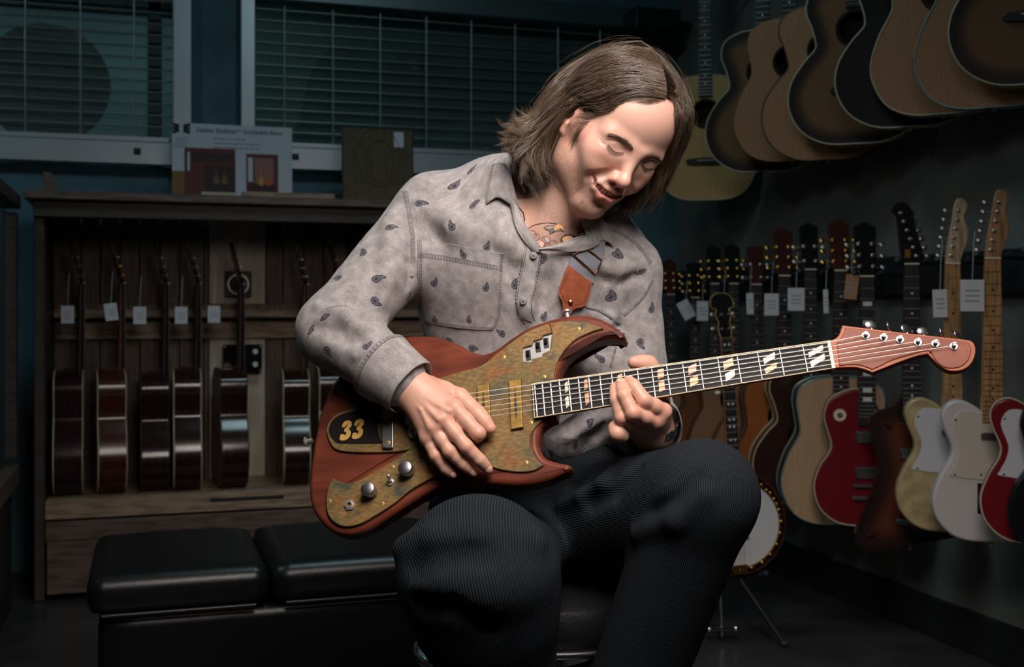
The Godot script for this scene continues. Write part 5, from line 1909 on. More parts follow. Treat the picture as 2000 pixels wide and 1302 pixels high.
	jc.lathe(Transform3D(Basis(Vector3.RIGHT, PI / 2), Vector3(jk.x, jk.y, kz)), PackedVector2Array([Vector2(0.0036, 0.0), Vector2(0.0036, 0.0042), Vector2(0.0056, 0.0042), Vector2(0.0058, 0.003), Vector2(0.0085, 0.0026), Vector2(0.0085, 0)]), 6)
	obj("jack_socket", jc, M.nickel, cpn)
	for q in [[767, 911], [747, 983], [644, 978]]:
		screw(cpn, G(q[0], q[1], kz), kz, 0.0028)
	# tailpiece plate with the black inset and the numerals
	var tp := MB.new()
	var tpp := g_poly([[638, 843], [642, 825], [658, 808], [684, 799], [731, 794], [790, 786], [836, 782], [840, 820], [832, 852], [812, 872], [788, 880], [749, 883], [696, 883], [661, 879], [646, 867]], 0.004, 4)
	tp.plate(Transform3D(), tpp, 0.0, 0.0045, 0.0015, 0.0, 3)
	var tpn := obj("tailpiece_plate", tp, guard, o)
	var ins := MB.new()
	ins.plate(Transform3D(), g_poly([[642, 842], [647, 824], [662, 811], [690, 803], [732, 799], [738, 815], [738, 838], [742, 852], [748, 866, 1], [668, 866], [652, 860]], 0.005, 4), 0.0045, 0.0052, 0.0004)
	var insn := obj("black_inset", ins, mat("inset_black", srgb(26, 20, 20), 0.3), tpn)
	numerals(insn, shell_b)
	var lv := MB.new()
	var l0 := G(757, 812, 0.012)
	var l1 := G(757, 872, 0.010)
	lv.plate(Transform3D(Basis(), Vector3.ZERO), g_poly([[747, 796, 1], [768, 796, 1], [768, 866], [764, 874], [751, 874], [746, 867]], 0.010, 3), 0.007, 0.0105, 0.0012)
	var lvn := obj("tremolo_lever", lv, M.satin_steel, tpn)
	screw(lvn, G(758, 864, 0.0105), 0.0105, 0.0034)
	for q in [[806, 840], [798, 814]]:
		var sd := MB.new()
		var s := G(q[0], q[1], 0.008)
		sd.box(Transform3D(Basis(), Vector3(s.x, s.y, 0.0085)), Vector3(0.012, 0.022, 0.008), 0.002)
		sd.lathe(Transform3D(Basis(Vector3.RIGHT, PI / 2), Vector3(s.x, s.y - 0.009, 0.0125)), PackedVector2Array([Vector2(0, 0.002), Vector2(0.004, 0.002), Vector2(0.0045, 0)]), 12)
		sd.lathe(Transform3D(Basis(Vector3.RIGHT, PI / 2), Vector3(s.x, s.y + 0.005, 0.0125)), PackedVector2Array([Vector2(0, 0.002), Vector2(0.004, 0.002), Vector2(0.0045, 0)]), 12)
		obj("bridge_saddle", sd, M.satin_steel, tpn)
	# pickups
	for q in [[[932, 753], [955, 749], [959, 842], [935, 846]], [[994, 743], [1017, 740], [1021, 834], [998, 838]]]:
		var pk := MB.new()
		var poly := PackedVector2Array()
		for c in q:
			poly.append(G(c[0], c[1], 0.009))
		pk.plate(Transform3D(), poly, 0.0, 0.0098, 0.0009, 0.0, 2)
		var pkn := obj("pickup_cover", pk, gold_bar, o)
		var mid := (poly[0] + poly[1] + poly[2] + poly[3]) * 0.25
		var dirv := ((poly[3] + poly[2]) * 0.5 - (poly[0] + poly[1]) * 0.5).normalized()
		var slot := MB.new()
		slot.tube(PackedVector3Array([Vector3(mid.x - dirv.x * 0.025, mid.y - dirv.y * 0.025, 0.0098), Vector3(mid.x, mid.y, 0.0098), Vector3(mid.x + dirv.x * 0.025, mid.y + dirv.y * 0.025, 0.0098)]), [0.0006, 0.0022, 0.0006], 8, true, 0.25, Vector3.BACK)
		obj("pickup_slot", slot, M.black_rail, pkn)
		var base := MB.new()
		var grow := PackedVector2Array()
		for c in poly:
			grow.append(c + (c - mid).normalized() * 0.0016)
		base.plate(Transform3D(), grow, 0.0, 0.0060, 0.0006)
		obj("pickup_base", base, M.black_rail, pkn)
	# neck and fretboard
	var fz := 0.012
	var c0 := G(1040, 749, fz)
	var c1 := G(1616, 666, fz)
	var c2 := G(1626, 718, fz)
	var c3 := G(1044, 815, fz)
	var neck := MB.new()
	var pts := PackedVector3Array()
	var rr := []
	for k in 9:
		var t := k / 8.0
		var a2 := c0.lerp(c1, t)
		var b2 := c3.lerp(c2, t)
		var mid := (a2 + b2) * 0.5
		pts.append(Vector3(mid.x + (0.04 if k == 0 else 0.0), mid.y, fz - 0.0065))
		rr.append(a2.distance_to(b2) * 0.5 - 0.0002)
	# half-round back
	var nb := neck
	for k in 9:
		for s in 13:
			var an := PI * s / 12.0
			var off := Vector3(0, cos(an) * float(rr[k]), -sin(an) * (0.0165 if k > 1 else 0.019))
			nb.vert(pts[k] + off, Vector3(0, cos(an), -sin(an)), Vector2(k, s))
	for k in 8:
		for s in 12:
			nb.quad(k * 13 + s, k * 13 + s + 1, (k + 1) * 13 + s + 1, (k + 1) * 13 + s)
	obj("neck", neck, neckw, o)
	var fb := MB.new()
	fb.plate(Transform3D(), PackedVector2Array([c0, c1, c2, c3]), fz - 0.0065, fz, 0.0006)
	var fbn := obj("fretboard", fb, ebony, o)
	for q in [[c0, c1], [c3, c2], [c0, c3]]:
		var e := MB.new()
		e.tube(PackedVector3Array([Vector3(q[0].x, q[0].y, fz - 0.0008), Vector3(q[1].x, q[1].y, fz - 0.0008)]), [0.0011], 6)
		obj("edge_binding", e, edge_cream, fbn)
	var u_nut := (c1.x + c2.x) * 0.5
	var f12 := G(1198, 760, fz).x
	var scl := (u_nut - f12) * 2.0
	var across := func(u: float, upper: bool) -> Vector2:
		var p := c0 if upper else c3
		var q := c1 if upper else c2
		return p.lerp(q, (u - p.x) / (q.x - p.x))
	for k in range(1, 22):
		var u := u_nut - scl * (1.0 - pow(2.0, -k / 12.0))
		if u < (c0.x + c3.x) * 0.5 + 0.003:
			break
		var sk := (c2.x - c1.x) * 0.5     # the frets run square to the neck's axis as the nut does
		var pa: Vector2 = across.call(u - sk * 0.6, true)
		var pb: Vector2 = across.call(u + sk * 0.6, false)
		var fr := MB.new()
		fr.tube(PackedVector3Array([Vector3(pa.x, pa.y, fz), Vector3((pa.x + pb.x) * 0.5, (pa.y + pb.y) * 0.5, fz + 0.0002), Vector3(pb.x, pb.y, fz)]), [0.0013], 8)
		obj("fret", fr, M.chrome, fbn)
	var inl := [
		[[1579, 688], [1607, 673], [1608, 683], [1580, 698], 0], [[1582, 706], [1610, 690], [1611, 701], [1585, 717], 0],
		[[1490, 700], [1513, 687], [1514, 698], [1493, 711], 0], [[1493, 720], [1517, 707], [1517, 718], [1496, 730], 1],
		[[1412, 707], [1431, 698], [1433, 712], [1414, 722], 1], [[1416, 730], [1435, 720], [1435, 734], [1418, 745], 0],
		[[1344, 716], [1360, 709], [1360, 725], [1345, 732], 2], [[1347, 739], [1363, 731], [1364, 747], [1348, 756], 1],
		[[1284, 722], [1296, 719], [1297, 736], [1285, 740], 2], [[1286, 747], [1297, 741], [1299, 760], [1288, 766], 2],
		[[1206, 733], [1215, 728], [1216, 744], [1207, 750], 2], [[1208, 757], [1217, 752], [1218, 770], [1209, 776], 0],
		[[1141, 742], [1147, 739], [1148, 758], [1141, 762], 2], [[1142, 769], [1150, 765], [1151, 786], [1144, 791], 2],
		[[1103, 749], [1108, 744], [1110, 763], [1104, 767], 0], [[1104, 777], [1110, 772], [1112, 792], [1106, 797], 0]]
	for q in inl:
		var pl := PackedVector2Array()
		for k in 4:
			pl.append(G(q[k][0], q[k][1], fz))
		var mb := MB.new()
		mb.plate(Transform3D(), pl, fz - 0.001, fz + 0.00025, 0.0)
		obj("inlay", mb, [shell_a, shell_b, shell_c][q[4]], fbn)
	var nut := MB.new()
	nut.plate(Transform3D(), PackedVector2Array([G(1615, 665, fz + 0.003), G(1622, 664, fz + 0.003), G(1632, 718, fz + 0.003), G(1625, 719, fz + 0.003)]), fz - 0.008, fz + 0.003, 0.0006)
	obj("nut", nut, bone, o)
	# headstock: a rim and the raised face inside it
	var hz := 0.007
	var hs := MB.new()
	hs.plate(Transform3D(), g_poly([[1622, 664, 1], [1631, 661], [1639, 653], [1643, 643], [1645, 635, 1], [1770, 650, 1], [1880, 662, 1], [1896, 665], [1904, 674], [1905, 690], [1898, 708], [1886, 719], [1870, 724], [1852, 723], [1836, 714], [1822, 701], [1812, 691, 1], [1787, 696], [1753, 708], [1725, 719], [1704, 727, 1], [1689, 721], [1672, 717], [1650, 717], [1631, 718, 1]], hz, 3), hz - 0.014, hz, 0.0012, 0.002, 3)
	var hsn := obj("headstock", hs, rimw, o)
	var hf := MB.new()
	hf.plate(Transform3D(), g_poly([[1634, 669, 1], [1641, 661], [1648, 649], [1651, 639, 1], [1770, 653, 1], [1878, 666, 1], [1891, 669], [1897, 678], [1896, 692], [1889, 706], [1876, 716], [1858, 719], [1842, 716], [1828, 704], [1818, 688, 1], [1810, 685], [1776, 693], [1741, 704], [1721, 714], [1703, 722, 1], [1695, 718], [1679, 713], [1661, 712], [1639, 714, 1]], hz + 0.001, 3), hz, hz + 0.0016, 0.0014, 0.0, 3)
	obj("headstock_face", hf, neckw, hsn)
	var line := MB.new()
	line.tube(PackedVector3Array([v3(G(1817, 688, hz + 0.0016), hz + 0.0014), v3(G(1822, 680, hz + 0.0016), hz + 0.0016), v3(G(1828, 675, hz + 0.0016), hz + 0.0014)]), [0.0010, 0.0007, 0.0003], 6)
	obj("carved_line", line, mahog, hsn)
	var posts := [[1691, 654], [1726, 658], [1758, 662], [1793, 667], [1827, 670], [1863, 675]]
	var btn := [[1701, 637, 0.8], [1736, 641, 0.15], [1770, 645, 0.6], [1803, 650, 0.8], [1838, 653, 0.1], [1871, 657, 0.4]]
	var ends := []
	for k in 6:
		var s := G(posts[k][0], posts[k][1], hz + 0.004)
		ends.append(Vector3(s.x, s.y - 0.0006, hz + 0.0065))
		var t := MB.new()
		t.lathe(Transform3D(Basis(Vector3.RIGHT, PI / 2), Vector3(s.x, s.y, hz + 0.0016)), PackedVector2Array([Vector2(0.0034, 0.0016), Vector2(0.0052, 0.0016), Vector2(0.0057, 0.0008), Vector2(0.0057, 0)]), 20)
		t.lathe(Transform3D(Basis(Vector3.RIGHT, PI / 2), Vector3(s.x, s.y, hz + 0.0016)), PackedVector2Array([Vector2(0, 0.0105), Vector2(0.0026, 0.0105), Vector2(0.0032, 0.0095), Vector2(0.0028, 0.006), Vector2(0.0033, 0.0)]), 16)
		var tn := obj("tuner", t, M.satin_steel, hsn)
		var slit := MB.new()
		slit.box(Transform3D(Basis(Vector3.BACK, 0.9 + 0.4 * k), Vector3(s.x, s.y, hz + 0.0117)), Vector3(0.0062, 0.0010, 0.0012), 0.0)
		obj("string_slot", slit, M.black_rail, tn)
		var bq := G(btn[k][0], btn[k][1], hz - 0.010)
		var bt := MB.new()
		var f: float = btn[k][2]
		var br := Basis(Vector3.UP, PI * 0.5 * (1.0 - f))
		bt.ball(Transform3D(br, Vector3(bq.x, bq.y + 0.002, hz - 0.010)), Vector3(0.0095, 0.0075, 0.0030), 16, 10)
		bt.tube(PackedVector3Array([Vector3(bq.x, bq.y + 0.002, hz - 0.010), Vector3(bq.x, bq.y - 0.016, hz - 0.010)]), [0.0022], 8)
		obj("tuner_button", bt, M.satin_steel, tn)
	# strings
	for k in 6:
		var t := k / 5.0
		var yn := lerpf(lerpf(c1.y, c2.y, 0.085), lerpf(c1.y, c2.y, 0.90), t)
		var un := lerpf(c1.x, c2.x, t) + 0.002
		var p2 := G(1005, 756 + 9.9 * k, 0.0145)
		var pn := Vector3(un, yn, fz + 0.0032)
		var pb := Vector3(p2.x, p2.y, 0.0150)
		var slope := (pb - pn) / (pb.x - pn.x)
		var ub := G(803, 820, 0.012).x
		var pe := pn + slope * (ub - pn.x)
		pe.z = 0.0145
		var r := lerpf(0.00070, 0.00045, t)
		var s := MB.new()
		s.tube(PackedVector3Array([pe, pn, ends[k]]), [r], 5, true, 1.0, Vector3.BACK)
		obj("string", s, M.string_steel, o)
	# strap button on the horn and at the tail
	for q in [G(1108, 617, -0.02), G(606, 860, -0.02)]:
		var sb := MB.new()
		var dirx := 0.0
		var bt := Basis() if q.x > -0.2 else Basis(Vector3.BACK, PI / 2)
		sb.lathe(Transform3D(bt, Vector3(q.x, q.y, -0.022) - bt * Vector3(0, 0.003, 0)), PackedVector2Array([Vector2(0.0, 0.0), Vector2(0.004, 0.0), Vector2(0.0038, 0.008), Vector2(0.0075, 0.010), Vector2(0.0075, 0.012), Vector2(0, 0.013)]), 14)
		obj("strap_button", sb, M.nickel, o)
	build_plectrum()

func v3(p: Vector2, z: float) -> Vector3:
	return Vector3(p.x, p.y, z)

func screw(parent: Node3D, p: Vector2, z: float, r: float) -> void:
	var s := put("screw", shared("guard screw %f" % r, func() -> MB:
		var mb := MB.new()
		mb.lathe(Transform3D(Basis(Vector3.RIGHT, PI / 2), Vector3.ZERO), PackedVector2Array([Vector2(0, 0.0006), Vector2(r * 0.6, 0.0005), Vector2(r, 0.0001), Vector2(r, -0.0005)]), 14)
		return mb), M.brass_old, parent, Transform3D(Basis(Vector3.BACK, p.x * 900.0), Vector3(p.x, p.y, z)))
	put("screw_slot", shared("slot %f" % r, func() -> MB: return box_mb(Vector3(r * 1.3, r * 0.25, 0.0003), 0.0, Vector3(0, 0, 0.00055))), M.black_rail, s)

func numerals(parent: Node3D, m: Material) -> void:
	# the two bold figures "33", slanted, cut from pearl
	var z := 0.0052
	for k in 2:
		var c := G(676 + 24 * k, 840 - 3 * k, z)
		var d := MB.new()
		var hgt := 0.031
		var wid := 0.0175
		var pts := [[0.10, 0.86], [0.30, 0.98], [0.62, 0.98], [0.90, 0.86], [0.93, 0.66], [0.76, 0.53], [0.95, 0.40], [0.96, 0.18], [0.72, 0.03], [0.36, 0.0], [0.02, 0.10], [0.06, 0.34, 1], [0.36, 0.33, 1], [0.40, 0.24], [0.54, 0.26], [0.56, 0.38], [0.42, 0.44, 1], [0.34, 0.45, 1], [0.34, 0.62, 1], [0.46, 0.62], [0.56, 0.68], [0.52, 0.77], [0.42, 0.76], [0.38, 0.68, 1], [0.08, 0.68, 1]]
		var q := []
		for p in pts:
			var x: float = (float(p[0]) - 0.5) * wid + (float(p[1]) - 0.5) * hgt * 0.22
			var y: float = (float(p[1]) - 0.5) * hgt
			if p.size() > 2:
				q.append([x, y, 1])
			else:
				q.append([x, y])
		d.plate(Transform3D(Basis(Vector3.BACK, 0.05), Vector3(c.x, c.y, 0)), smooth_marked(q, 3), z, z + 0.0005, 0.0002)
		obj("numeral_three", d, m, parent)

func build_plectrum() -> void:
	var p := GP(950, 843, 0.020)
	var mb := MB.new()
	mb.plate(Transform3D(), smooth_marked([[0.0, -0.014], [0.004, -0.011], [0.012, 0.008], [0.009, 0.014], [-0.009, 0.014], [-0.012, 0.008], [-0.004, -0.011]], 3), -0.0005, 0.0005, 0.0003)
	var o := obj("plectrum", mb, mat("plectrum_green", srgb(110, 176, 48), 0.35))
	o.transform = Transform3D(Basis(Vector3.UP, TURN) * Basis(Vector3.BACK, -0.9) * Basis(Vector3.UP, 1.0), W(p))
	tag(o, "small green plectrum pinched between the man's thumb and finger", "plectrum")

# ---------------------------------------------------------------- rounded bodies from blended primitives, meshed as surface nets
class Prim:
	var t := 0
	var a := Vector3.ZERO
	var b := Vector3.ZERO
	var ba := Vector3.ZERO
	var l2 := 1.0
	var ra := 0.0
	var rb := 0.0
	var n := Vector3.ZERO
	var s := 0.0            # extra thinning along n: 0 is round
	var k := 0.01
	var sub := false
	var inv := Basis()
	var r := Vector3.ONE
	var c := Vector3.ZERO
	var br := 0.0
	var grp := 0

	func dist(p: Vector3) -> float:
		if t == 0:
			var d := p - a
			var h := clampf(d.dot(ba) / l2, 0.0, 1.0)
			var v := d - ba * h
			if s != 0.0:
				v += n * (v.dot(n) * s)
			return v.length() - (ra + (rb - ra) * h)
		var q := (inv * (p - c)) / r
		var k0 := q.length()
		if k0 < 1e-6:
			return -minf(r.x, minf(r.y, r.z))
		return k0 * (k0 - 1.0) / (q / r).length()

func cap(a: Vector3, b: Vector3, ra: float, rb: float, k := 0.012, n := Vector3.ZERO, s := 0.0) -> Prim:
	var p := Prim.new()
	p.a = a; p.b = b; p.ra = ra; p.rb = rb; p.k = k
	p.ba = b - a
	p.l2 = maxf(p.ba.length_squared(), 1e-9)
	p.n = n; p.s = s
	p.c = (a + b) * 0.5
	p.br = a.distance_to(b) * 0.5 + maxf(ra, rb)
	return p

func ell(c: Vector3, r: Vector3, basis: Basis, k := 0.012) -> Prim:
	var p := Prim.new()
	p.t = 1
	p.c = c; p.r = r; p.k = k
	p.inv = basis.inverse()
	p.br = maxf(r.x, maxf(r.y, r.z))
	return p

func carve(p: Prim) -> Prim:
	p.sub = true
	return p

func field(ps: Array[Prim], p: Vector3) -> float:
	# primitives of one group blend by their own k; groups (fingers) meet with a tight crease
	var d := 1e3
	var done := 1e3
	var g := 0
	for q in ps:
		if q.grp != g:
			g = q.grp
			var hh := 0.0025 - absf(done - d)
			done = minf(done, d)
			if hh > 0.0:
				done -= hh * hh * 100.0
			d = 1e3
		var least := p.distance_to(q.c) - q.br
		if q.sub:
			if least > q.k - d:
				continue
			var e := q.dist(p)
			var h := q.k - absf(-d - e)
			var m := minf(-d, e)
			if h > 0.0:
				m -= h * h * 0.25 / q.k
			d = -m
		else:
			if least > d + q.k:
				continue
			var e := q.dist(p)
			var h := q.k - absf(d - e)
			d = minf(d, e)
			if h > 0.0:
				d -= h * h * 0.25 / q.k
	if g != 0:
		var hh := 0.0025 - absf(done - d)
		d = minf(done, d)
		if hh > 0.0:
			d -= hh * hh * 100.0
	return d

# the same for a short list of primitives that all lie close
func field_near(ps: Array[Prim], p: Vector3) -> float:
	# primitives of one group blend by their own k; groups (fingers) meet with a tight crease
	var d := 1e3
	var done := 1e3
	var g := 0
	for q in ps:
		if q.grp != g:
			g = q.grp
			var hh := 0.0025 - absf(done - d)
			done = minf(done, d)
			if hh > 0.0:
				done -= hh * hh * 100.0
			d = 1e3
		if q.sub:
			var e := q.dist(p)
			var h := q.k - absf(-d - e)
			var m := minf(-d, e)
			if h > 0.0:
				m -= h * h * 0.25 / q.k
			d = -m
		else:
			var e := q.dist(p)
			var h := q.k - absf(d - e)
			d = minf(d, e)
			if h > 0.0:
				d -= h * h * 0.25 / q.k
	if g != 0:
		var hh := 0.0025 - absf(done - d)
		d = minf(done, d)
		if hh > 0.0:
			d -= hh * hh * 100.0
	return d

# distance along the photo ray to the surface, or -1
func march(ps: Array[Prim], px: float, py: float, z0: float, z1: float, grow := 0.0) -> float:
	var z := z0
	for i in 90:
		var d := field(ps, K(px, py, z)) - grow
		if d < 0.0004:
			return z
		z += maxf(d * 0.8, 0.0006)
		if z > z1:
			return -1.0
	return z

# mesh of the field inside lo..hi; paint(p) gives the vertex colour; spare(p) true leaves a vertex's faces out
func net(mb: MB, ps: Array[Prim], cell: float, lo: Vector3, hi: Vector3, paint: Variant = null, spare: Variant = null, ripple: Variant = null) -> void:
	var B := 4
	var nb := Vector3i(((hi - lo) / (cell * B)).ceil())
	var nx := nb.x * B + 1
	var ny := nb.y * B + 1
	var nz := nb.z * B + 1
	var val := PackedFloat32Array()
	val.resize(nx * ny * nz)
	val.fill(99.0)
	var vid := PackedInt32Array()
	vid.resize(nx * ny * nz)
	vid.fill(-1)
	var diag := cell * B * 0.87
	var blocks: Array[Vector3i] = []
	var sx := ny * nz
	var S := 4
	var ns := Vector3i((Vector3(nb) / S).ceil())
	var lists := {}
	for ax in ns.x:
		for ay in ns.y:
			for az in ns.z:
				var sc := lo + Vector3(ax + 0.5, ay + 0.5, az + 0.5) * (cell * B * S)
				var l: Array[Prim] = []
				for q in ps:
					if sc.distance_to(q.c) - q.br < diag * S + q.k * 2.0 + diag * 2.0 and q.dist(sc) < diag * S * 1.3 + q.k * 2.0 + diag * 2.2:
						l.append(q)
				lists[Vector3i(ax, ay, az)] = l
	for bx in nb.x:
		for by in nb.y:
			for bz in nb.z:
				var cands: Array[Prim] = lists[Vector3i(bx / S, by / S, bz / S)]
				if cands.is_empty():
					continue
				var cc := lo + Vector3(bx + 0.5, by + 0.5, bz + 0.5) * (cell * B)
				var near: Array[Prim] = []
				var solid := false
				for q in cands:
					if q.dist(cc) < diag * 2.2 + q.k * 1.8 + 0.006:
						near.append(q)
						if not q.sub:
							solid = true
				if not solid:
					continue
				var dc := field_near(near, cc)
				if absf(dc) > (diag * 1.3 + 0.0015 if cell < 0.003 else diag * 1.7 + 0.004):
					continue
				blocks.append(Vector3i(bx, by, bz))
				for i in range(bx * B, bx * B + B + 1):
					for j in range(by * B, by * B + B + 1):
						for k in range(bz * B, bz * B + B + 1):
							var id := i * sx + j * nz + k
							if val[id] > 98.0:
								var p := lo + Vector3(i, j, k) * cell
								var v := field_near(near, p)
								if ripple != null and absf(v) < 0.03:
									v += ripple.call(p)
								val[id] = v
	var off := [0, nz, nz + 1, 1, sx, sx + nz, sx + nz + 1, sx + 1]     # corners: (0,0,0) (0,1,0) (0,1,1) (0,0,1) (1,..)
	var cor := [Vector3(0, 0, 0), Vector3(0, 1, 0), Vector3(0, 1, 1), Vector3(0, 0, 1), Vector3(1, 0, 0), Vector3(1, 1, 0), Vector3(1, 1, 1), Vector3(1, 0, 1)]
	var edges := [[0, 1], [1, 2], [2, 3], [3, 0], [4, 5], [5, 6], [6, 7], [7, 4], [0, 4], [1, 5], [2, 6], [3, 7]]
	var w := PackedFloat32Array()
	w.resize(8)
	var cells: Array[Vector3i] = []
	for b in blocks:
		for i in range(b.x * B, b.x * B + B):
			for j in range(b.y * B, b.y * B + B):
				for k in range(b.z * B, b.z * B + B):
					var id := i * sx + j * nz + k
					var neg := 0
					for q in 8:
						w[q] = val[id + off[q]]
						if w[q] < 0.0:
							neg += 1
					if neg == 0 or neg == 8:
						continue
					var acc := Vector3.ZERO
					var cnt := 0
					for e in edges:
						var va := w[e[0]]
						var vb := w[e[1]]
						if (va < 0.0) != (vb < 0.0):
							var f := va / (va - vb)
							acc += (cor[e[0]] as Vector3).lerp(cor[e[1]], f)
							cnt += 1
					acc /= cnt
					var p := lo + (Vector3(i, j, k) + acc) * cell
					var gx := (w[4] + w[5] + w[6] + w[7]) - (w[0] + w[1] + w[2] + w[3])
					var gy := (w[1] + w[2] + w[5] + w[6]) - (w[0] + w[3] + w[4] + w[7])
					var gz := (w[2] + w[3] + w[6] + w[7]) - (w[0] + w[1] + w[4] + w[5])
					if spare != null and spare.call(p):
						continue
					if paint != null:
						mb.col = paint.call(p, Vector3(gx, gy, gz).normalized())
					vid[id] = mb.vert(p, Vector3(gx, gy, gz).normalized())
					cells.append(Vector3i(i, j, k))
	for c in cells:
		var id := c.x * sx + c.y * nz + c.z
		var v0 := val[id]
		var me := vid[id]
		for ax in 3:
			var st: int = [sx, nz, 1][ax]
			var s1: int = [nz, 1, sx][ax]
			var s2: int = [1, sx, nz][ax]
			if c[(ax + 1) % 3] == 0 or c[(ax + 2) % 3] == 0:
				continue
			if (v0 < 0.0) == (val[id + st] < 0.0):
				continue
			var a1 := vid[id - s1]
			var a2 := vid[id - s1 - s2]
			var a3 := vid[id - s2]
			if a1 < 0 or a2 < 0 or a3 < 0:
				continue
			mb.quad(me, a1, a2, a3)

# ---------------------------------------------------------------- the man
const HS := 0.946
var head_b := Basis(Vector3(0.79513, -0.32967, -0.50901), Vector3(0.55757, 0.72751, 0.39981), Vector3(0.23851, -0.60171, 0.76227))
var head_o := Vector3(0.1464, 1.3088, -1.76)
var head_ps: Array[Prim] = []
var skull_ps: Array[Prim] = []      # the large masses only

func H(x: float, y: float, z: float) -> Vector3:
	return head_o + head_b * (Vector3(x, y, z) * HS)

func to_head(p: Vector3) -> Vector3:
	return (head_b.transposed() * (p - head_o)) / HS

func he(x: float, y: float, z: float, rx: float, ry: float, rz: float, k: float, turn := Basis()) -> Prim:
	return ell(H(x, y, z), Vector3(rx, ry, rz) * HS, head_b * turn, k)

func hc(a: Vector3, b: Vector3, ra: float, rb: float, k: float) -> Prim:
	return cap(H(a.x, a.y, a.z), H(b.x, b.y, b.z), ra * HS, rb * HS, k)

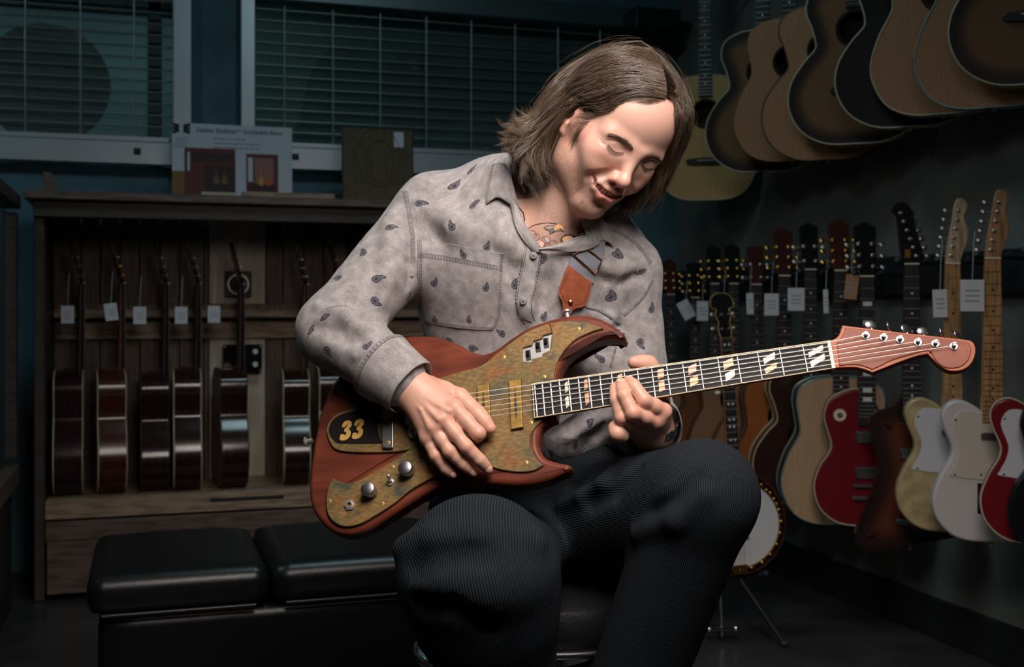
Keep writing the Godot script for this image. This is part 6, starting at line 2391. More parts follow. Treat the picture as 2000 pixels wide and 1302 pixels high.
func make_head() -> void:
	var ps: Array[Prim] = []
	# skull and face masses
	ps.append(he(0, 0.046, -0.012, 0.074, 0.084, 0.096, 0.02))
	ps.append(he(0, 0.056, 0.042, 0.062, 0.056, 0.047, 0.03))
	ps.append(he(0, -0.012, 0.040, 0.060, 0.066, 0.046, 0.03))
	ps.append(he(0, -0.045, 0.046, 0.047, 0.042, 0.042, 0.03))
	for s in [-1.0, 1.0]:
		ps.append(hc(Vector3(s * 0.056, -0.022, 0.004), Vector3(s * 0.048, -0.058, 0.022), 0.017, 0.016, 0.03))
		ps.append(hc(Vector3(s * 0.048, -0.058, 0.022), Vector3(s * 0.016, -0.090, 0.070), 0.016, 0.014, 0.026))
		ps.append(hc(Vector3(s * 0.066, 0.004, 0.012), Vector3(s * 0.047, 0.000, 0.060), 0.009, 0.013, 0.024))
		ps.append(he(s * 0.041, -0.012, 0.068, 0.019, 0.016, 0.016, 0.02))
		ps.append(he(s * 0.034, -0.026, 0.075, 0.017, 0.015, 0.014, 0.018))
	ps.append(he(0, -0.090, 0.075, 0.018, 0.015, 0.016, 0.022))
	ps.append(he(0, -0.046, 0.076, 0.029, 0.030, 0.022, 0.02))
	skull_ps = ps.duplicate()
	# brow ridge, sockets, closed lids
	for s in [-1.0, 1.0]:
		ps.append(hc(Vector3(s * 0.047, 0.030, 0.072), Vector3(s * 0.014, 0.029, 0.088), 0.010, 0.009, 0.016))
		ps.append(carve(he(s * 0.033, 0.020, 0.103, 0.0185, 0.0110, 0.0150, 0.014)))
		ps.append(he(s * 0.0325, 0.0205, 0.0735, 0.0165, 0.0115, 0.0145, 0.006))
		# the smile's bag under the eye
		ps.append(he(s * 0.033, 0.0035, 0.0770, 0.018, 0.0085, 0.0100, 0.016))
		ps.append(he(s * 0.0180, 0.0020, 0.0830, 0.0080, 0.0120, 0.0080, 0.016))
	# nose
	ps.append(hc(Vector3(0, 0.028, 0.0885), Vector3(0, -0.012, 0.1100), 0.0072, 0.0080, 0.014))
	ps.append(he(0, -0.0175, 0.1115, 0.0100, 0.0095, 0.0110, 0.009))
	for s in [-1.0, 1.0]:
		ps.append(he(s * 0.0120, -0.0220, 0.0980, 0.0070, 0.0080, 0.0105, 0.006))
	ps.append(hc(Vector3(0, -0.024, 0.106), Vector3(0, -0.032, 0.097), 0.0045, 0.004, 0.006))
	for s in [-1.0, 1.0]:
		ps.append(carve(he(s * 0.0068, -0.0295, 0.1035, 0.0036, 0.0040, 0.0058, 0.003)))
	# mouth: lips round an open smile, corners drawn up and back
	var up := [Vector3(-0.0325, -0.0405, 0.0835), Vector3(-0.022, -0.0435, 0.0925), Vector3(-0.008, -0.0450, 0.0985), Vector3(0.008, -0.0450, 0.0985), Vector3(0.022, -0.0435, 0.0925), Vector3(0.0325, -0.0405, 0.0835)]
	var lo := [Vector3(-0.0315, -0.0430, 0.0830), Vector3(-0.022, -0.0535, 0.0912), Vector3(-0.009, -0.0590, 0.0972), Vector3(0.009, -0.0590, 0.0972), Vector3(0.022, -0.0535, 0.0912), Vector3(0.0315, -0.0430, 0.0830)]
	var ur := [0.0022, 0.0036, 0.0040, 0.0040, 0.0036, 0.0022]
	var lr := [0.0024, 0.0052, 0.0066, 0.0066, 0.0052, 0.0024]
	for i in 6:
		up[i] += Vector3(0, 0.0015, 0)
		lo[i] += Vector3(0, 0.0010, 0)
	for i in 5:
		ps.append(hc(up[i], up[i + 1], ur[i], ur[i + 1], 0.006))
		ps.append(hc(lo[i], lo[i + 1], lr[i], lr[i + 1], 0.005))
	ps.append(carve(hc(Vector3(0, -0.0730, 0.0965), Vector3(0, -0.0732, 0.0960), 0.0045, 0.0045, 0.014)))
	for i in 5:
		var a: Vector3 = (up[i] * 0.52 + lo[i] * 0.48) + Vector3(0, 0.0004, 0.002)
		var b: Vector3 = (up[i + 1] * 0.52 + lo[i + 1] * 0.48) + Vector3(0, 0.0004, 0.002)
		var r: float = [0.0008, 0.0034, 0.0046, 0.0046, 0.0034, 0.0008][i]
		var r2: float = [0.0008, 0.0034, 0.0046, 0.0046, 0.0034, 0.0008][i + 1]
		var p := hc(a, b, r * 1.9, r2 * 1.9, 0.002)
		p.n = head_b * Vector3(0, 1, 0)
		p.s = 0.75
		ps.append(carve(p))
	# ears: rim, antihelix and lobe round a hollow
	for s in [-1.0, 1.0]:
		var rim := [Vector3(0.069, 0.010, 0.010), Vector3(0.072, 0.024, 0.008), Vector3(0.076, 0.033, -0.001), Vector3(0.080, 0.032, -0.012), Vector3(0.083, 0.020, -0.019), Vector3(0.082, 0.004, -0.017), Vector3(0.078, -0.012, -0.010), Vector3(0.074, -0.024, -0.003), Vector3(0.071, -0.024, 0.005), Vector3(0.070, -0.012, 0.009)]
		for i in rim.size() - 1:
			var a: Vector3 = rim[i]
			var b: Vector3 = rim[i + 1]
			a.x *= s; b.x *= s
			ps.append(hc(a, b, 0.0042 if i < 6 else 0.0055, 0.0042 if i < 5 else 0.0055, 0.004))
		ps.append(he(s * 0.073, 0.004, -0.004, 0.004, 0.024, 0.014, 0.006, Basis(Vector3.UP, s * 0.45)))
		ps.append(carve(he(s * 0.079, 0.000, 0.002, 0.006, 0.009, 0.006, 0.004)))
		ps.append(hc(Vector3(s * 0.074, 0.006, 0.009), Vector3(s * 0.074, -0.004, 0.010), 0.0042, 0.0045, 0.005))
	head_ps = ps
	# fine lines pressed into the finished skin
	var lines := []
	for s in [-1.0, 1.0]:
		lines.append([[Vector3(s * 0.0185, 0.0265, 0), Vector3(s * 0.026, 0.0290, 0), Vector3(s * 0.035, 0.0290, 0), Vector3(s * 0.044, 0.0255, 0), Vector3(s * 0.050, 0.0215, 0)], 0.0010, 0.0030])
		lines.append([[Vector3(s * 0.0495, 0.0135, 0), Vector3(s * 0.054, 0.0130, 0), Vector3(s * 0.059, 0.0140, 0)], 0.0004, 0.0030])
		lines.append([[Vector3(s * 0.0200, -0.0190, 0), Vector3(s * 0.026, -0.0255, 0), Vector3(s * 0.033, -0.0315, 0), Vector3(s * 0.039, -0.0385, 0), Vector3(s * 0.0415, -0.0470, 0)], 0.0022, 0.0100])
	for l in lines:
		var pts := []
		for q in l[0]:
			pts.append(drop(Vector3(q.x, q.y, 0.115)) + head_b.z * 0.0004)
		for i in pts.size() - 1:
			head_ps.append(carve(cap(pts[i], pts[i + 1], l[1] * (0.5 if i == 0 else 1.0), l[1] * (0.4 if i == pts.size() - 2 else 1.0), l[2])))

func skin_paint(p: Vector3, n: Vector3) -> Color:
	var q := to_head(p)
	var base := Color(0.64, 0.375, 0.295)
	# blood under the skin: cheeks, nose, ears redder; forehead paler
	var ch := exp(-(Vector2(absf(q.x) - 0.036, q.y + 0.014).length_squared()) / 0.0006) * smoothstep(0.03, 0.06, q.z)
	base = base.lerp(Color(0.64, 0.31, 0.235), 0.6 * ch)
	if q.z > 0.100 and q.y < 0.0 and q.y > -0.036:
		base = base.lerp(Color(0.64, 0.32, 0.25), 0.45)
	if absf(q.x) > 0.068 and q.y < 0.04 and q.y > -0.04:
		base = base.lerp(Color(0.62, 0.28, 0.22), 0.5)
	var fr := speckle.get_noise_3d(q.x * 1400.0, q.y * 1400.0, q.z * 1400.0)
	base = base * (1.0 + 0.05 * fr)
	if fr > 0.6:
		base = base.lerp(Color(0.46, 0.23, 0.15), 0.2)
	# lips
	var lipd := 1.0
	if q.z > 0.078 and absf(q.x) < 0.034 and q.y < -0.036 and q.y > -0.072:
		var t := absf(q.x) / 0.033
		var cu := -0.0448 + 0.0045 * t * t * t
		var cl := -0.0612 + 0.0190 * t * t
		var inside := minf(cu + 0.0026 * (1.0 - t) + 0.001 - q.y, q.y - (cl - 0.0042 * (1.0 - t)))
		if inside > -0.0015:
			base = base.lerp(Color(0.54, 0.205, 0.185), clampf((inside + 0.0015) / 0.0022, 0, 1) * 0.85)
		var zf := 0.0990 - 13.5 * q.x * q.x
		if q.z < zf - 0.0042 and q.y < cu - 0.0005 and q.y > cl + 0.002:
			base = Color(0.16, 0.045, 0.04)
	# stubble on jaw, chin, lip and sideburns
	var jaw := 0.0
	var edge := -0.030 - 0.35 * maxf(0.0, q.z - 0.03)
	jaw = smoothstep(edge + 0.008, edge - 0.020, q.y) * smoothstep(-0.028, 0.0, q.z)
	jaw *= 1.0 - smoothstep(-0.094, -0.118, q.y) * 0.4
	if q.z > 0.066 and absf(q.x) < 0.034:
		jaw *= 0.30
	if q.y > -0.043 and q.y < -0.026 and absf(q.x) < 0.026 and q.z > 0.085:
		jaw = maxf(jaw, 0.22)
	var burn := smoothstep(0.014, 0.006, absf(q.z - 0.016)) * smoothstep(0.055, 0.062, absf(q.x)) * smoothstep(-0.055, -0.02, q.y) * smoothstep(0.06, 0.04, q.y)
	jaw = maxf(jaw, burn * 1.1)
	var st := speckle.get_noise_3d(q.x * 5200.0, q.y * 5200.0, q.z * 5200.0)
	base = base.lerp(Color(0.16, 0.095, 0.06), clampf(jaw * (0.42 + 0.35 * st), 0.0, 0.75))
	# scalp under the hair
	var sc := scalp(q)
	base = base.lerp(Color(0.085, 0.055, 0.037), sc)
	return base

func scalp(q: Vector3) -> float:
	# 1 where hair grows: above a hairline that runs over the forehead, dips at the temples and passes behind the ears
	var line: float
	var ax := absf(q.x)
	if q.z > 0.045:
		line = 0.121 - 0.0225 * pow(minf(ax, 0.05) / 0.05, 2.0)
		if ax > 0.05:
			line -= (ax - 0.05) * 2.7
	elif q.z > 0.030:
		line = lerpf(0.032, 0.066, (q.z - 0.030) / 0.015)
	elif q.z > 0.0:
		line = 0.026
	else:
		line = lerpf(-0.050, 0.026, smoothstep(-0.030, 0.0, q.z))
	var grown := smoothstep(line - 0.004, line + 0.004, q.y)
	if absf(q.x) > 0.070 and absf(q.z) < 0.03 and q.y < 0.036:
		grown *= smoothstep(0.024, 0.036, q.y)
	return grown

var speckle := FastNoiseLite.new()

func build_head(mb: MB) -> void:
	speckle.seed = 7
	speckle.frequency = 1.0
	speckle.fractal_octaves = 2
	var ps := head_ps.duplicate()
	for q in neck_ps():
		ps.append(q)
	net(mb, ps, 0.0020, head_o + Vector3(-0.19, -0.235, -0.17), head_o + Vector3(0.19, 0.17, 0.18), skin_paint)

func neck_ps() -> Array[Prim]:
	var r: Array[Prim] = []
	var nb := K(1066, 455, 1.845)
	r.append(cap(H(0, -0.035, -0.030), nb, 0.052, 0.060, 0.022))
	r.append(cap(H(-0.060, -0.010, -0.020), K(1062, 470, 1.785), 0.012, 0.010, 0.02))
	r.append(cap(H(0.0, -0.085, 0.030), K(1075, 455, 1.79), 0.022, 0.022, 0.03))
	return r

# ---------------------------------------------------------------- hair, brows, lashes, beard, teeth
func spline(p: PackedVector3Array, t: float) -> Vector3:
	var m := p.size() - 1
	var f := clampf(t, 0.0, 1.0) * m
	var i := mini(int(f), m - 1)
	return p[i].cubic_interpolate(p[i + 1], p[maxi(i - 1, 0)], p[mini(i + 2, m)], f - i)

# a guide: photo points; the distance follows the head where the ray meets it, else the value given
func guide(pts: Array, lift: float) -> PackedVector3Array:
	var out := PackedVector3Array()
	for q in pts:
		var z: float = q[2] if q.size() > 2 else 0.0
		if z == 0.0:
			z = march(skull_ps, q[0], q[1], 1.45, 2.0, lift)
			if z < 0.0:
				z = 1.78
		out.append(K(q[0], q[1], z))
	return out

func strand(mb: MB, p: PackedVector3Array, r0: float, root: Color, tip: Color, sides := 3) -> void:
	var m := p.size()
	var b := mb.v.size()
	var up := Vector3(0.3, 0.2, 1.0)
	for i in m:
		var t := (p[mini(i + 1, m - 1)] - p[maxi(i - 1, 0)]).normalized()
		var sd := up.cross(t).normalized()
		var u2 := t.cross(sd)
		var f := float(i) / (m - 1)
		var r := r0 * (0.75 + 0.6 * f) * (1.0 if f < 0.75 else maxf(0.12, (1.0 - f) * 4.0))
		mb.col = root.lerp(tip, clampf(f * f * f * 1.15, 0, 1))
		for k in sides:
			var a := TAU * k / sides
			var o := sd * cos(a) + u2 * sin(a)
			mb.vert(p[i] + o * r, o)
	for i in m - 1:
		for k in sides:
			var k2 := (k + 1) % sides
			mb.quad(b + i * sides + k, b + i * sides + k2, b + (i + 1) * sides + k2, b + (i + 1) * sides + k)

func sheet(mb: MB, gs: Array, count: int, rng: RandomNumberGenerator, spread: float, thick: float, segs: int, tint: float) -> void:
	# strands between neighbouring guides, gathered in small locks
	var ng := gs.size()
	var locks := int(count / 9.0)
	for l in locks:
		var s := (l + rng.randf()) / locks * (ng - 1)
		var off := Vector3(rng.randfn(0, spread), rng.randfn(0, spread), rng.randfn(0, spread))
		var depth := -absf(rng.randfn(0, thick))
		var bend := Vector3(rng.randfn(0, 0.006), rng.randfn(0, 0.006), rng.randfn(0, 0.006))
		var tone := rng.randf()
		var ltip := rng.randf_range(0.80, 1.02)
		var flick := Vector3(rng.randfn(0.002, 0.007), rng.randfn(0, 0.008), rng.randfn(0, 0.008))
		for k in 9:
			var ss := clampf(s + rng.randfn(0, 0.05), 0.0, ng - 1.001)
			var i := int(ss)
			var ga: PackedVector3Array = gs[i]
			var gb: PackedVector3Array = gs[mini(i + 1, ng - 1)]
			var fine := Vector3(rng.randfn(0, 0.0016), rng.randfn(0, 0.0016), rng.randfn(0, 0.0016))
			var pts := PackedVector3Array()
			var len_ := minf(ltip + rng.randfn(0, 0.03), 1.09)
			var t0 := maxf(0.0, rng.randfn(0.0, 0.05)) if rng.randf() < 0.6 else rng.randf_range(0.0, 0.30)
			for j in segs:
				var t := lerpf(t0, len_, float(j) / (segs - 1))
				var p := spline(ga, t).lerp(spline(gb, t), ss - i)
				if t > 1.0:
					p += (spline(ga, 1.0) - spline(ga, 0.93)).lerp(spline(gb, 1.0) - spline(gb, 0.93), ss - i) * (t - 1.0) * 12.0
				var g := smoothstep(0.0, 0.22, t - t0 + 0.02)
				if t0 > 0.06:
					p -= (p - head_o).normalized() * 0.005 * (1.0 - smoothstep(0.0, 0.12, t - t0))
				var away := (p - head_o).normalized()
				p += (off + bend * sin(t * 7.0 + tone * 6.0)) * g * (0.35 + 0.65 * t) + flick * t * t * t + fine * (0.5 + 0.5 * g) + away * depth * g
				pts.append(p)
			var k1 := tone * 0.7 + rng.randf() * 0.3
			var root := Color(0.070, 0.044, 0.029).lerp(Color(0.125, 0.080, 0.052), k1)
			var tip := Color(0.085, 0.053, 0.032).lerp(Color(0.230, 0.145, 0.078), k1 * k1 * tint)
			strand(mb, pts, rng.randf_range(0.00026, 0.00050), root, tip)

func build_hair(parent: Node3D, base: Vector3) -> void:
	var rng := RandomNumberGenerator.new()
	rng.seed = 77
	var mb := MB.new()
	mb.coloured = true
	# near side: from the parting back over the ear to flicked ends
	var near := [
		guide([[1299, 191], [1264, 186], [1230, 186], [1202, 204], [1172, 212], [1143, 206], [1116, 206, 1.722], [1088, 236, 1.735], [1068, 278, 1.75], [1064, 330, 1.75], [1082, 352, 1.745]], 0.003),
		guide([[1301, 183], [1260, 174], [1218, 176], [1182, 190], [1152, 196], [1124, 198], [1098, 218, 1.727], [1072, 252, 1.74], [1050, 292, 1.75], [1044, 332, 1.75], [1060, 352, 1.745]], 0.005),
		guide([[1301, 172], [1252, 157], [1202, 162], [1162, 176], [1128, 188], [1102, 206, 1.735], [1080, 232, 1.74], [1056, 264, 1.75], [1030, 296, 1.752], [1018, 322, 1.75], [1030, 336, 1.745]], 0.007),
		guide([[1300, 158], [1244, 140], [1190, 148], [1146, 166], [1114, 184, 1.742], [1090, 208, 1.745], [1066, 236, 1.75], [1044, 262, 1.752], [1018, 282, 1.75], [1000, 290, 1.745], [990, 284, 1.74]], 0.009),
		guide([[1295, 138], [1238, 121], [1180, 131], [1134, 156], [1102, 180, 1.752], [1080, 204, 1.755], [1060, 230, 1.758], [1040, 252, 1.76], [1014, 266, 1.755], [996, 264, 1.75], [985, 254, 1.745]], 0.011),
		guide([[1286, 114], [1232, 103], [1174, 115], [1128, 143], [1098, 168, 1.762], [1076, 194, 1.764], [1058, 218, 1.766], [1040, 238, 1.768], [1020, 250, 1.765], [1004, 248, 1.76], [994, 240, 1.755]], 0.012),
		guide([[1272, 94], [1224, 89], [1170, 106], [1124, 133], [1096, 158, 1.775], [1076, 182, 1.776], [1060, 206, 1.778], [1046, 226, 1.78], [1030, 240, 1.778], [1016, 240, 1.774], [1004, 232, 1.77]], 0.012),
		guide([[1252, 80, 1.77], [1212, 83, 1.78], [1166, 101, 1.79], [1122, 131, 1.80], [1094, 160, 1.80], [1076, 194, 1.80], [1066, 228, 1.80], [1056, 264, 1.80], [1044, 300, 1.80], [1036, 328, 1.80], [1044, 348, 1.79]], 0.012),
	]
	sheet(mb, near, 4200, rng, 0.0030, 0.0050, 13, 1.0)
	# lower back layers that hang behind the ear on to the collar
	var under := [
		guide([[1120, 150, 1.80], [1098, 190, 1.79], [1085, 235, 1.775], [1080, 280, 1.77], [1092, 322, 1.765], [1104, 352, 1.76]], 0.0),
		guide([[1110, 150, 1.80], [1085, 195, 1.79], [1065, 245, 1.78], [1052, 295, 1.775], [1064, 340, 1.77], [1084, 362, 1.765]], 0.0),
		guide([[1105, 150, 1.81], [1075, 200, 1.80], [1045, 250, 1.79], [1024, 292, 1.78], [1026, 332, 1.775], [1046, 360, 1.77]], 0.0),
		guide([[1100, 150, 1.81], [1066, 200, 1.80], [1034, 246, 1.79], [1006, 278, 1.78], [1000, 312, 1.775], [1018, 342, 1.77]], 0.0),
		guide([[1100, 146, 1.81], [1060, 196, 1.80], [1028, 238, 1.79], [1000, 260, 1.78], [986, 282, 1.77], [994, 300, 1.765]], 0.0),
	]
	sheet(mb, under, 1200, rng, 0.0040, 0.010, 10, 0.9)
	# far side: down past the temple and out below the cheek
	var far := [
		guide([[1303, 188], [1320, 200], [1333, 218, 1.675], [1335, 246, 1.69], [1322, 282, 1.715], [1304, 318, 1.745], [1290, 352, 1.76], [1280, 386, 1.77]], 0.004),
		guide([[1304, 174], [1325, 190], [1338, 216, 1.69], [1339, 248, 1.705], [1327, 286, 1.73], [1307, 324, 1.755], [1286, 364, 1.775], [1264, 402, 1.785]], 0.005),
		guide([[1302, 154], [1325, 174], [1340, 206, 1.71], [1341, 246, 1.72], [1329, 290, 1.75], [1302, 336, 1.775], [1268, 384, 1.79], [1236, 420, 1.795]], 0.008),
		guide([[1292, 122], [1318, 146], [1337, 190, 1.74], [1341, 240, 1.745], [1328, 292, 1.77], [1288, 342, 1.79], [1242, 392, 1.80], [1206, 432, 1.80]], 0.010),
		guide([[1270, 92], [1302, 120, 1.77], [1328, 168, 1.78], [1336, 226, 1.785], [1322, 286, 1.80], [1272, 344, 1.81], [1220, 392, 1.81], [1186, 424, 1.81]], 0.011),
	]
	sheet(mb, far, 2000, rng, 0.0030, 0.0070, 11, 0.95)
	# fine short hairs that soften the hairline, combed back
	var line := [[1299, 194, -0.95, -0.10], [1275, 196, -0.98, 0.02], [1245, 187, -0.98, 0.06], [1222, 189, -0.97, 0.16], [1208, 202, -0.96, 0.14], [1196, 215, -0.98, 0.05], [1175, 221, -0.98, -0.05], [1158, 228, -0.95, -0.12], [1146, 240, -0.80, 0.20], [1130, 256, -0.55, 0.60], [1122, 275, -0.35, 0.80]]
	for k in 900:
		var f := rng.randf() * (line.size() - 1.001)
		var i := int(f)
		var w := f - i
		var q := []
		for e in 4:
			q.append(lerpf(line[i][e], line[i + 1][e], w))
		var x0: float = q[0] + rng.randfn(0.0, 3.0)
		var y0: float = q[1] + rng.randfn(0.0, 3.0) + 1.0
		var len2 := rng.randf_range(14.0, 40.0) * (0.6 if i > 7 else 1.0)
		var pts := PackedVector3Array()
		var ok := true
		for j in 5:
			var t := j / 4.0
			var x := x0 + (float(q[2]) + rng.randfn(0, 0.05)) * len2 * t
			var y := y0 + (float(q[3]) + rng.randfn(0, 0.06)) * len2 * t
			var z := march(skull_ps, x, y, 1.60, 1.9)
			if z < 0.0:
				ok = false
				break
			pts.append(K(x, y, z + 0.0003 - 0.0035 * t))
		if ok:
			var c1 := Color(0.09, 0.058, 0.038).lerp(Color(0.22, 0.145, 0.09), rng.randf())
			strand(mb, pts, 0.00013, c1, c1)
	# stray hairs
	for k in 240:
		var g: PackedVector3Array = near[3 + k % 5] if k % 3 else far[1 + k % 4]
		var pts := PackedVector3Array()
		var kick := Vector3(rng.randfn(0, 0.007), rng.randf_range(0.002, 0.014), rng.randfn(0, 0.006))
		var t0 := rng.randf_range(0.0, 0.6)
		for j in 9:
			var t := t0 + j / 8.0 * rng.randf_range(0.25, 0.34)
			var p := spline(g, t)
			pts.append(p + kick * sin(PI * 0.5 * j / 8.0) + (p - head_o).normalized() * 0.004)
		strand(mb, pts, 0.00012, Color(0.16, 0.11, 0.07), Color(0.30, 0.21, 0.13))
	# solid under-mass so that light does not fall through
	var mass: Array[Prim] = []
	mass.append(cap(K(1112, 176, 1.815), K(1074, 250, 1.80), 0.030, 0.026, 0.02))
	mass.append(cap(K(1074, 250, 1.80), K(1058, 325, 1.795), 0.026, 0.016, 0.02))
	mass.append(cap(K(1312, 190, 1.755), K(1325, 250, 1.775), 0.014, 0.014, 0.02))
	mass.append(cap(K(1325, 250, 1.775), K(1276, 345, 1.81), 0.014, 0.022, 0.02))
	mass.append(cap(K(1276, 345, 1.81), K(1228, 400, 1.81), 0.022, 0.016, 0.02))
	net(mb, mass, 0.006, K(980, 480, 1.95), K(1380, 60, 1.65), func(_p: Vector3, _n: Vector3) -> Color: return Color(0.085, 0.055, 0.037))
	for i in mb.v.size():
		mb.v[i] -= base
	var m := mat("hair_brown", Color(1, 1, 1), 0.42)
	m.vertex_color_use_as_albedo = true
	m.metallic_specular = 0.6
	obj("hair", mb, m, parent)

	# brows, lashes
	for s in [-1.0, 1.0]:
		var br := MB.new()
		br.coloured = true
		for k in 240:
			var t := rng.randf()
			var a := Vector3(s * lerpf(0.013, 0.052, t), 0.0315 + 0.0050 * sin(t * 2.4) - 0.004 * t * t + rng.randfn(0, 0.0020) * (1.0 - 0.55 * t), 0.112)
			var p := drop(a)
			var d := head_b * Vector3(s * 0.0075, 0.0022 - 0.0045 * t, -0.0030)
			var q := p + d * rng.randf_range(0.7, 1.1)
			var nrm := head_b * Vector3(s * 0.25, 0.1, 1.0)
			var c := Color(0.10, 0.060, 0.038).lerp(Color(0.19, 0.12, 0.075), rng.randf())
			strand(br, PackedVector3Array([p, (p + q) * 0.5 + nrm * 0.0012, q + nrm * 0.0004]), 0.00028, c, c)
		for i in br.v.size():
			br.v[i] -= base
		obj("eyebrow", br, m, parent)
		var la := MB.new()
		la.coloured = true
		for k in 60:
			var t := k / 59.0
			var a := Vector3(s * lerpf(0.0190, 0.0465, t), 0.0190 - 0.0048 * sin(PI * t) - 0.002 * t, 0.112)
			var p := drop(a)
			var d := head_b * Vector3(s * lerpf(-0.001, 0.0040, t), -0.0066, lerpf(0.0028, 0.0012, t))
			var q := p + d * rng.randf_range(0.7, 1.05) * (0.55 + 0.45 * sin(PI * t))
			var c := Color(0.085, 0.058, 0.042)
			strand(la, PackedVector3Array([p, p + d * 0.45 + head_b * Vector3(0, -0.0006, 0.001), q + head_b * Vector3(0, 0.0006, 0.0006)]), 0.00014, c, c)
		# the dark lash line itself
		var edge := PackedVector3Array()
		for k in 13:
			var t := k / 12.0
			edge.append(drop(Vector3(s * lerpf(0.0188, 0.0468, t), 0.0190 - 0.0048 * sin(PI * t) - 0.002 * t, 0.112)))
		la.col = Color(0.060, 0.038, 0.030)
		la.tube(edge, [0.0002, 0.0003, 0.0004, 0.0004, 0.0004, 0.0004, 0.0004, 0.0004, 0.0004, 0.0004, 0.0004, 0.0003, 0.0002], 6)
		for i in la.v.size():
			la.v[i] -= base
		obj("eyelashes", la, m, parent)
	# short beard and moustache hairs
	var bd := MB.new()
	bd.coloured = true
	for k in 3000:
		var u := rng.randf_range(-1.0, 1.0)
		var kind := rng.randf()
		var q: Vector3
		if kind < 0.045:
			q = Vector3(u * 0.024, rng.randf_range(-0.041, -0.030), 0.12)
		elif kind < 0.5:
			q = Vector3(u * 0.036, rng.randf_range(-0.110, -0.070), 0.12)
		else:
			var f := rng.randf()
			q = Vector3(lerpf(-0.069, -0.030, f), lerpf(0.005, -0.085, pow(f, 0.7)) + rng.randfn(0, 0.010), lerpf(0.03, 0.12, f))
			if rng.randf() < 0.25:
				q.x = -q.x
		var a := H(q.x, q.y, q.z)
		# walk inwards to the skin
		var aim := H(0.0, q.y * 0.5, 0.0)
		var dir := (aim - a).normalized()
		var ok := false
		for st in 40:
			var d := field(head_ps, a)
			if d < 0.0006:
				ok = true
				break
			a += dir * maxf(d * 0.8, 0.0004)
		if not ok:
			continue
		var qq := to_head(a)
		if qq.y > -0.080 and qq.y < -0.038 and absf(qq.x) < 0.034 and qq.z > 0.074:
			continue
		if qq.z > 0.070 and absf(qq.x) < 0.030 and rng.randf() < 0.55:
			continue
		var d2 := (-dir * 0.3 + head_b * Vector3(rng.randfn(0, 0.3), -0.8, rng.randfn(0.1, 0.3))).normalized() * rng.randf_range(0.0014, 0.0030)
		var c := Color(0.14, 0.085, 0.05).lerp(Color(0.32, 0.21, 0.12), rng.randf())
		strand(bd, PackedVector3Array([a, a + d2 * 0.5 - dir * 0.0006, a + d2]), 0.00011, c, c)
	for i in bd.v.size():
		bd.v[i] -= base
	obj("beard", bd, m, parent)
	# teeth: an upper row behind the lip
	var tm := mat("tooth_enamel", srgb(212, 200, 180), 0.35)
	for k in range(-4, 4):
		var x := (k + 0.5) * 0.0062
		var w := 0.0033 if absf(x) < 0.005 else 0.0031
		var t := MB.new()
		t.ball(Transform3D(head_b * Basis(Vector3.UP, x * 18.0), H(x, -0.0488, 0.0938 - 12.5 * x * x) - base), Vector3(w, 0.0066, 0.0026), 10, 8)
		obj("tooth", t, tm, parent)

func drop(a: Vector3) -> Vector3:
	# from a point before the face straight back on to the skin
	var p := H(a.x, a.y, a.z)
	var d := -head_b.z
	for i in 60:
		var f := field(head_ps, p)
		if f < 0.0003:
			break
		p += d * maxf(f * 0.7, 0.0003)
	return p

# ---------------------------------------------------------------- hands
func GP(px: float, py: float, h: float) -> Vector3:      # photo pixel at height h over the guitar's face, cam frame
	var g := G(px, py, h)
	return g_frame * Vector3(g.x, g.y, h)

var nails := []

var next_group := 1

func finger(ps: Array[Prim], j: Array, r: Array, k := 0.006) -> void:
	var first := ps.size()
	for i in j.size() - 1:
		# each bone is a little slimmer in the middle than at its joints
		var mid: Vector3 = (j[i] as Vector3).lerp(j[i + 1], 0.5)
		var rm: float = lerpf(r[i], r[i + 1], 0.5) * (0.97 if i == 0 else 0.93)
		ps.append(cap(j[i], mid, r[i], rm, k))
		ps.append(cap(mid, j[i + 1], rm, r[i + 1], k))
	for i in range(first, ps.size()):
		ps[i].grp = next_group
	next_group += 1

var hand_a: Array[Prim] = []
var hand_b: Array[Prim] = []
var fore_a := Vector3.ZERO
var fore_b := Vector3.ZERO

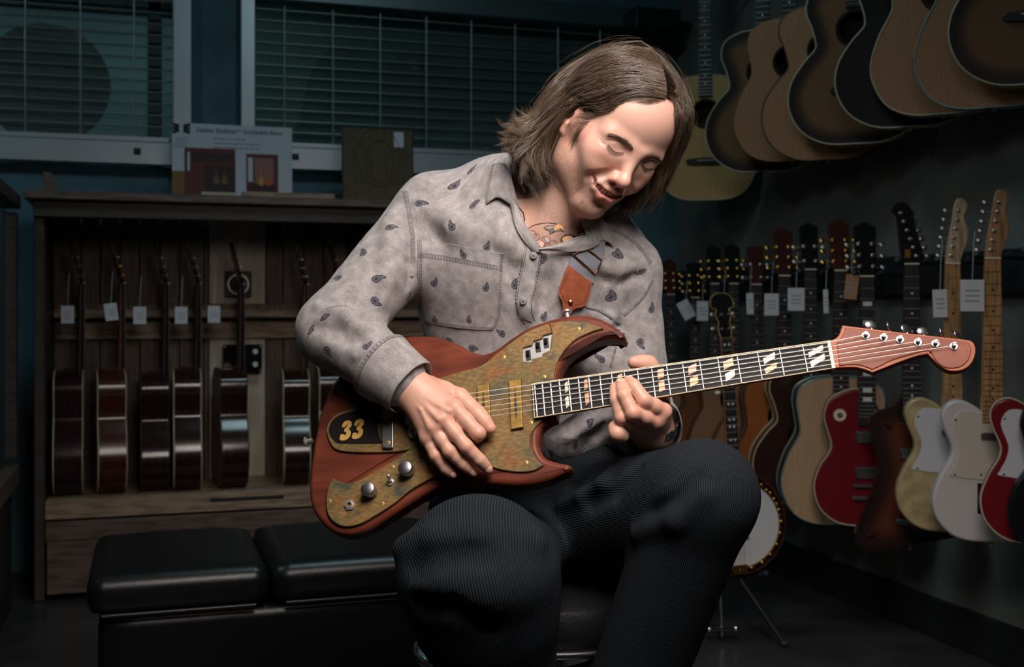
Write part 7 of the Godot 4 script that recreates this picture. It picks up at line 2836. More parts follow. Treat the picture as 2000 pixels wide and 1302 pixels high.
func make_hands() -> void:
	var n := g_frame.basis.z
	# picking hand
	var ps: Array[Prim] = []
	var wr := GP(806, 760, 0.045)
	fore_a = wr
	var mi := GP(888, 797, 0.052)
	var mm := GP(866, 818, 0.055)
	var mr := GP(848, 836, 0.050)
	var mp := GP(836, 855, 0.040)
	var elbow := K(655, 645, 1.76)
	ps.append(cap(wr + (elbow - wr) * 0.35, wr, 0.030, 0.0265, 0.02, n, 0.22))
	ps.append(cap(wr, mi, 0.0235, 0.0125, 0.014, n, 0.25))
	ps.append(cap(wr, mm, 0.0235, 0.0125, 0.014, n, 0.25))
	ps.append(cap(wr, mr, 0.0225, 0.0120, 0.014, n, 0.25))
	ps.append(cap(wr + (mp - wr) * 0.15, mp, 0.0195, 0.0115, 0.014, n, 0.15))
	for q in [mi, mm, mr, mp]:
		ps.append(cap(q + n * 0.001, q + n * 0.0012, 0.0108, 0.0108, 0.008))
	# tendons and veins on the back
	ps.append(cap(GP(822, 772, 0.062), GP(876, 802, 0.0655), 0.0016, 0.0020, 0.007))
	ps.append(cap(GP(818, 778, 0.061), GP(856, 818, 0.0660), 0.0016, 0.0020, 0.007))
	ps.append(cap(GP(812, 782, 0.058), GP(840, 834, 0.060), 0.0014, 0.0018, 0.007))
	ps.append(cap(GP(806, 778, 0.0600), GP(822, 800, 0.0635), 0.0014, 0.0016, 0.004))
	ps.append(cap(GP(822, 800, 0.0635), GP(836, 826, 0.0600), 0.0016, 0.0012, 0.004))
	ps.append(cap(wr, GP(870, 772, 0.030), 0.019, 0.016, 0.016))
	finger(ps, [mi, GP(934, 846, 0.049), GP(931, 852, 0.026), GP(944, 843, 0.018)], [0.0118, 0.0100, 0.0086, 0.0074])
	finger(ps, [mm, GP(911, 872, 0.047), GP(937, 898, 0.031), GP(953, 915, 0.016)], [0.0112, 0.0094, 0.0084, 0.0072])
	finger(ps, [mr, GP(878, 881, 0.043), GP(905, 906, 0.027), GP(924, 921, 0.014)], [0.0106, 0.0090, 0.0080, 0.0070])
	finger(ps, [mp, GP(850, 889, 0.036), GP(869, 914, 0.022), GP(884, 926, 0.012)], [0.0096, 0.0080, 0.0070, 0.0060])
	var tb := GP(838, 752, 0.030)
	finger(ps, [tb, GP(898, 776, 0.027), GP(933, 808, 0.030), GP(958, 836, 0.026)], [0.0150, 0.0125, 0.0105, 0.0082], 0.010)
	hand_a = ps
	nails.append([GP(955, 918, 0.0215), GP(953, 915, 0.016), GP(937, 898, 0.031), 0.0058, n])
	nails.append([GP(926, 923, 0.0190), GP(924, 921, 0.014), GP(905, 906, 0.027), 0.0056, n])
	nails.append([GP(886, 927, 0.0165), GP(884, 926, 0.012), GP(869, 914, 0.022), 0.0046, n])
	# fretting hand
	var qs: Array[Prim] = []
	var w2 := GP(1276, 842, -0.062)
	fore_b = w2
	var ki := GP(1296, 803, 0.000)
	var km := GP(1280, 822, -0.004)
	var kr := GP(1254, 832, -0.008)
	var kp := GP(1234, 838, -0.014)
	var e2 := K(1246, 815, 1.885)
	qs.append(cap(w2 + (e2 - w2) * 0.5, w2, 0.030, 0.026, 0.02))
	qs.append(cap(w2, ki, 0.024, 0.0125, 0.014))
	qs.append(cap(w2, km, 0.023, 0.0125, 0.014))
	qs.append(cap(w2, kr, 0.022, 0.0120, 0.014))
	qs.append(cap(w2, kp, 0.020, 0.0115, 0.014))
	qs.append(cap(w2, GP(1284, 790, -0.045), 0.024, 0.019, 0.02))
	finger(qs, [ki, GP(1258, 782, 0.030), GP(1240, 756, 0.033), GP(1229, 743, 0.022)], [0.0120, 0.0100, 0.0088, 0.0076])
	finger(qs, [km, GP(1236, 806, 0.036), GP(1219, 772, 0.041), GP(1212, 748, 0.024)], [0.0118, 0.0100, 0.0090, 0.0080])
	finger(qs, [kr, GP(1214, 815, 0.026), GP(1204, 781, 0.032), GP(1200, 757, 0.022)], [0.0110, 0.0094, 0.0084, 0.0074])
	finger(qs, [kp, GP(1204, 836, 0.010), GP(1206, 846, 0.014), GP(1216, 852, 0.004)], [0.0108, 0.0108, 0.0100, 0.0090])
	finger(qs, [GP(1284, 800, -0.052), GP(1283, 748, -0.042), GP(1266, 712, -0.022), GP(1238, 708, -0.004)], [0.019, 0.0145, 0.0115, 0.0092], 0.012)
	hand_b = qs
	nails.append([GP(1213, 745, 0.0315), GP(1212, 748, 0.024), GP(1219, 772, 0.041), 0.0062, n])
	nails.append([GP(1231, 739, 0.0290), GP(1229, 743, 0.022), GP(1240, 756, 0.033), 0.0056, n])

func hand_paint(p: Vector3, n: Vector3) -> Color:
	var base := Color(0.60, 0.335, 0.245)
	var fr := speckle.get_noise_3d(p.x * 900.0, p.y * 900.0, p.z * 900.0)
	base = base * (1.0 + 0.07 * fr)
	for q in knuckles:
		var d: float = p.distance_to(q)
		if d < 0.016:
			base = base.lerp(Color(0.60, 0.255, 0.185), 0.55 * (1.0 - d / 0.016))
	return base

var knuckles := []

func make_knuckles() -> void:
	for q in [[888, 797, 0.064], [866, 818, 0.067], [848, 836, 0.062], [934, 846, 0.058], [911, 872, 0.056], [878, 881, 0.052], [850, 889, 0.044], [958, 836, 0.028], [953, 915, 0.018], [924, 921, 0.016], [884, 926, 0.014], [1258, 782, 0.038], [1236, 806, 0.044], [1296, 803, 0.01], [1280, 822, 0.006], [1214, 815, 0.034], [1238, 708, 0.002], [1229, 743, 0.026], [1212, 748, 0.028]]:
		knuckles.append(GP(q[0], q[1], q[2]))

func build_nails(parent: Node3D, base: Vector3) -> void:
	var nm := mat("finger_nail", srgb(232, 178, 158), 0.28)
	for q in nails:
		var tip: Vector3 = q[1]
		var root: Vector3 = q[2]
		var dir := (tip - root).normalized()
		var up: Vector3 = ((q[0] as Vector3) - tip)
		up = (up - dir * up.dot(dir)).normalized()
		var sd := dir.cross(up).normalized()
		var mb := MB.new()
		var b := Basis(sd, up, dir)
		var c := tip + up * 0.0052 - dir * 0.0005
		var r: float = q[3]
		mb.ball(Transform3D(b * Basis(Vector3.RIGHT, 0.22), c - base), Vector3(r * 0.95, 0.0026, r * 1.25), 14, 10)
		obj("nail", mb, nm, parent)

# ---------------------------------------------------------------- torso and legs
const TZ := 1.885

func torso_ps(sh: float) -> Array[Prim]:
	var r: Array[Prim] = []
	r.append(cap(K(1008, 540, TZ + 0.005), K(1050, 742, TZ + 0.022), 0.172 - sh, 0.160 - sh, 0.05, Vector3(0, 0, 1), 0.52))
	r.append(ell(K(1020, 500, TZ - 0.015), Vector3(0.160 - sh, 0.110 - sh, 0.098 - sh), Basis(Vector3.BACK, -0.16), 0.05))
	r.append(cap(K(860, 420, TZ), K(985, 390, TZ), 0.062 - sh, 0.060 - sh, 0.05))
	r.append(cap(K(1150, 462, TZ), K(1212, 530, TZ + 0.005), 0.058 - sh, 0.060 - sh, 0.05))
	r.append(cap(K(985, 390, TZ), K(1150, 462, TZ), 0.060 - sh, 0.058 - sh, 0.05))
	return r

var SH_A := Vector3.ZERO
var EL_A := Vector3.ZERO
var SH_B := Vector3.ZERO
var EL_B := Vector3.ZERO

func build_body(mb: MB) -> void:
	# everything under the clothes, coarse; neck and chest finer
	var skin := func(p: Vector3, n: Vector3) -> Color: return skin_paint(p, n)
	var low: Array[Prim] = torso_ps(0.022)
	low.append(cap(SH_A, EL_A, 0.042, 0.036, 0.03))
	low.append(cap(EL_A, fore_a + (EL_A - fore_a) * 0.30, 0.036, 0.028, 0.02))
	low.append(cap(SH_B, EL_B, 0.042, 0.036, 0.03))
	low.append(cap(EL_B, fore_b + (EL_B - fore_b) * 0.40, 0.036, 0.028, 0.02))
	for l in LEGS:
		low.append(cap(l[0], l[1], float(l[3]) - 0.036, float(l[4]) - 0.036, 0.03, Vector3.UP, l[6]))
		low.append(cap(l[1], l[2], float(l[4]) - 0.036, float(l[5]) - 0.032, 0.02, Vector3.BACK, l[6]))
	net(mb, low, 0.014, Vector3(-0.50, 0.22, -2.12), Vector3(0.46, 1.32, -1.32), func(_p: Vector3, _n: Vector3) -> Color: return Color(0.60, 0.345, 0.255))
	var chest: Array[Prim] = torso_ps(0.011)
	chest.append_array(neck_ps())
	net(mb, chest, 0.004, K(985, 512, 1.92), K(1195, 380, 1.70), func(p: Vector3, _n: Vector3) -> Color: return Color(0.62, 0.355, 0.27) * (1.0 + 0.05 * speckle.get_noise_3d(p.x * 900.0, p.y * 900.0, p.z * 900.0)))
	for h in 2:
		var ps := hand_a if h == 0 else hand_b
		var lo := Vector3(9, 9, 9)
		var hi := -lo
		for q in ps:
			lo = lo.min(q.c - Vector3.ONE * q.br)
			hi = hi.max(q.c + Vector3.ONE * q.br)
		net(mb, ps, 0.0021, lo - Vector3.ONE * 0.006, hi + Vector3.ONE * 0.006, hand_paint)

var LEGS := []

func make_joints() -> void:
	SH_A = K(845, 418, TZ - 0.01)
	EL_A = K(655, 645, 1.76)
	SH_B = K(1212, 540, TZ + 0.005)
	EL_B = K(1246, 815, TZ)
	# hip, knee, ankle, radii (trouser)
	LEGS = [
		[K(985, 1060, 1.90), K(934, 1122, 1.47), K(985, 1345, 1.52), 0.105, 0.096, 0.072, 0.36],
		[K(1130, 1030, 1.89), K(1372, 968, 1.585), K(1236, 1345, 1.67), 0.102, 0.073, 0.066, 0.0],
	]

# ---------------------------------------------------------------- shirt
var shirt_ps: Array[Prim] = []
const AT := 2048
const PPM := 1400.0

func fold(pts: Array, r: float, h: float, dig: bool, k := 0.012) -> void:
	# a ridge (or, dug, a valley) on the cloth along photo points
	var p := []
	for q in pts:
		var z := march(shirt_base, q[0], q[1], 1.45, 2.05)
		if z < 0.0:
			return
		p.append(K(q[0], q[1], z - (r - h) if dig else z + (r - h)))
	for i in p.size() - 1:
		var ra := r * (0.6 if i == 0 else 1.0)
		var rb := r * (0.6 if i == p.size() - 2 else 1.0)
		var c := cap(p[i], p[i + 1], ra, rb, k)
		if dig:
			carve(c)
		shirt_ps.append(c)

var shirt_base: Array[Prim] = []

func make_shirt() -> void:
	var ps: Array[Prim] = torso_ps(0.0)
	ps.append(cap(SH_A, EL_A, 0.062, 0.056, 0.035))
	var cuff := fore_a + (EL_A - fore_a) * 0.20
	ps.append(cap(EL_A, cuff, 0.056, 0.044, 0.02))
	ps.append(cap(SH_B, EL_B, 0.062, 0.056, 0.035))
	var cuff_b := fore_b + (EL_B - fore_b) * 0.24
	ps.append(cap(EL_B, cuff_b, 0.055, 0.040, 0.02))
	shirt_base = ps.duplicate()
	shirt_ps = ps
	# sleeve, image left
	fold([[744, 395], [735, 450], [728, 505], [730, 545]], 0.014, 0.0050, true, 0.016)
	fold([[766, 420], [762, 480], [756, 545], [742, 590]], 0.012, 0.0045, false, 0.016)
	fold([[700, 440], [682, 490], [668, 530]], 0.012, 0.0030, false, 0.02)
	fold([[612, 562], [652, 566], [692, 579], [716, 604], [728, 632]], 0.010, 0.0080, true, 0.010)
	fold([[622, 545], [660, 550], [700, 560], [725, 590], [733, 625]], 0.012, 0.0060, false, 0.012)
	fold([[634, 588], [682, 597], [712, 622]], 0.008, 0.0045, true, 0.010)
	fold([[620, 600], [670, 612], [706, 640], [722, 660]], 0.010, 0.0050, false, 0.012)
	fold([[610, 640], [660, 650], [700, 672]], 0.009, 0.0035, true, 0.014)
	fold([[700, 690], [735, 690], [760, 705]], 0.010, 0.0040, false, 0.014)
	fold([[708, 712], [700, 735], [706, 765]], 0.010, 0.0040, true, 0.014)
	fold([[660, 745], [690, 780], [720, 800]], 0.009, 0.0035, true, 0.012)
	fold([[770, 715], [752, 740], [748, 775]], 0.009, 0.0030, true, 0.012)
	# body of the shirt
	fold([[800, 400], [806, 450], [806, 510], [800, 560]], 0.008, 0.0050, true, 0.010)
	fold([[828, 430], [850, 456], [880, 470]], 0.016, 0.0045, true, 0.022)
	fold([[860, 420], [905, 450], [960, 460]], 0.018, 0.0040, false, 0.03)
	fold([[790, 640], [850, 650], [920, 652], [980, 640]], 0.012, 0.0050, true, 0.016)
	fold([[800, 610], [812, 630], [860, 634]], 0.012, 0.0045, false, 0.016)
	fold([[985, 470], [1003, 520], [1000, 570]], 0.014, 0.0050, true, 0.018)
	fold([[960, 420], [990, 470], [1010, 500]], 0.014, 0.0050, false, 0.02)
	fold([[1075, 520], [1070, 560], [1052, 600], [1048, 640]], 0.016, 0.0060, true, 0.02)
	fold([[1040, 560], [1030, 600], [1036, 635]], 0.010, 0.0050, false, 0.014)
	fold([[1160, 535], [1190, 541], [1222, 542], [1255, 536]], 0.010, 0.0055, true, 0.012)
	fold([[1165, 518], [1200, 522], [1240, 518]], 0.014, 0.0040, false, 0.02)
	fold([[1150, 610], [1185, 625], [1215, 640]], 0.010, 0.0040, false, 0.012)
	fold([[1145, 715], [1165, 700], [1180, 690]], 0.010, 0.0060, true, 0.012)
	fold([[1120, 720], [1150, 745], [1165, 700]], 0.012, 0.0050, false, 0.014)
	fold([[1240, 560], [1232, 600], [1215, 640], [1212, 690]], 0.009, 0.0045, true, 0.012)
	fold([[1110, 850], [1140, 825], [1170, 815]], 0.012, 0.0060, false, 0.014)
	fold([[1085, 850], [1115, 835], [1150, 805]], 0.010, 0.0060, true, 0.012)
	fold([[1150, 870], [1165, 850], [1190, 838]], 0.010, 0.0060, true, 0.012)

func chart_of(p: Vector3) -> int:
	var t := -0.171
	var fa := dist_bone(p, EL_A, fore_a, 0.056, 0.042)
	if p.x < t or fa < 0.012 or (p.x < -0.126 and dist_bone(p, SH_A, EL_A, 0.062, 0.056) < 0.022):
		return 1
	var db := minf(dist_bone(p, SH_B, EL_B, 0.062, 0.056), dist_bone(p, EL_B, fore_b, 0.055, 0.04))
	if db < 0.012 and p.x > 0.165 - (p.y - 1.10) * 0.10:
		return 2
	return 0

func dist_bone(p: Vector3, a: Vector3, b: Vector3, ra: float, rb: float) -> float:
	var h := clampf((p - a).dot(b - a) / (b - a).length_squared(), 0, 1)
	return p.distance_to(a.lerp(b, h)) - lerpf(ra, rb, h)

# chart coordinates in texture pixels; near keeps the angle close to a reference
func chart(p: Vector3, c: int, near := 99.0) -> Vector3:      # (u, v, angle)
	if c == 0:
		var lo := K(1048, 900, TZ + 0.02)
		var hi := K(1010, 430, TZ)
		var f := (p.y - lo.y) / (hi.y - lo.y)
		var ax := lo.lerp(hi, f)
		var th := atan2(p.x - ax.x, p.z - ax.z)
		if near < 90.0:
			th = near + wrapf(th - near, -PI, PI)
		return Vector3(750.0 + th * 0.15 * PPM, 50.0 + (1.30 - p.y) * PPM, th)
	var a := SH_A if c == 1 else SH_B
	var b := EL_A if c == 1 else EL_B
	var d := fore_a if c == 1 else fore_b
	var l1 := a.distance_to(b)
	var second := dist_bone(p, b, d, 0.05, 0.05) < dist_bone(p, a, b, 0.05, 0.05)
	var s := b if second else a
	var e := d if second else b
	var dir := (e - s).normalized()
	var along := (p - s).dot(dir) + (l1 if second else 0.0)
	var ref := (Vector3(0, 0, 1) - dir * dir.z).normalized()
	var sd := dir.cross(ref)
	var v := p - s
	var th := atan2(v.dot(sd), v.dot(ref))
	if near < 90.0:
		th = near + wrapf(th - near, -PI, PI)
	return Vector3((300.0 if c == 1 else 900.0) + th * 0.055 * PPM, 1040.0 + along * PPM, th)

var cloth: Image

func make_cloth() -> void:
	# heathered grey twill with dark printed figures
	var tile := Image.create_empty(512, 512, false, Image.FORMAT_RGB8)
	var n1 := FastNoiseLite.new()
	n1.seed = 2; n1.frequency = 0.03; n1.fractal_octaves = 4
	var rng := RandomNumberGenerator.new()
	rng.seed = 41
	for y in 512:
		for x in 512:
			var k := 1.0 + 0.17 * n1.get_noise_2d(x, y) + rng.randfn(0.0, 0.07)
			if (x + y * 2) % 4 < 2:
				k *= 0.93
			tile.set_pixel(x, y, Color(0.600 * k, 0.580 * k, 0.580 * k))
	cloth = Image.create_empty(AT, AT, false, Image.FORMAT_RGB8)
	for i in 4:
		for j in 4:
			cloth.blit_rect(tile, Rect2i(0, 0, 512, 512), Vector2i(i * 512, j * 512))

func stamp_figure(c: Vector2, ang: float, flip: float, size: float) -> void:
	# a paisley drop: outline, pale band, dark heart
	var ink := Color(0.13, 0.13, 0.18)
	var R := int(size * 1.1)
	var ca := cos(ang)
	var sa := sin(ang)
	var pts := []
	for i in 9:
		var t := i / 8.0
		pts.append(Vector3(-size * 0.30 + size * 0.95 * t, flip * size * (0.55 * t * t - 0.08), size * 0.42 * pow(1.0 - t, 0.8) + size * 0.05))
	for y in range(-R, R + 1):
		for x in range(-R, R + 1):
			var q := Vector2(x * ca + y * sa, -x * sa + y * ca)
			var d := 1e3
			for p in pts:
				d = minf(d, q.distance_to(Vector2(p.x, p.y)) - p.z)
			d /= size
			var a := 0.0
			if d < 0.04 and d > -0.07:
				a = 0.95
			elif d <= -0.07 and d > -0.15:
				a = 0.25
			elif d <= -0.15 and d > -0.22:
				a = 0.85
			elif d <= -0.22 and d > -0.28:
				a = 0.3
			elif d <= -0.28:
				a = 0.9
			elif d < 0.10 and fmod(absf(atan2(q.y, q.x)) * 9.0, 1.6) < 0.8:
				a = 0.6
			if a > 0.0:
				var X := int(c.x) + x
				var Y := int(c.y) + y
				if X >= 0 and Y >= 0 and X < AT and Y < AT:
					cloth.set_pixel(X, Y, cloth.get_pixel(X, Y).lerp(ink, a * 0.94))

func stitch(a: Vector2, b: Vector2, w: float, dash: float, dark: float, ladder := false) -> void:
	var l := a.distance_to(b)
	var d := (b - a) / maxf(l, 0.001)
	var n := Vector2(-d.y, d.x)
	var ink := Color(0.19, 0.19, 0.21)
	for i in int(l):
		var on := fmod(i, dash) < dash * 0.68 or dash <= 0.0
		for k in range(-int(ceil(w)), int(ceil(w)) + 1):
			var al := 0.0
			if ladder:
				al = (0.85 if absf(absf(k) - w) < 0.8 else (0.50 if fmod(i, 8.0) < 3.0 else 0.16)) * dark
			elif on:
				al = dark
			if al <= 0.0:
				continue
			var p := a + d * i + n * k
			if p.x < 0 or p.y < 0 or p.x >= AT or p.y >= AT:
				continue
			var X := int(p.x)
			var Y := int(p.y)
			cloth.set_pixel(X, Y, cloth.get_pixel(X, Y).lerp(ink, al))

func cloth_at(px: float, py: float) -> Vector3:
	var z := march(shirt_ps, px, py, 1.45, 2.05)
	if z < 0.0:
		return Vector3(-1, -1, 0)
	var p := K(px, py, z)
	return chart(p, chart_of(p))

func print_shirt() -> void:
	# [px, py, direction of the tail in the photo (degrees, clockwise from right), flip]
	var figs := [[888, 360, 250, 1], [823, 396, 340, -1], [928, 397, 300, 1], [881, 440, 215, 1], [764, 443, 330, -1], [709, 491, 290, 1], [658, 541, 215, 1], [739, 543, 320, -1], [952, 481, 320, -1], [631, 618, 20, 1], [718, 673, 340, 1], [733, 700, 330, 1], [640, 688, 80, 1], [817, 640, 320, -1], [1005, 553, 265, 1], [1063, 618, 330, -1], [1017, 606, 320, -1], [1207, 495, 320, -1], [1252, 530, 20, 1], [1195, 577, 310, -1], [1273, 601, 300, 1], [1252, 672, 90, 1], [1173, 699, 200, 1], [978, 651, 180, 1], [1062, 506, 90, 1], [1123, 869, 250, 1], [1076, 885, 180, 1], [1155, 825, 265, 1], [800, 580, 300, 1], [920, 330, 300, 1], [905, 322, 20, 1], [880, 668, 20, 1], [925, 680, 330, 1], [735, 590, 60, 1], [1110, 440, 60, 1], [790, 660, 10, 1]]
	for f in figs:
		var c := cloth_at(f[0], f[1])
		if c.x < 0.0:
			continue
		var a := deg_to_rad(f[2])
		var e := cloth_at(f[0] + cos(a) * 6.0, f[1] + sin(a) * 6.0)
		var dir := Vector2(e.x - c.x, e.y - c.y)
		if e.x < 0.0 or dir.length() > 60.0:
			dir = Vector2(cos(a), sin(a))
		stamp_figure(Vector2(c.x, c.y), dir.angle(), f[3], 15.0)
	# seams: polylines in the photo
	var seams := [
		[[[1028, 484], [1019, 520], [1010, 556], [1007, 590], [1012, 615], [1028, 640]], 1.2, 0.85, false],
		[[[1058, 494], [1052, 530], [1046, 562], [1037, 590], [1038, 612], [1046, 632]], 1.2, 0.85, false],
		[[[1062, 866], [1075, 885], [1100, 896], [1130, 890], [1152, 868]], 1.2, 0.7, false],
	]
	for s in seams:
		var pts: Array = s[0]
		var last := Vector3(-1, -1, 0)
		for i in pts.size() - 1:
			for k in 5:
				var t := k / 5.0
				var c := cloth_at(lerpf(pts[i][0], pts[i + 1][0], t), lerpf(pts[i][1], pts[i + 1][1], t))
				if last.x >= 0.0 and c.x >= 0.0 and Vector2(last.x - c.x, last.y - c.y).length() < 60.0:
					stitch(Vector2(last.x, last.y), Vector2(c.x, c.y), s[1], 7.0, s[2], s[3])
				last = c

var V_OPEN := PackedVector2Array([Vector2(1000, 396), Vector2(1006, 412), Vector2(1022, 440), Vector2(1042, 470), Vector2(1060, 488), Vector2(1100, 484), Vector2(1140, 466), Vector2(1142, 440), Vector2(1150, 420), Vector2(1120, 380), Vector2(1060, 330), Vector2(1010, 335), Vector2(992, 350)])

func in_opening(p: Vector3) -> bool:
	# inside the open neckline: before the chest, under the collar
	if p.z < -1.86 or p.y < 1.05:
		return false
	var z := -p.z
	return Geometry2D.is_point_in_polygon(Vector2(1000.0 + p.x / z * F, 600.0 - (p.y - EYE) / z * F), V_OPEN)

func build_shirt(parent: Node3D, base: Vector3) -> void:
	make_cloth()
	print_shirt()
	print_patches()
	print("cloth ", Time.get_ticks_msec())
	var rip := FastNoiseLite.new()
	rip.seed = 13; rip.frequency = 1.0; rip.fractal_octaves = 2
	var raw := MB.new()
	net(raw, shirt_ps, 0.0052, Vector3(-0.50, 0.66, -2.12), Vector3(0.34, 1.34, -1.52), null, in_opening, func(p: Vector3) -> float: return 0.0018 * rip.get_noise_3d(p.x * 22.0, p.y * 16.0, p.z * 22.0))
	print("shirt net ", Time.get_ticks_msec(), " ", raw.ix.size() / 3)
	var mb := MB.new()
	var slot := {}
	for i in range(0, raw.ix.size(), 3):
		var a := raw.ix[i]
		var b := raw.ix[i + 1]
		var c := raw.ix[i + 2]
		var cen := (raw.v[a] + raw.v[b] + raw.v[c]) / 3.0
		var ch := chart_of(cen)
		var th := chart(cen, ch).z
		var corner := -1
		for id in [a, b, c]:
			corner += 1
			# corners are shared inside a chart, except where the angle wraps
			var key: int = id * 4 + ch
			if absf(th) > 2.9:
				key = -(i + corner) - 1
			if not slot.has(key):
				var uv := chart(raw.v[id], ch, th)
				slot[key] = mb.vert(raw.v[id] - base, raw.n[id], Vector2(uv.x / AT, uv.y / AT))
			mb.ix.append(slot[key])
	var img := ImageTexture.create_from_image(cloth)
	var m := mat("shirt_twill", Color(1, 1, 1), 0.85)
	m.albedo_texture = img
	m.texture_repeat = false
	m.metallic_specular = 0.25
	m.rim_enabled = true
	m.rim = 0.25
	obj("shirt", mb, m, parent)

# patches of cloth laid over the shirt: rows of photo points, each row from left to right, lifted by off metres
func patch(called: String, parent: Node3D, base: Vector3, rows: Array, off: float, thick: float, sub: int, uvr: Rect2, m: Material, on: Array[Prim]) -> MeshInstance3D:
	var grid := []
	var nr := rows.size()
	var nc: int = (rows[0] as Array).size()
	var R := (nr - 1) * sub + 1
	var C := (nc - 1) * sub + 1
	for i in R:
		var fi := float(i) / sub
		var r0 := mini(int(fi), nr - 2)
		var line := []
		for j in C:
			var fj := float(j) / sub
			var c0 := mini(int(fj), nc - 2)
			var g := func(rr: int, cc: int) -> Vector3:
				var q: Array = rows[clampi(rr, 0, nr - 1)][clampi(cc, 0, nc - 1)]
				return Vector3(q[0], q[1], q[2] if q.size() > 2 else 0.0)
			var col := func(rr: int) -> Vector3:
				return (g.call(rr, c0) as Vector3).cubic_interpolate(g.call(rr, c0 + 1), g.call(rr, c0 - 1), g.call(rr, c0 + 2), fj - c0)
			var p: Vector3 = (col.call(r0) as Vector3).cubic_interpolate(col.call(r0 + 1), col.call(r0 - 1), col.call(r0 + 2), fi - r0)
			var z := march(on, p.x, p.y, 1.45, 2.05)
			if z < 0.0:
				z = TZ - 0.05
			line.append(K(p.x, p.y, z - off - p.z))
		grid.append(line)
	var mb := MB.new()
	for side in 2:
		var b := mb.v.size()
		for i in R:
			for j in C:
				var du: Vector3 = grid[i][mini(j + 1, C - 1)] - grid[i][maxi(j - 1, 0)]
				var dv: Vector3 = grid[mini(i + 1, R - 1)][j] - grid[maxi(i - 1, 0)][j]
				var n := du.cross(dv).normalized()
				if n.z < 0.0:
					n = -n
				var edge := i == 0 or j == 0 or i == R - 1 or j == C - 1
				var p: Vector3 = grid[i][j] - base
				if side == 1:
					p -= n * thick
					n = -n
				elif edge:
					p -= n * thick * 0.35
				mb.vert(p, n, Vector2((uvr.position.x + uvr.size.x * j / (C - 1)) / AT, (uvr.position.y + uvr.size.y * i / (R - 1)) / AT))
		for i in R - 1:
			for j in C - 1:
				mb.quad(b + i * C + j, b + i * C + j + 1, b + (i + 1) * C + j + 1, b + (i + 1) * C + j)
	# rim between the two faces
	var half := R * C
	var ring := []
	for j in C:
		ring.append(j)
	for i in range(1, R):
		ring.append(i * C + C - 1)
	for j in range(C - 2, -1, -1):
		ring.append((R - 1) * C + j)
	for i in range(R - 2, 0, -1):
		ring.append(i * C)
	for k in ring.size():
		var a: int = ring[k]
		var b2: int = ring[(k + 1) % ring.size()]
		var cen: Vector3 = grid[R / 2][C / 2] - base
		mb.flat(mb.v[a], mb.v[b2], mb.v[b2 + half], mb.v[a + half], (mb.v[a] + mb.v[b2]) * 0.5 - cen, [mb.u[a], mb.u[b2], mb.u[b2], mb.u[a]])
	return obj(called, mb, m, parent)

# cloth coordinates of a trouser leg: the wales run in planes square to the knee's hinge, over the knee without a break
func leg_chart(p: Vector3, which: int, near := 99.0) -> Vector3:
	var l: Array = LEGS[which]
	var a: Vector3 = l[0]
	var b: Vector3 = l[1]
	var c: Vector3 = l[2]
	var d1 := (b - a).normalized()
	var d2 := (c - b).normalized()
	var hinge := d1.cross(d2).normalized()
	var second := dist_bone(p, b, c, l[4], l[5]) < dist_bone(p, a, b, l[3], l[4])
	var s := b if second else a
	var e := c if second else b
	var dir := d2 if second else d1
	var outer := dir.cross(hinge)
	if (outer.dot(d2) > 0.0 and not second) or (outer.dot(d1) < 0.0 and second):
		outer = -outer
	var raw_along := (p - s).dot(dir)
	var along := clampf(raw_along, 0.0, s.distance_to(e))
	var cap_ := raw_along < 0.0 if second else raw_along > along
	var v := p - s - dir * along
	var lat := v.dot(hinge)
	var rho := (v - hinge * lat).length()
	var th := atan2(lat, rho if cap_ or v.dot(outer) >= 0.0 else -rho)
	if near < 90.0:
		th = near + wrapf(th - near, -PI, PI)
	return Vector3(th / TAU * 10.0, (along + (a.distance_to(b) if second else 0.0)) * 8.0, th)

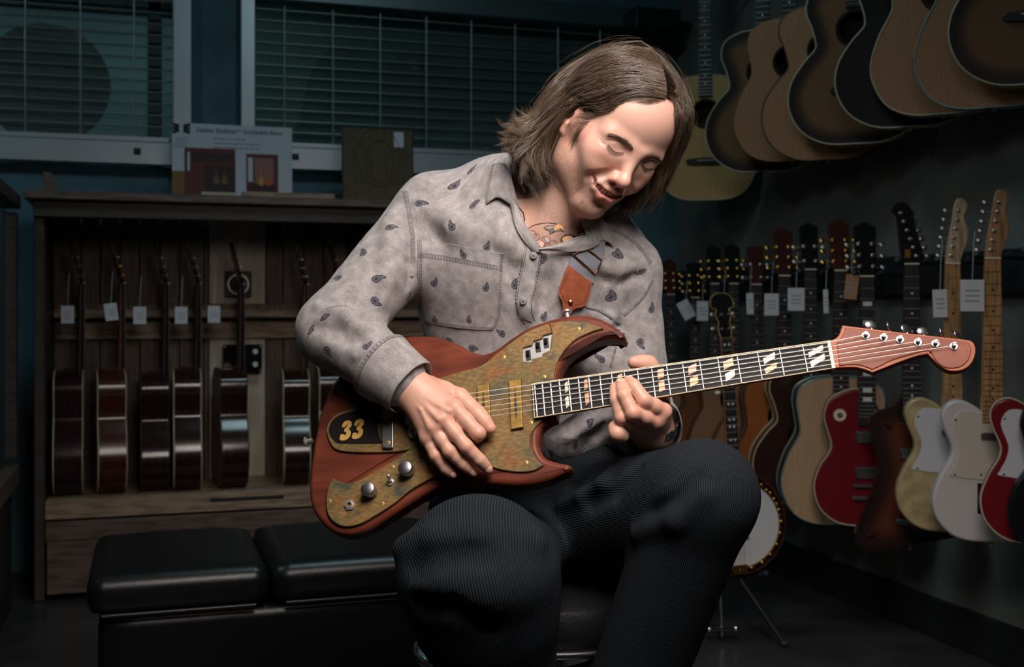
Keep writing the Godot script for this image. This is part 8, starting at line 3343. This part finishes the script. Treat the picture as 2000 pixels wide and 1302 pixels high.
func build_trousers(parent: Node3D, base: Vector3) -> void:
	var ps: Array[Prim] = []
	ps.append(cap(K(975, 1020, 1.93), K(1150, 1020, 1.93), 0.120, 0.120, 0.05, Vector3(0, 0, 1), 0.15))
	ps.append(cap(K(985, 920, 1.93), K(1120, 920, 1.93), 0.105, 0.105, 0.05, Vector3(0, 0, 1), 0.25))
	for l in LEGS:
		ps.append(cap(l[0], l[1], l[3], l[4], 0.03, Vector3.UP, l[6]))
		ps.append(cap(l[1], l[2], l[4], l[5], 0.025, Vector3.BACK, l[6]))
	ps.append(cap(LEGS[0][1], K(946, 1185, 1.475), 0.095, 0.091, 0.03, Vector3.BACK, 0.36))
	var flat_: Array[Prim] = ps.duplicate()
	var crease := func(pts: Array, r: float, h: float, dig: bool) -> void:
		var q := []
		for k in pts:
			var z := march(flat_, k[0], k[1], 1.2, 2.1)
			if z < 0.0:
				return
			q.append(K(k[0], k[1], z - (r - h) if dig else z + (r - h)))
		for i in q.size() - 1:
			var c := cap(q[i], q[i + 1], r, r, 0.014)
			if dig:
				carve(c)
			ps.append(c)
	crease.call([[1110, 945], [1150, 930], [1190, 905]], 0.010, 0.005, true)
	crease.call([[1100, 985], [1140, 970], [1180, 945], [1215, 905]], 0.010, 0.005, false)
	crease.call([[1150, 985], [1200, 960], [1240, 915]], 0.010, 0.004, true)
	crease.call([[790, 1070], [850, 1052], [930, 1050], [1040, 1060]], 0.016, 0.003, false)
	crease.call([[800, 1110], [860, 1085], [950, 1080]], 0.016, 0.003, true)
	crease.call([[1270, 1010], [1320, 985], [1365, 935]], 0.014, 0.004, true)
	crease.call([[1250, 1040], [1320, 1015], [1375, 965]], 0.014, 0.004, false)
	crease.call([[810, 1190], [880, 1200], [960, 1235]], 0.016, 0.004, true)
	var raw := MB.new()
	net(raw, ps, 0.0075, Vector3(-0.30, 0.27, -2.15), Vector3(0.40, 0.95, -1.30))
	var mb := MB.new()
	var slot := {}
	for i in range(0, raw.ix.size(), 3):
		var id3 := [raw.ix[i], raw.ix[i + 1], raw.ix[i + 2]]
		var cen := (raw.v[id3[0]] + raw.v[id3[1]] + raw.v[id3[2]]) / 3.0
		var d0 := minf(dist_bone(cen, LEGS[0][0], LEGS[0][1], LEGS[0][3], LEGS[0][4]), dist_bone(cen, LEGS[0][1], LEGS[0][2], LEGS[0][4], LEGS[0][5]))
		var d1 := minf(dist_bone(cen, LEGS[1][0], LEGS[1][1], LEGS[1][3], LEGS[1][4]), dist_bone(cen, LEGS[1][1], LEGS[1][2], LEGS[1][4], LEGS[1][5]))
		var w := 0 if d0 < d1 else 1
		var th := leg_chart(cen, w).z
		var corner := -1
		for id in id3:
			corner += 1
			var key: int = id * 4 + w
			if absf(th) > 2.9:
				key = -(i + corner) - 1
			if not slot.has(key):
				var uv := leg_chart(raw.v[id], w, th)
				slot[key] = mb.vert(raw.v[id] - base, raw.n[id], Vector2(uv.x, uv.y))
			mb.ix.append(slot[key])
	# corduroy: 16 wales to the tile
	var im := Image.create_empty(256, 256, false, Image.FORMAT_RGB8)
	var hm := Image.create_empty(256, 256, false, Image.FORMAT_L8)
	var rng := RandomNumberGenerator.new()
	rng.seed = 6
	for y in 256:
		for x in 256:
			var f := fmod(x, 16.0) / 16.0
			var rise := pow(sin(PI * f), 0.6)
			var k := rise * (1.0 + rng.randfn(0.0, 0.10))
			im.set_pixel(x, y, Color(0.085, 0.098, 0.112).lerp(Color(0.160, 0.180, 0.202), clampf(k, 0, 1)))
			hm.set_pixel(x, y, Color(rise, rise, rise))
	var m := mat("corduroy_navy", Color(1, 1, 1), 0.9)
	m.albedo_texture = ImageTexture.create_from_image(im)
	m.heightmap_enabled = true
	m.heightmap_texture = ImageTexture.create_from_image(hm)
	m.heightmap_scale = 0.12
	m.metallic_specular = 0.2
	obj("trousers", mb, m, parent)
	# shoes, feet resting on the stool's lower ring
	for l in LEGS:
		var an: Vector3 = l[2]
		var sp: Array[Prim] = []
		var toe := an + Vector3(0.02, -0.10, 0.16)
		sp.append(cap(an + Vector3(0, -0.02, 0), an + Vector3(0, -0.095, -0.03), 0.045, 0.042, 0.03))
		sp.append(cap(an + Vector3(0, -0.100, -0.04), toe, 0.036, 0.033, 0.03, Vector3(0, 1, 0), 0.35))
		var s := MB.new()
		net(s, sp, 0.008, an + Vector3(-0.12, -0.20, -0.15), an + Vector3(0.16, 0.08, 0.26))
		for i in s.v.size():
			s.v[i] -= base
		obj("shoe", s, M.black_leather, parent)

func build_person() -> void:
	make_joints()
	make_head()
	make_hands()
	make_knuckles()
	var c := K(1075, 1200, 1.86)
	var base := Vector3(c.x, 0.62, c.z)
	var o := thing("person", "long-haired smiling man in a grey paisley shirt and dark corduroys playing guitar on a stool", "person", Transform3D(Basis(Vector3.UP, TURN), W(base)))
	var skin := mat("skin", Color(1, 1, 1), 0.46)
	skin.vertex_color_use_as_albedo = true
	skin.subsurf_scatter_enabled = true
	skin.subsurf_scatter_strength = 0.12
	var mb := MB.new()
	mb.coloured = true
	build_head(mb)
	print("head ", Time.get_ticks_msec())
	build_body(mb)
	for i in mb.v.size():
		mb.v[i] -= base
	obj("body", mb, skin, o)
	print("body ", Time.get_ticks_msec(), " ", mb.ix.size() / 3)
	build_nails(o, base)
	build_hair(o, base)
	print("hair ", Time.get_ticks_msec())
	make_shirt()
	build_shirt(o, base)
	print("shirt ", Time.get_ticks_msec())
	build_patches(o, base)
	build_tattoo(o, base)
	build_trousers(o, base)
	print("trousers ", Time.get_ticks_msec())
	build_watch()
	build_strap_cloth()

func build_strap() -> void:
	pass

func print_patches() -> void:
	# pocket area of the cloth image: figures, stitches, hem
	var pr := Rect2(1560, 60, 240, 230)
	for f in [[0.52, 0.10, 215, 1.0], [0.20, 0.46, 320, -1.0], [0.80, 0.42, 310, -1.0], [0.62, 0.84, 240, 1.0], [0.18, 0.90, 310, -1.0]]:
		stamp_figure(pr.position + Vector2(pr.size.x * float(f[0]), pr.size.y * float(f[1])), deg_to_rad(f[2]), f[3], 15.0)
	var x0 := pr.position.x
	var y0 := pr.position.y
	var x1 := x0 + pr.size.x
	var y1 := y0 + pr.size.y
	stitch(Vector2(x0 + 8, y0), Vector2(x0 + 8, y1), 5.0, 7.0, 0.8, true)
	stitch(Vector2(x1 - 8, y0), Vector2(x1 - 8, y1), 5.0, 7.0, 0.8, true)
	stitch(Vector2(x0, y1 - 9), Vector2(x1, y1 - 9), 5.0, 7.0, 0.8, true)
	stitch(Vector2(x0, y0 + 42), Vector2(x1, y0 + 42), 5.0, 7.0, 0.85, true)
	# collar and placket areas: plain with a row of stitches at the edge
	stitch(Vector2(1560, 452), Vector2(1680, 452), 3.0, 7.0, 0.8, true)
	stitch(Vector2(1568, 340), Vector2(1568, 460), 3.0, 7.0, 0.8, true)
	stitch(Vector2(1560, 348), Vector2(1680, 348), 1.0, 7.0, 0.6)
	stitch(Vector2(1560, 508), Vector2(1710, 508), 1.0, 6.0, 0.6)
	stitch(Vector2(1560, 716), Vector2(1960, 716), 6.0, 7.0, 0.9, true)
	stitch(Vector2(1560, 788), Vector2(1960, 788), 1.0, 7.0, 0.7)
	stamp_figure(Vector2(1760, 752), 0.4, 1.0, 16.0)
	stamp_figure(Vector2(1640, 752), 2.4, 1.0, 16.0)
	stitch(Vector2(1568, 860), Vector2(1568, 1260), 6.0, 7.0, 0.95, true)
	stitch(Vector2(1766, 340), Vector2(1766, 580), 1.0, 6.0, 0.85)
	stitch(Vector2(1814, 340), Vector2(1814, 580), 1.0, 6.0, 0.85)

func build_patches(o: Node3D, base: Vector3) -> void:
	var m: StandardMaterial3D = M.shirt_twill
	var pr := Rect2(1560, 60, 240, 230)
	var cr := Rect2(1560, 340, 120, 120)
	var fr := Rect2(1560, 500, 150, 60)
	var kr := Rect2(1760, 340, 60, 240)
	var on := shirt_ps
	var all: Array[Prim] = shirt_ps.duplicate()
	var pk := patch("chest_pocket", o, base, [
		[[817, 468], [858, 473], [900, 481], [942, 488], [984, 497]],
		[[817, 510], [858, 515], [900, 522], [942, 530], [982, 537]],
		[[817, 555], [858, 560], [899, 566], [940, 573], [980, 580]],
		[[817, 598], [857, 603], [897, 608], [937, 613], [976, 618]],
		[[830, 630], [862, 636], [898, 641], [934, 644], [962, 644]]], 0.0030, 0.0030, 4, pr, m, on)
	patch("button_placket", o, base, [
		[[1027, 476], [1042, 482], [1058, 490]],
		[[1020, 515], [1036, 520], [1052, 525]],
		[[1011, 555], [1029, 558], [1046, 562]],
		[[1008, 590], [1022, 594], [1037, 598]],
		[[1014, 622], [1028, 626], [1042, 630]]], 0.0030, 0.0028, 4, kr, m, on)
	var nb: Array[Prim] = shirt_ps.duplicate()
	nb.append_array(neck_ps())
	# collar leaf over the near shoulder, with its standing band
	patch("collar_leaf", o, base, [
		[[958, 321, 0.010], [976, 316, 0.016], [990, 322, 0.020], [999, 348, 0.020], [1006, 378, 0.014], [1013, 402, 0.008]],
		[[953, 350, 0.008], [966, 346, 0.012], [980, 350, 0.014], [990, 366, 0.014], [999, 386, 0.010], [1009, 403, 0.006]],
		[[949, 380, 0.005], [958, 378, 0.008], [968, 376, 0.009], [980, 382, 0.008], [992, 393, 0.007], [1004, 403, 0.004]],
		[[949, 397, 0.003], [955, 393, 0.004], [962, 389, 0.005], [974, 386, 0.005], [988, 394, 0.004], [1000, 402, 0.003]]], 0.004, 0.003, 4, cr, m, nb)
	patch("collar_band", o, base, [
		[[1000, 338, 0.004], [1004, 366, 0.004], [1010, 392, 0.004], [1022, 426, 0.004], [1040, 458, 0.004], [1062, 488, 0.004]],
		[[994, 344, 0.010], [998, 372, 0.010], [1004, 400, 0.008], [1014, 434, 0.007], [1032, 466, 0.006], [1052, 492, 0.005]],
		[[986, 350, 0.004], [990, 378, 0.004], [998, 408, 0.003], [1006, 440, 0.003], [1024, 472, 0.002], [1044, 494, 0.002]]], 0.004, 0.003, 4, fr, m, nb)
	# far collar leaf, its band and the loose top of the placket
	patch("collar_leaf", o, base, [
		[[1150, 414, 0.014], [1164, 414, 0.016], [1176, 424, 0.014], [1188, 440, 0.010]],
		[[1148, 434, 0.012], [1164, 436, 0.014], [1180, 446, 0.012], [1193, 458, 0.008]],
		[[1152, 456, 0.009], [1168, 458, 0.010], [1184, 464, 0.009], [1198, 472, 0.006]],
		[[1160, 474, 0.006], [1174, 470, 0.007], [1188, 473, 0.006], [1201, 481, 0.004]]], 0.004, 0.003, 4, cr, m, nb)
	patch("collar_band", o, base, [
		[[1138, 428, 0.012], [1148, 416, 0.016], [1158, 414, 0.016]],
		[[1142, 448, 0.014], [1154, 440, 0.018], [1166, 440, 0.016]],
		[[1148, 468, 0.012], [1160, 464, 0.014], [1172, 462, 0.012]],
		[[1152, 480, 0.008], [1163, 480, 0.010], [1172, 476, 0.008]]], 0.004, 0.003, 4, fr, m, nb)
	patch("placket_flap", o, base, [
		[[1050, 484, 0.004], [1078, 478, 0.006], [1106, 470, 0.009], [1130, 462, 0.012], [1150, 458, 0.014]],
		[[1052, 487, 0.008], [1080, 484, 0.010], [1108, 480, 0.012], [1134, 475, 0.014], [1156, 470, 0.015]],
		[[1056, 489, 0.004], [1084, 491, 0.006], [1112, 492, 0.008], [1138, 490, 0.010], [1164, 482, 0.010]]], 0.003, 0.0028, 4, fr, m, nb)
	# felled seams: narrow raised strips with two rows of stitches
	for q in [
			[[[790, 372], [795, 395], [800, 422], [805, 460], [806, 500], [804, 540]], 5.0],
			[[[1196, 447], [1225, 463], [1252, 486], [1272, 514]], 4.0],
			[[[1276, 546], [1260, 574], [1240, 597], [1218, 615]], 4.0],
			[[[1142, 598], [1175, 607], [1212, 633]], 3.2],
			[[[1210, 642], [1200, 688], [1192, 716]], 3.0]]:
		var pts: Array = q[0]
		var hw: float = q[1]
		var rows := []
		for i in pts.size():
			var a := Vector2(pts[maxi(i - 1, 0)][0], pts[maxi(i - 1, 0)][1])
			var b := Vector2(pts[mini(i + 1, pts.size() - 1)][0], pts[mini(i + 1, pts.size() - 1)][1])
			var n := (b - a).normalized().orthogonal() * hw
			rows.append([[pts[i][0] - n.x, pts[i][1] - n.y, -0.0008], [pts[i][0], pts[i][1], 0.0004], [pts[i][0] + n.x, pts[i][1] + n.y, -0.0008]])
		patch("felled_seam", o, base, rows, 0.0016, 0.0022, 4, Rect2(1560, 870, 16, 90.0 * (pts.size() - 1)), m, on)
	# turned cuffs
	for h in 2:
		var a := fore_a if h == 0 else fore_b
		var b := EL_A if h == 0 else EL_B
		var d := (a - b).normalized()
		var end := a + (b - a) * (0.015 if h == 0 else 0.04)
		var ref := (Vector3(0, 0, 1) - d * d.z).normalized()
		var sd := d.cross(ref)
		var cu := MB.new()
		var prof := [[-0.068, 0.0530], [-0.064, 0.0545], [-0.045, 0.0515], [-0.020, 0.0472], [-0.003, 0.0455], [0.0, 0.0442], [-0.002, 0.0425], [-0.020, 0.0420], [-0.050, 0.0430]]
		var seg := 48
		for i in prof.size():
			for k in seg + 1:
				var th := TAU * k / seg
				var wob := 1.0 + 0.022 * sin(th * 3.0 + float(prof[i][0]) * 60.0) + 0.012 * sin(th * 7.0 + 1.0)
				var dirv := ref * cos(th) + sd * sin(th)
				var dd := Vector2(prof[mini(i + 1, prof.size() - 1)][0] - prof[maxi(i - 1, 0)][0], prof[mini(i + 1, prof.size() - 1)][1] - prof[maxi(i - 1, 0)][1]).normalized()
				var nn := (dirv * dd.x - d * dd.y).normalized()
				cu.vert(end + d * float(prof[i][0]) + dirv * float(prof[i][1]) * wob - base, nn, Vector2((1560.0 + 400.0 * k / seg) / AT, (700.0 + 90.0 * float(i) / 5.0) / AT))
		for i in prof.size() - 1:
			for k in seg:
				cu.quad(i * (seg + 1) + k, i * (seg + 1) + k + 1, (i + 1) * (seg + 1) + k + 1, (i + 1) * (seg + 1) + k)
		obj("cuff", cu, m, o)
	# buttons
	var bm := mat("button_grey", srgb(96, 98, 94), 0.35)
	for q in [[1042, 499], [1022, 588]]:
		var z := march(on, q[0], q[1], 1.45, 2.05)
		var p := K(q[0], q[1], z - 0.0045)
		var b := MB.new()
		b.lathe(Transform3D(Basis(Vector3.RIGHT, PI / 2 - 0.2), p - base), PackedVector2Array([Vector2(0, 0.0014), Vector2(0.0038, 0.0012), Vector2(0.0042, 0.0020), Vector2(0.0055, 0.0018), Vector2(0.0058, 0.0006), Vector2(0.0055, 0)]), 18)
		var bn := obj("button", b, bm, o)
		var th := MB.new()
		for s in [-1.0, 1.0]:
			th.tube(PackedVector3Array([p - base + Vector3(s * 0.0012, -0.0014, 0.0018), p - base + Vector3(-s * 0.0012, 0.0014, 0.0018)]), [0.0005], 5)
		obj("button_thread", th, M.black_rail, bn)

func on_chest(px: float, py: float, lift: float) -> Vector3:
	var ps: Array[Prim] = torso_ps(0.011)
	ps.append_array(neck_ps())
	var z := march(ps, px, py, 1.6, 2.0)
	return K(px, py, (z if z > 0.0 else TZ - 0.1) - lift)

func build_tattoo(o: Node3D, base: Vector3) -> void:
	var t := Node3D.new()
	t.name = "chest_tattoo"
	o.add_child(t)
	t.set_meta("label", "inked bird head and rings on the chest")
	var ink := mat("tattoo_ink", srgb(44, 42, 50), 0.5)
	var amber := mat("tattoo_amber", srgb(176, 124, 62), 0.5)
	var haze := mat("tattoo_grey", srgb(150, 128, 122), 0.5)
	var rose := mat("tattoo_rose", srgb(206, 140, 128), 0.5)
	var line := func(pts: Array, r: float, m: Material) -> void:
		var p := PackedVector3Array()
		for i in pts.size() - 1:
			for k in 4:
				var t2 := k / 4.0
				p.append(on_chest(lerpf(pts[i][0], pts[i + 1][0], t2), lerpf(pts[i][1], pts[i + 1][1], t2), 0.0) - base)
		p.append(on_chest(pts[-1][0], pts[-1][1], 0.0) - base)
		var mb := MB.new()
		mb.tube(p, [r], 6, true, 0.35, Vector3.BACK)
		obj("ink_line", mb, m, t)
	var blot := func(pts: Array, m: Material, lift: float) -> void:
		var mb := MB.new()
		var q := []
		for k in pts:
			q.append([k[0], k[1]])
		var pl := smooth_marked(q, 3)
		var idx := Geometry2D.triangulate_polygon(pl)
		for k in pl:
			mb.vert(on_chest(k.x, k.y, lift) - base, Vector3(0, 0.2, 0.98))
		for i in range(0, idx.size(), 3):
			mb.tri(idx[i], idx[i + 1], idx[i + 2])
		obj("ink_patch", mb, m, t)
	# bird: head outline, feathers, hooked beak
	line.call([[1030, 448], [1042, 440], [1058, 436], [1074, 435], [1088, 437]], 0.0007, ink)
	line.call([[1074, 456], [1084, 452], [1094, 450], [1100, 450]], 0.0006, ink)
	blot.call([[1062, 443], [1074, 440], [1086, 441], [1088, 448], [1080, 452], [1074, 458], [1072, 450], [1066, 448]], ink, 0.0004)
	blot.call([[1088, 438], [1096, 439], [1101, 445], [1101, 451], [1097, 446], [1090, 447], [1084, 450], [1082, 446]], amber, 0.0006)
	line.call([[1086, 437], [1096, 438], [1102, 445], [1101, 452]], 0.0006, ink)
	# rings and petals below
	for q in [[1040, 458, 8.0, 9.0], [1048, 462, 6.0, 7.0], [1066, 468, 9.0, 7.0], [1058, 476, 7.0, 6.0], [1080, 474, 7.0, 5.0]]:
		var pts := []
		for k in 11:
			var a := TAU * k / 10.0
			pts.append([q[0] + cos(a) * q[2], q[1] + sin(a) * q[3]])
		line.call(pts, 0.0006, haze)
	blot.call([[1046, 474], [1054, 470], [1062, 474], [1060, 482], [1050, 482]], rose, 0.0004)
	blot.call([[1064, 464], [1070, 463], [1074, 469], [1068, 473]], haze, 0.0005)
	# round figures half under the cloth
	blot.call([[1006, 408], [1014, 410], [1021, 420], [1023, 432], [1019, 437], [1012, 428]], amber, 0.0004)
	line.call([[1004, 404], [1014, 406], [1022, 416], [1025, 430], [1020, 439]], 0.0012, ink)
	blot.call([[1098, 466], [1104, 461], [1114, 460], [1120, 464], [1116, 470], [1104, 474]], amber, 0.0004)
	line.call([[1096, 474], [1096, 465], [1104, 459], [1116, 458], [1124, 463]], 0.0010, ink)

func build_watch() -> void:
	var dir := (GP(1284, 800, -0.030) - fore_b).normalized()
	var c := fore_b + dir * 0.013
	var up := Vector3(0, 0, 1)
	up = (up - dir * up.dot(dir)).normalized()
	var sd := dir.cross(up).normalized()
	var b := Basis(sd, dir, up)
	var o := thing("wristwatch", "steel wristwatch on the man's fretting arm below the guitar neck", "watch", Transform3D(Basis(Vector3.UP, TURN) * b, W(c)))
	for k in 26:
		var a := TAU * k / 26.0
		put("link", shared("watch link", func() -> MB: return box_mb(Vector3(0.0075, 0.016, 0.0028), 0.0008)), M.chrome if k % 2 else M.satin_steel, o, Transform3D(Basis(Vector3.UP, a), Vector3(sin(a) * 0.0325, 0, cos(a) * 0.0325)))
	var cs := MB.new()
	cs.lathe(Transform3D(Basis(Vector3.UP, 2.4) * Basis(Vector3.RIGHT, PI / 2), Basis(Vector3.UP, 2.4) * Vector3(0, 0, 0.0315)), PackedVector2Array([Vector2(0, 0.008), Vector2(0.015, 0.008), Vector2(0.018, 0.006), Vector2(0.018, 0.0), Vector2(0, 0)]), 24)
	obj("case", cs, M.satin_steel, o)

func build_strap_cloth() -> void:
	var b3 := K(1130, 560, 1.76)
	var o := thing("guitar_strap", "grey herringbone guitar strap with a tan leather end and copper loop on the man's chest", "strap", Transform3D(Basis(Vector3.UP, TURN), W(b3)))
	var im := Image.create_empty(128, 128, false, Image.FORMAT_RGB8)
	for y in 128:
		for x in 128:
			var zig := absf(fmod(x, 32.0) - 16.0)
			var on := fmod(y + zig, 4.0) < 2.0
			im.set_pixel(x, y, srgb(150, 152, 160) if on else srgb(74, 78, 88))
	var hb := mat("herringbone_webbing", Color(1, 1, 1), 0.85)
	hb.albedo_texture = ImageTexture.create_from_image(im)
	hb.uv1_scale = Vector3(1, 1, 1)
	var leather := grained("tan_leather", T.mottle, Vector3(12, 12, 12), 0.5, srgb(166, 90, 62))
	var copper := mat("copper_loop", srgb(170, 112, 78), 0.3, 1.0)
	patch("webbing", o, b3, [
		[[1136, 452, 0.002], [1150, 456, 0.002], [1166, 461, 0.002], [1184, 466, 0.002]],
		[[1122, 488], [1138, 493], [1156, 499], [1177, 505]],
		[[1110, 520], [1125, 530], [1142, 542], [1160, 553]]], 0.007, 0.003, 4, Rect2(0, 0, AT, AT * 2.0), hb, shirt_ps)
	var lp := patch("leather_end", o, b3, [
		[[1111, 517], [1126, 529], [1142, 541], [1158, 551]],
		[[1100, 543], [1118, 555], [1136, 566], [1152, 576]],
		[[1090, 567], [1108, 580], [1127, 590], [1143, 597]],
		[[1098, 588], [1106, 594], [1116, 599], [1126, 602]],
		[[1101, 606], [1105, 609], [1110, 611], [1115, 611]],
		[[1103, 622], [1106, 623], [1109, 624], [1112, 624]]], 0.010, 0.004, 4, Rect2(0, 0, AT, AT), leather, shirt_ps)
	var sm := mat("stitch_brown", srgb(110, 56, 40), 0.8)
	var edge := [[1114, 525], [1104, 546], [1095, 567], [1102, 586], [1118, 596], [1138, 592], [1147, 574], [1152, 556]]
	for i in edge.size() - 1:
		var n := int(Vector2(edge[i][0], edge[i][1]).distance_to(Vector2(edge[i + 1][0], edge[i + 1][1])) / 3.4)
		for k in n:
			var st := MB.new()
			var p := []
			for e in [0.15, 0.8]:
				var f: float = (k + e) / n
				var px := lerpf(edge[i][0], edge[i + 1][0], f)
				var py := lerpf(edge[i][1], edge[i + 1][1], f)
				var z := march(shirt_ps, px, py, 1.45, 2.05)
				p.append(K(px, py, z - 0.0101) - b3)
			st.tube(PackedVector3Array([p[0], p[1]]), [0.0005], 5)
			obj("stitch", st, sm, lp)
	var zr := march(shirt_ps, 1113, 588, 1.45, 2.05)
	var rv := MB.new()
	rv.lathe(Transform3D(Basis(Vector3.RIGHT, PI / 2), K(1114, 590, zr - 0.010) - b3), PackedVector2Array([Vector2(0, 0.0022), Vector2(0.0022, 0.0018), Vector2(0.0038, 0.0008), Vector2(0.004, 0)]), 16)
	obj("rivet", rv, copper, lp)
	var lpth := PackedVector3Array()
	for q in [[1119, 497], [1141, 516], [1162, 535], [1170, 521], [1176, 508], [1162, 497], [1148, 487], [1132, 491], [1119, 497]]:
		var z := march(shirt_ps, q[0], q[1], 1.45, 2.05)
		lpth.append(K(q[0], q[1], z - 0.0095) - b3)
	var lo := MB.new()
	lo.tube(lpth, [0.0013], 8, false)
	obj("slide_loop", lo, copper, o)
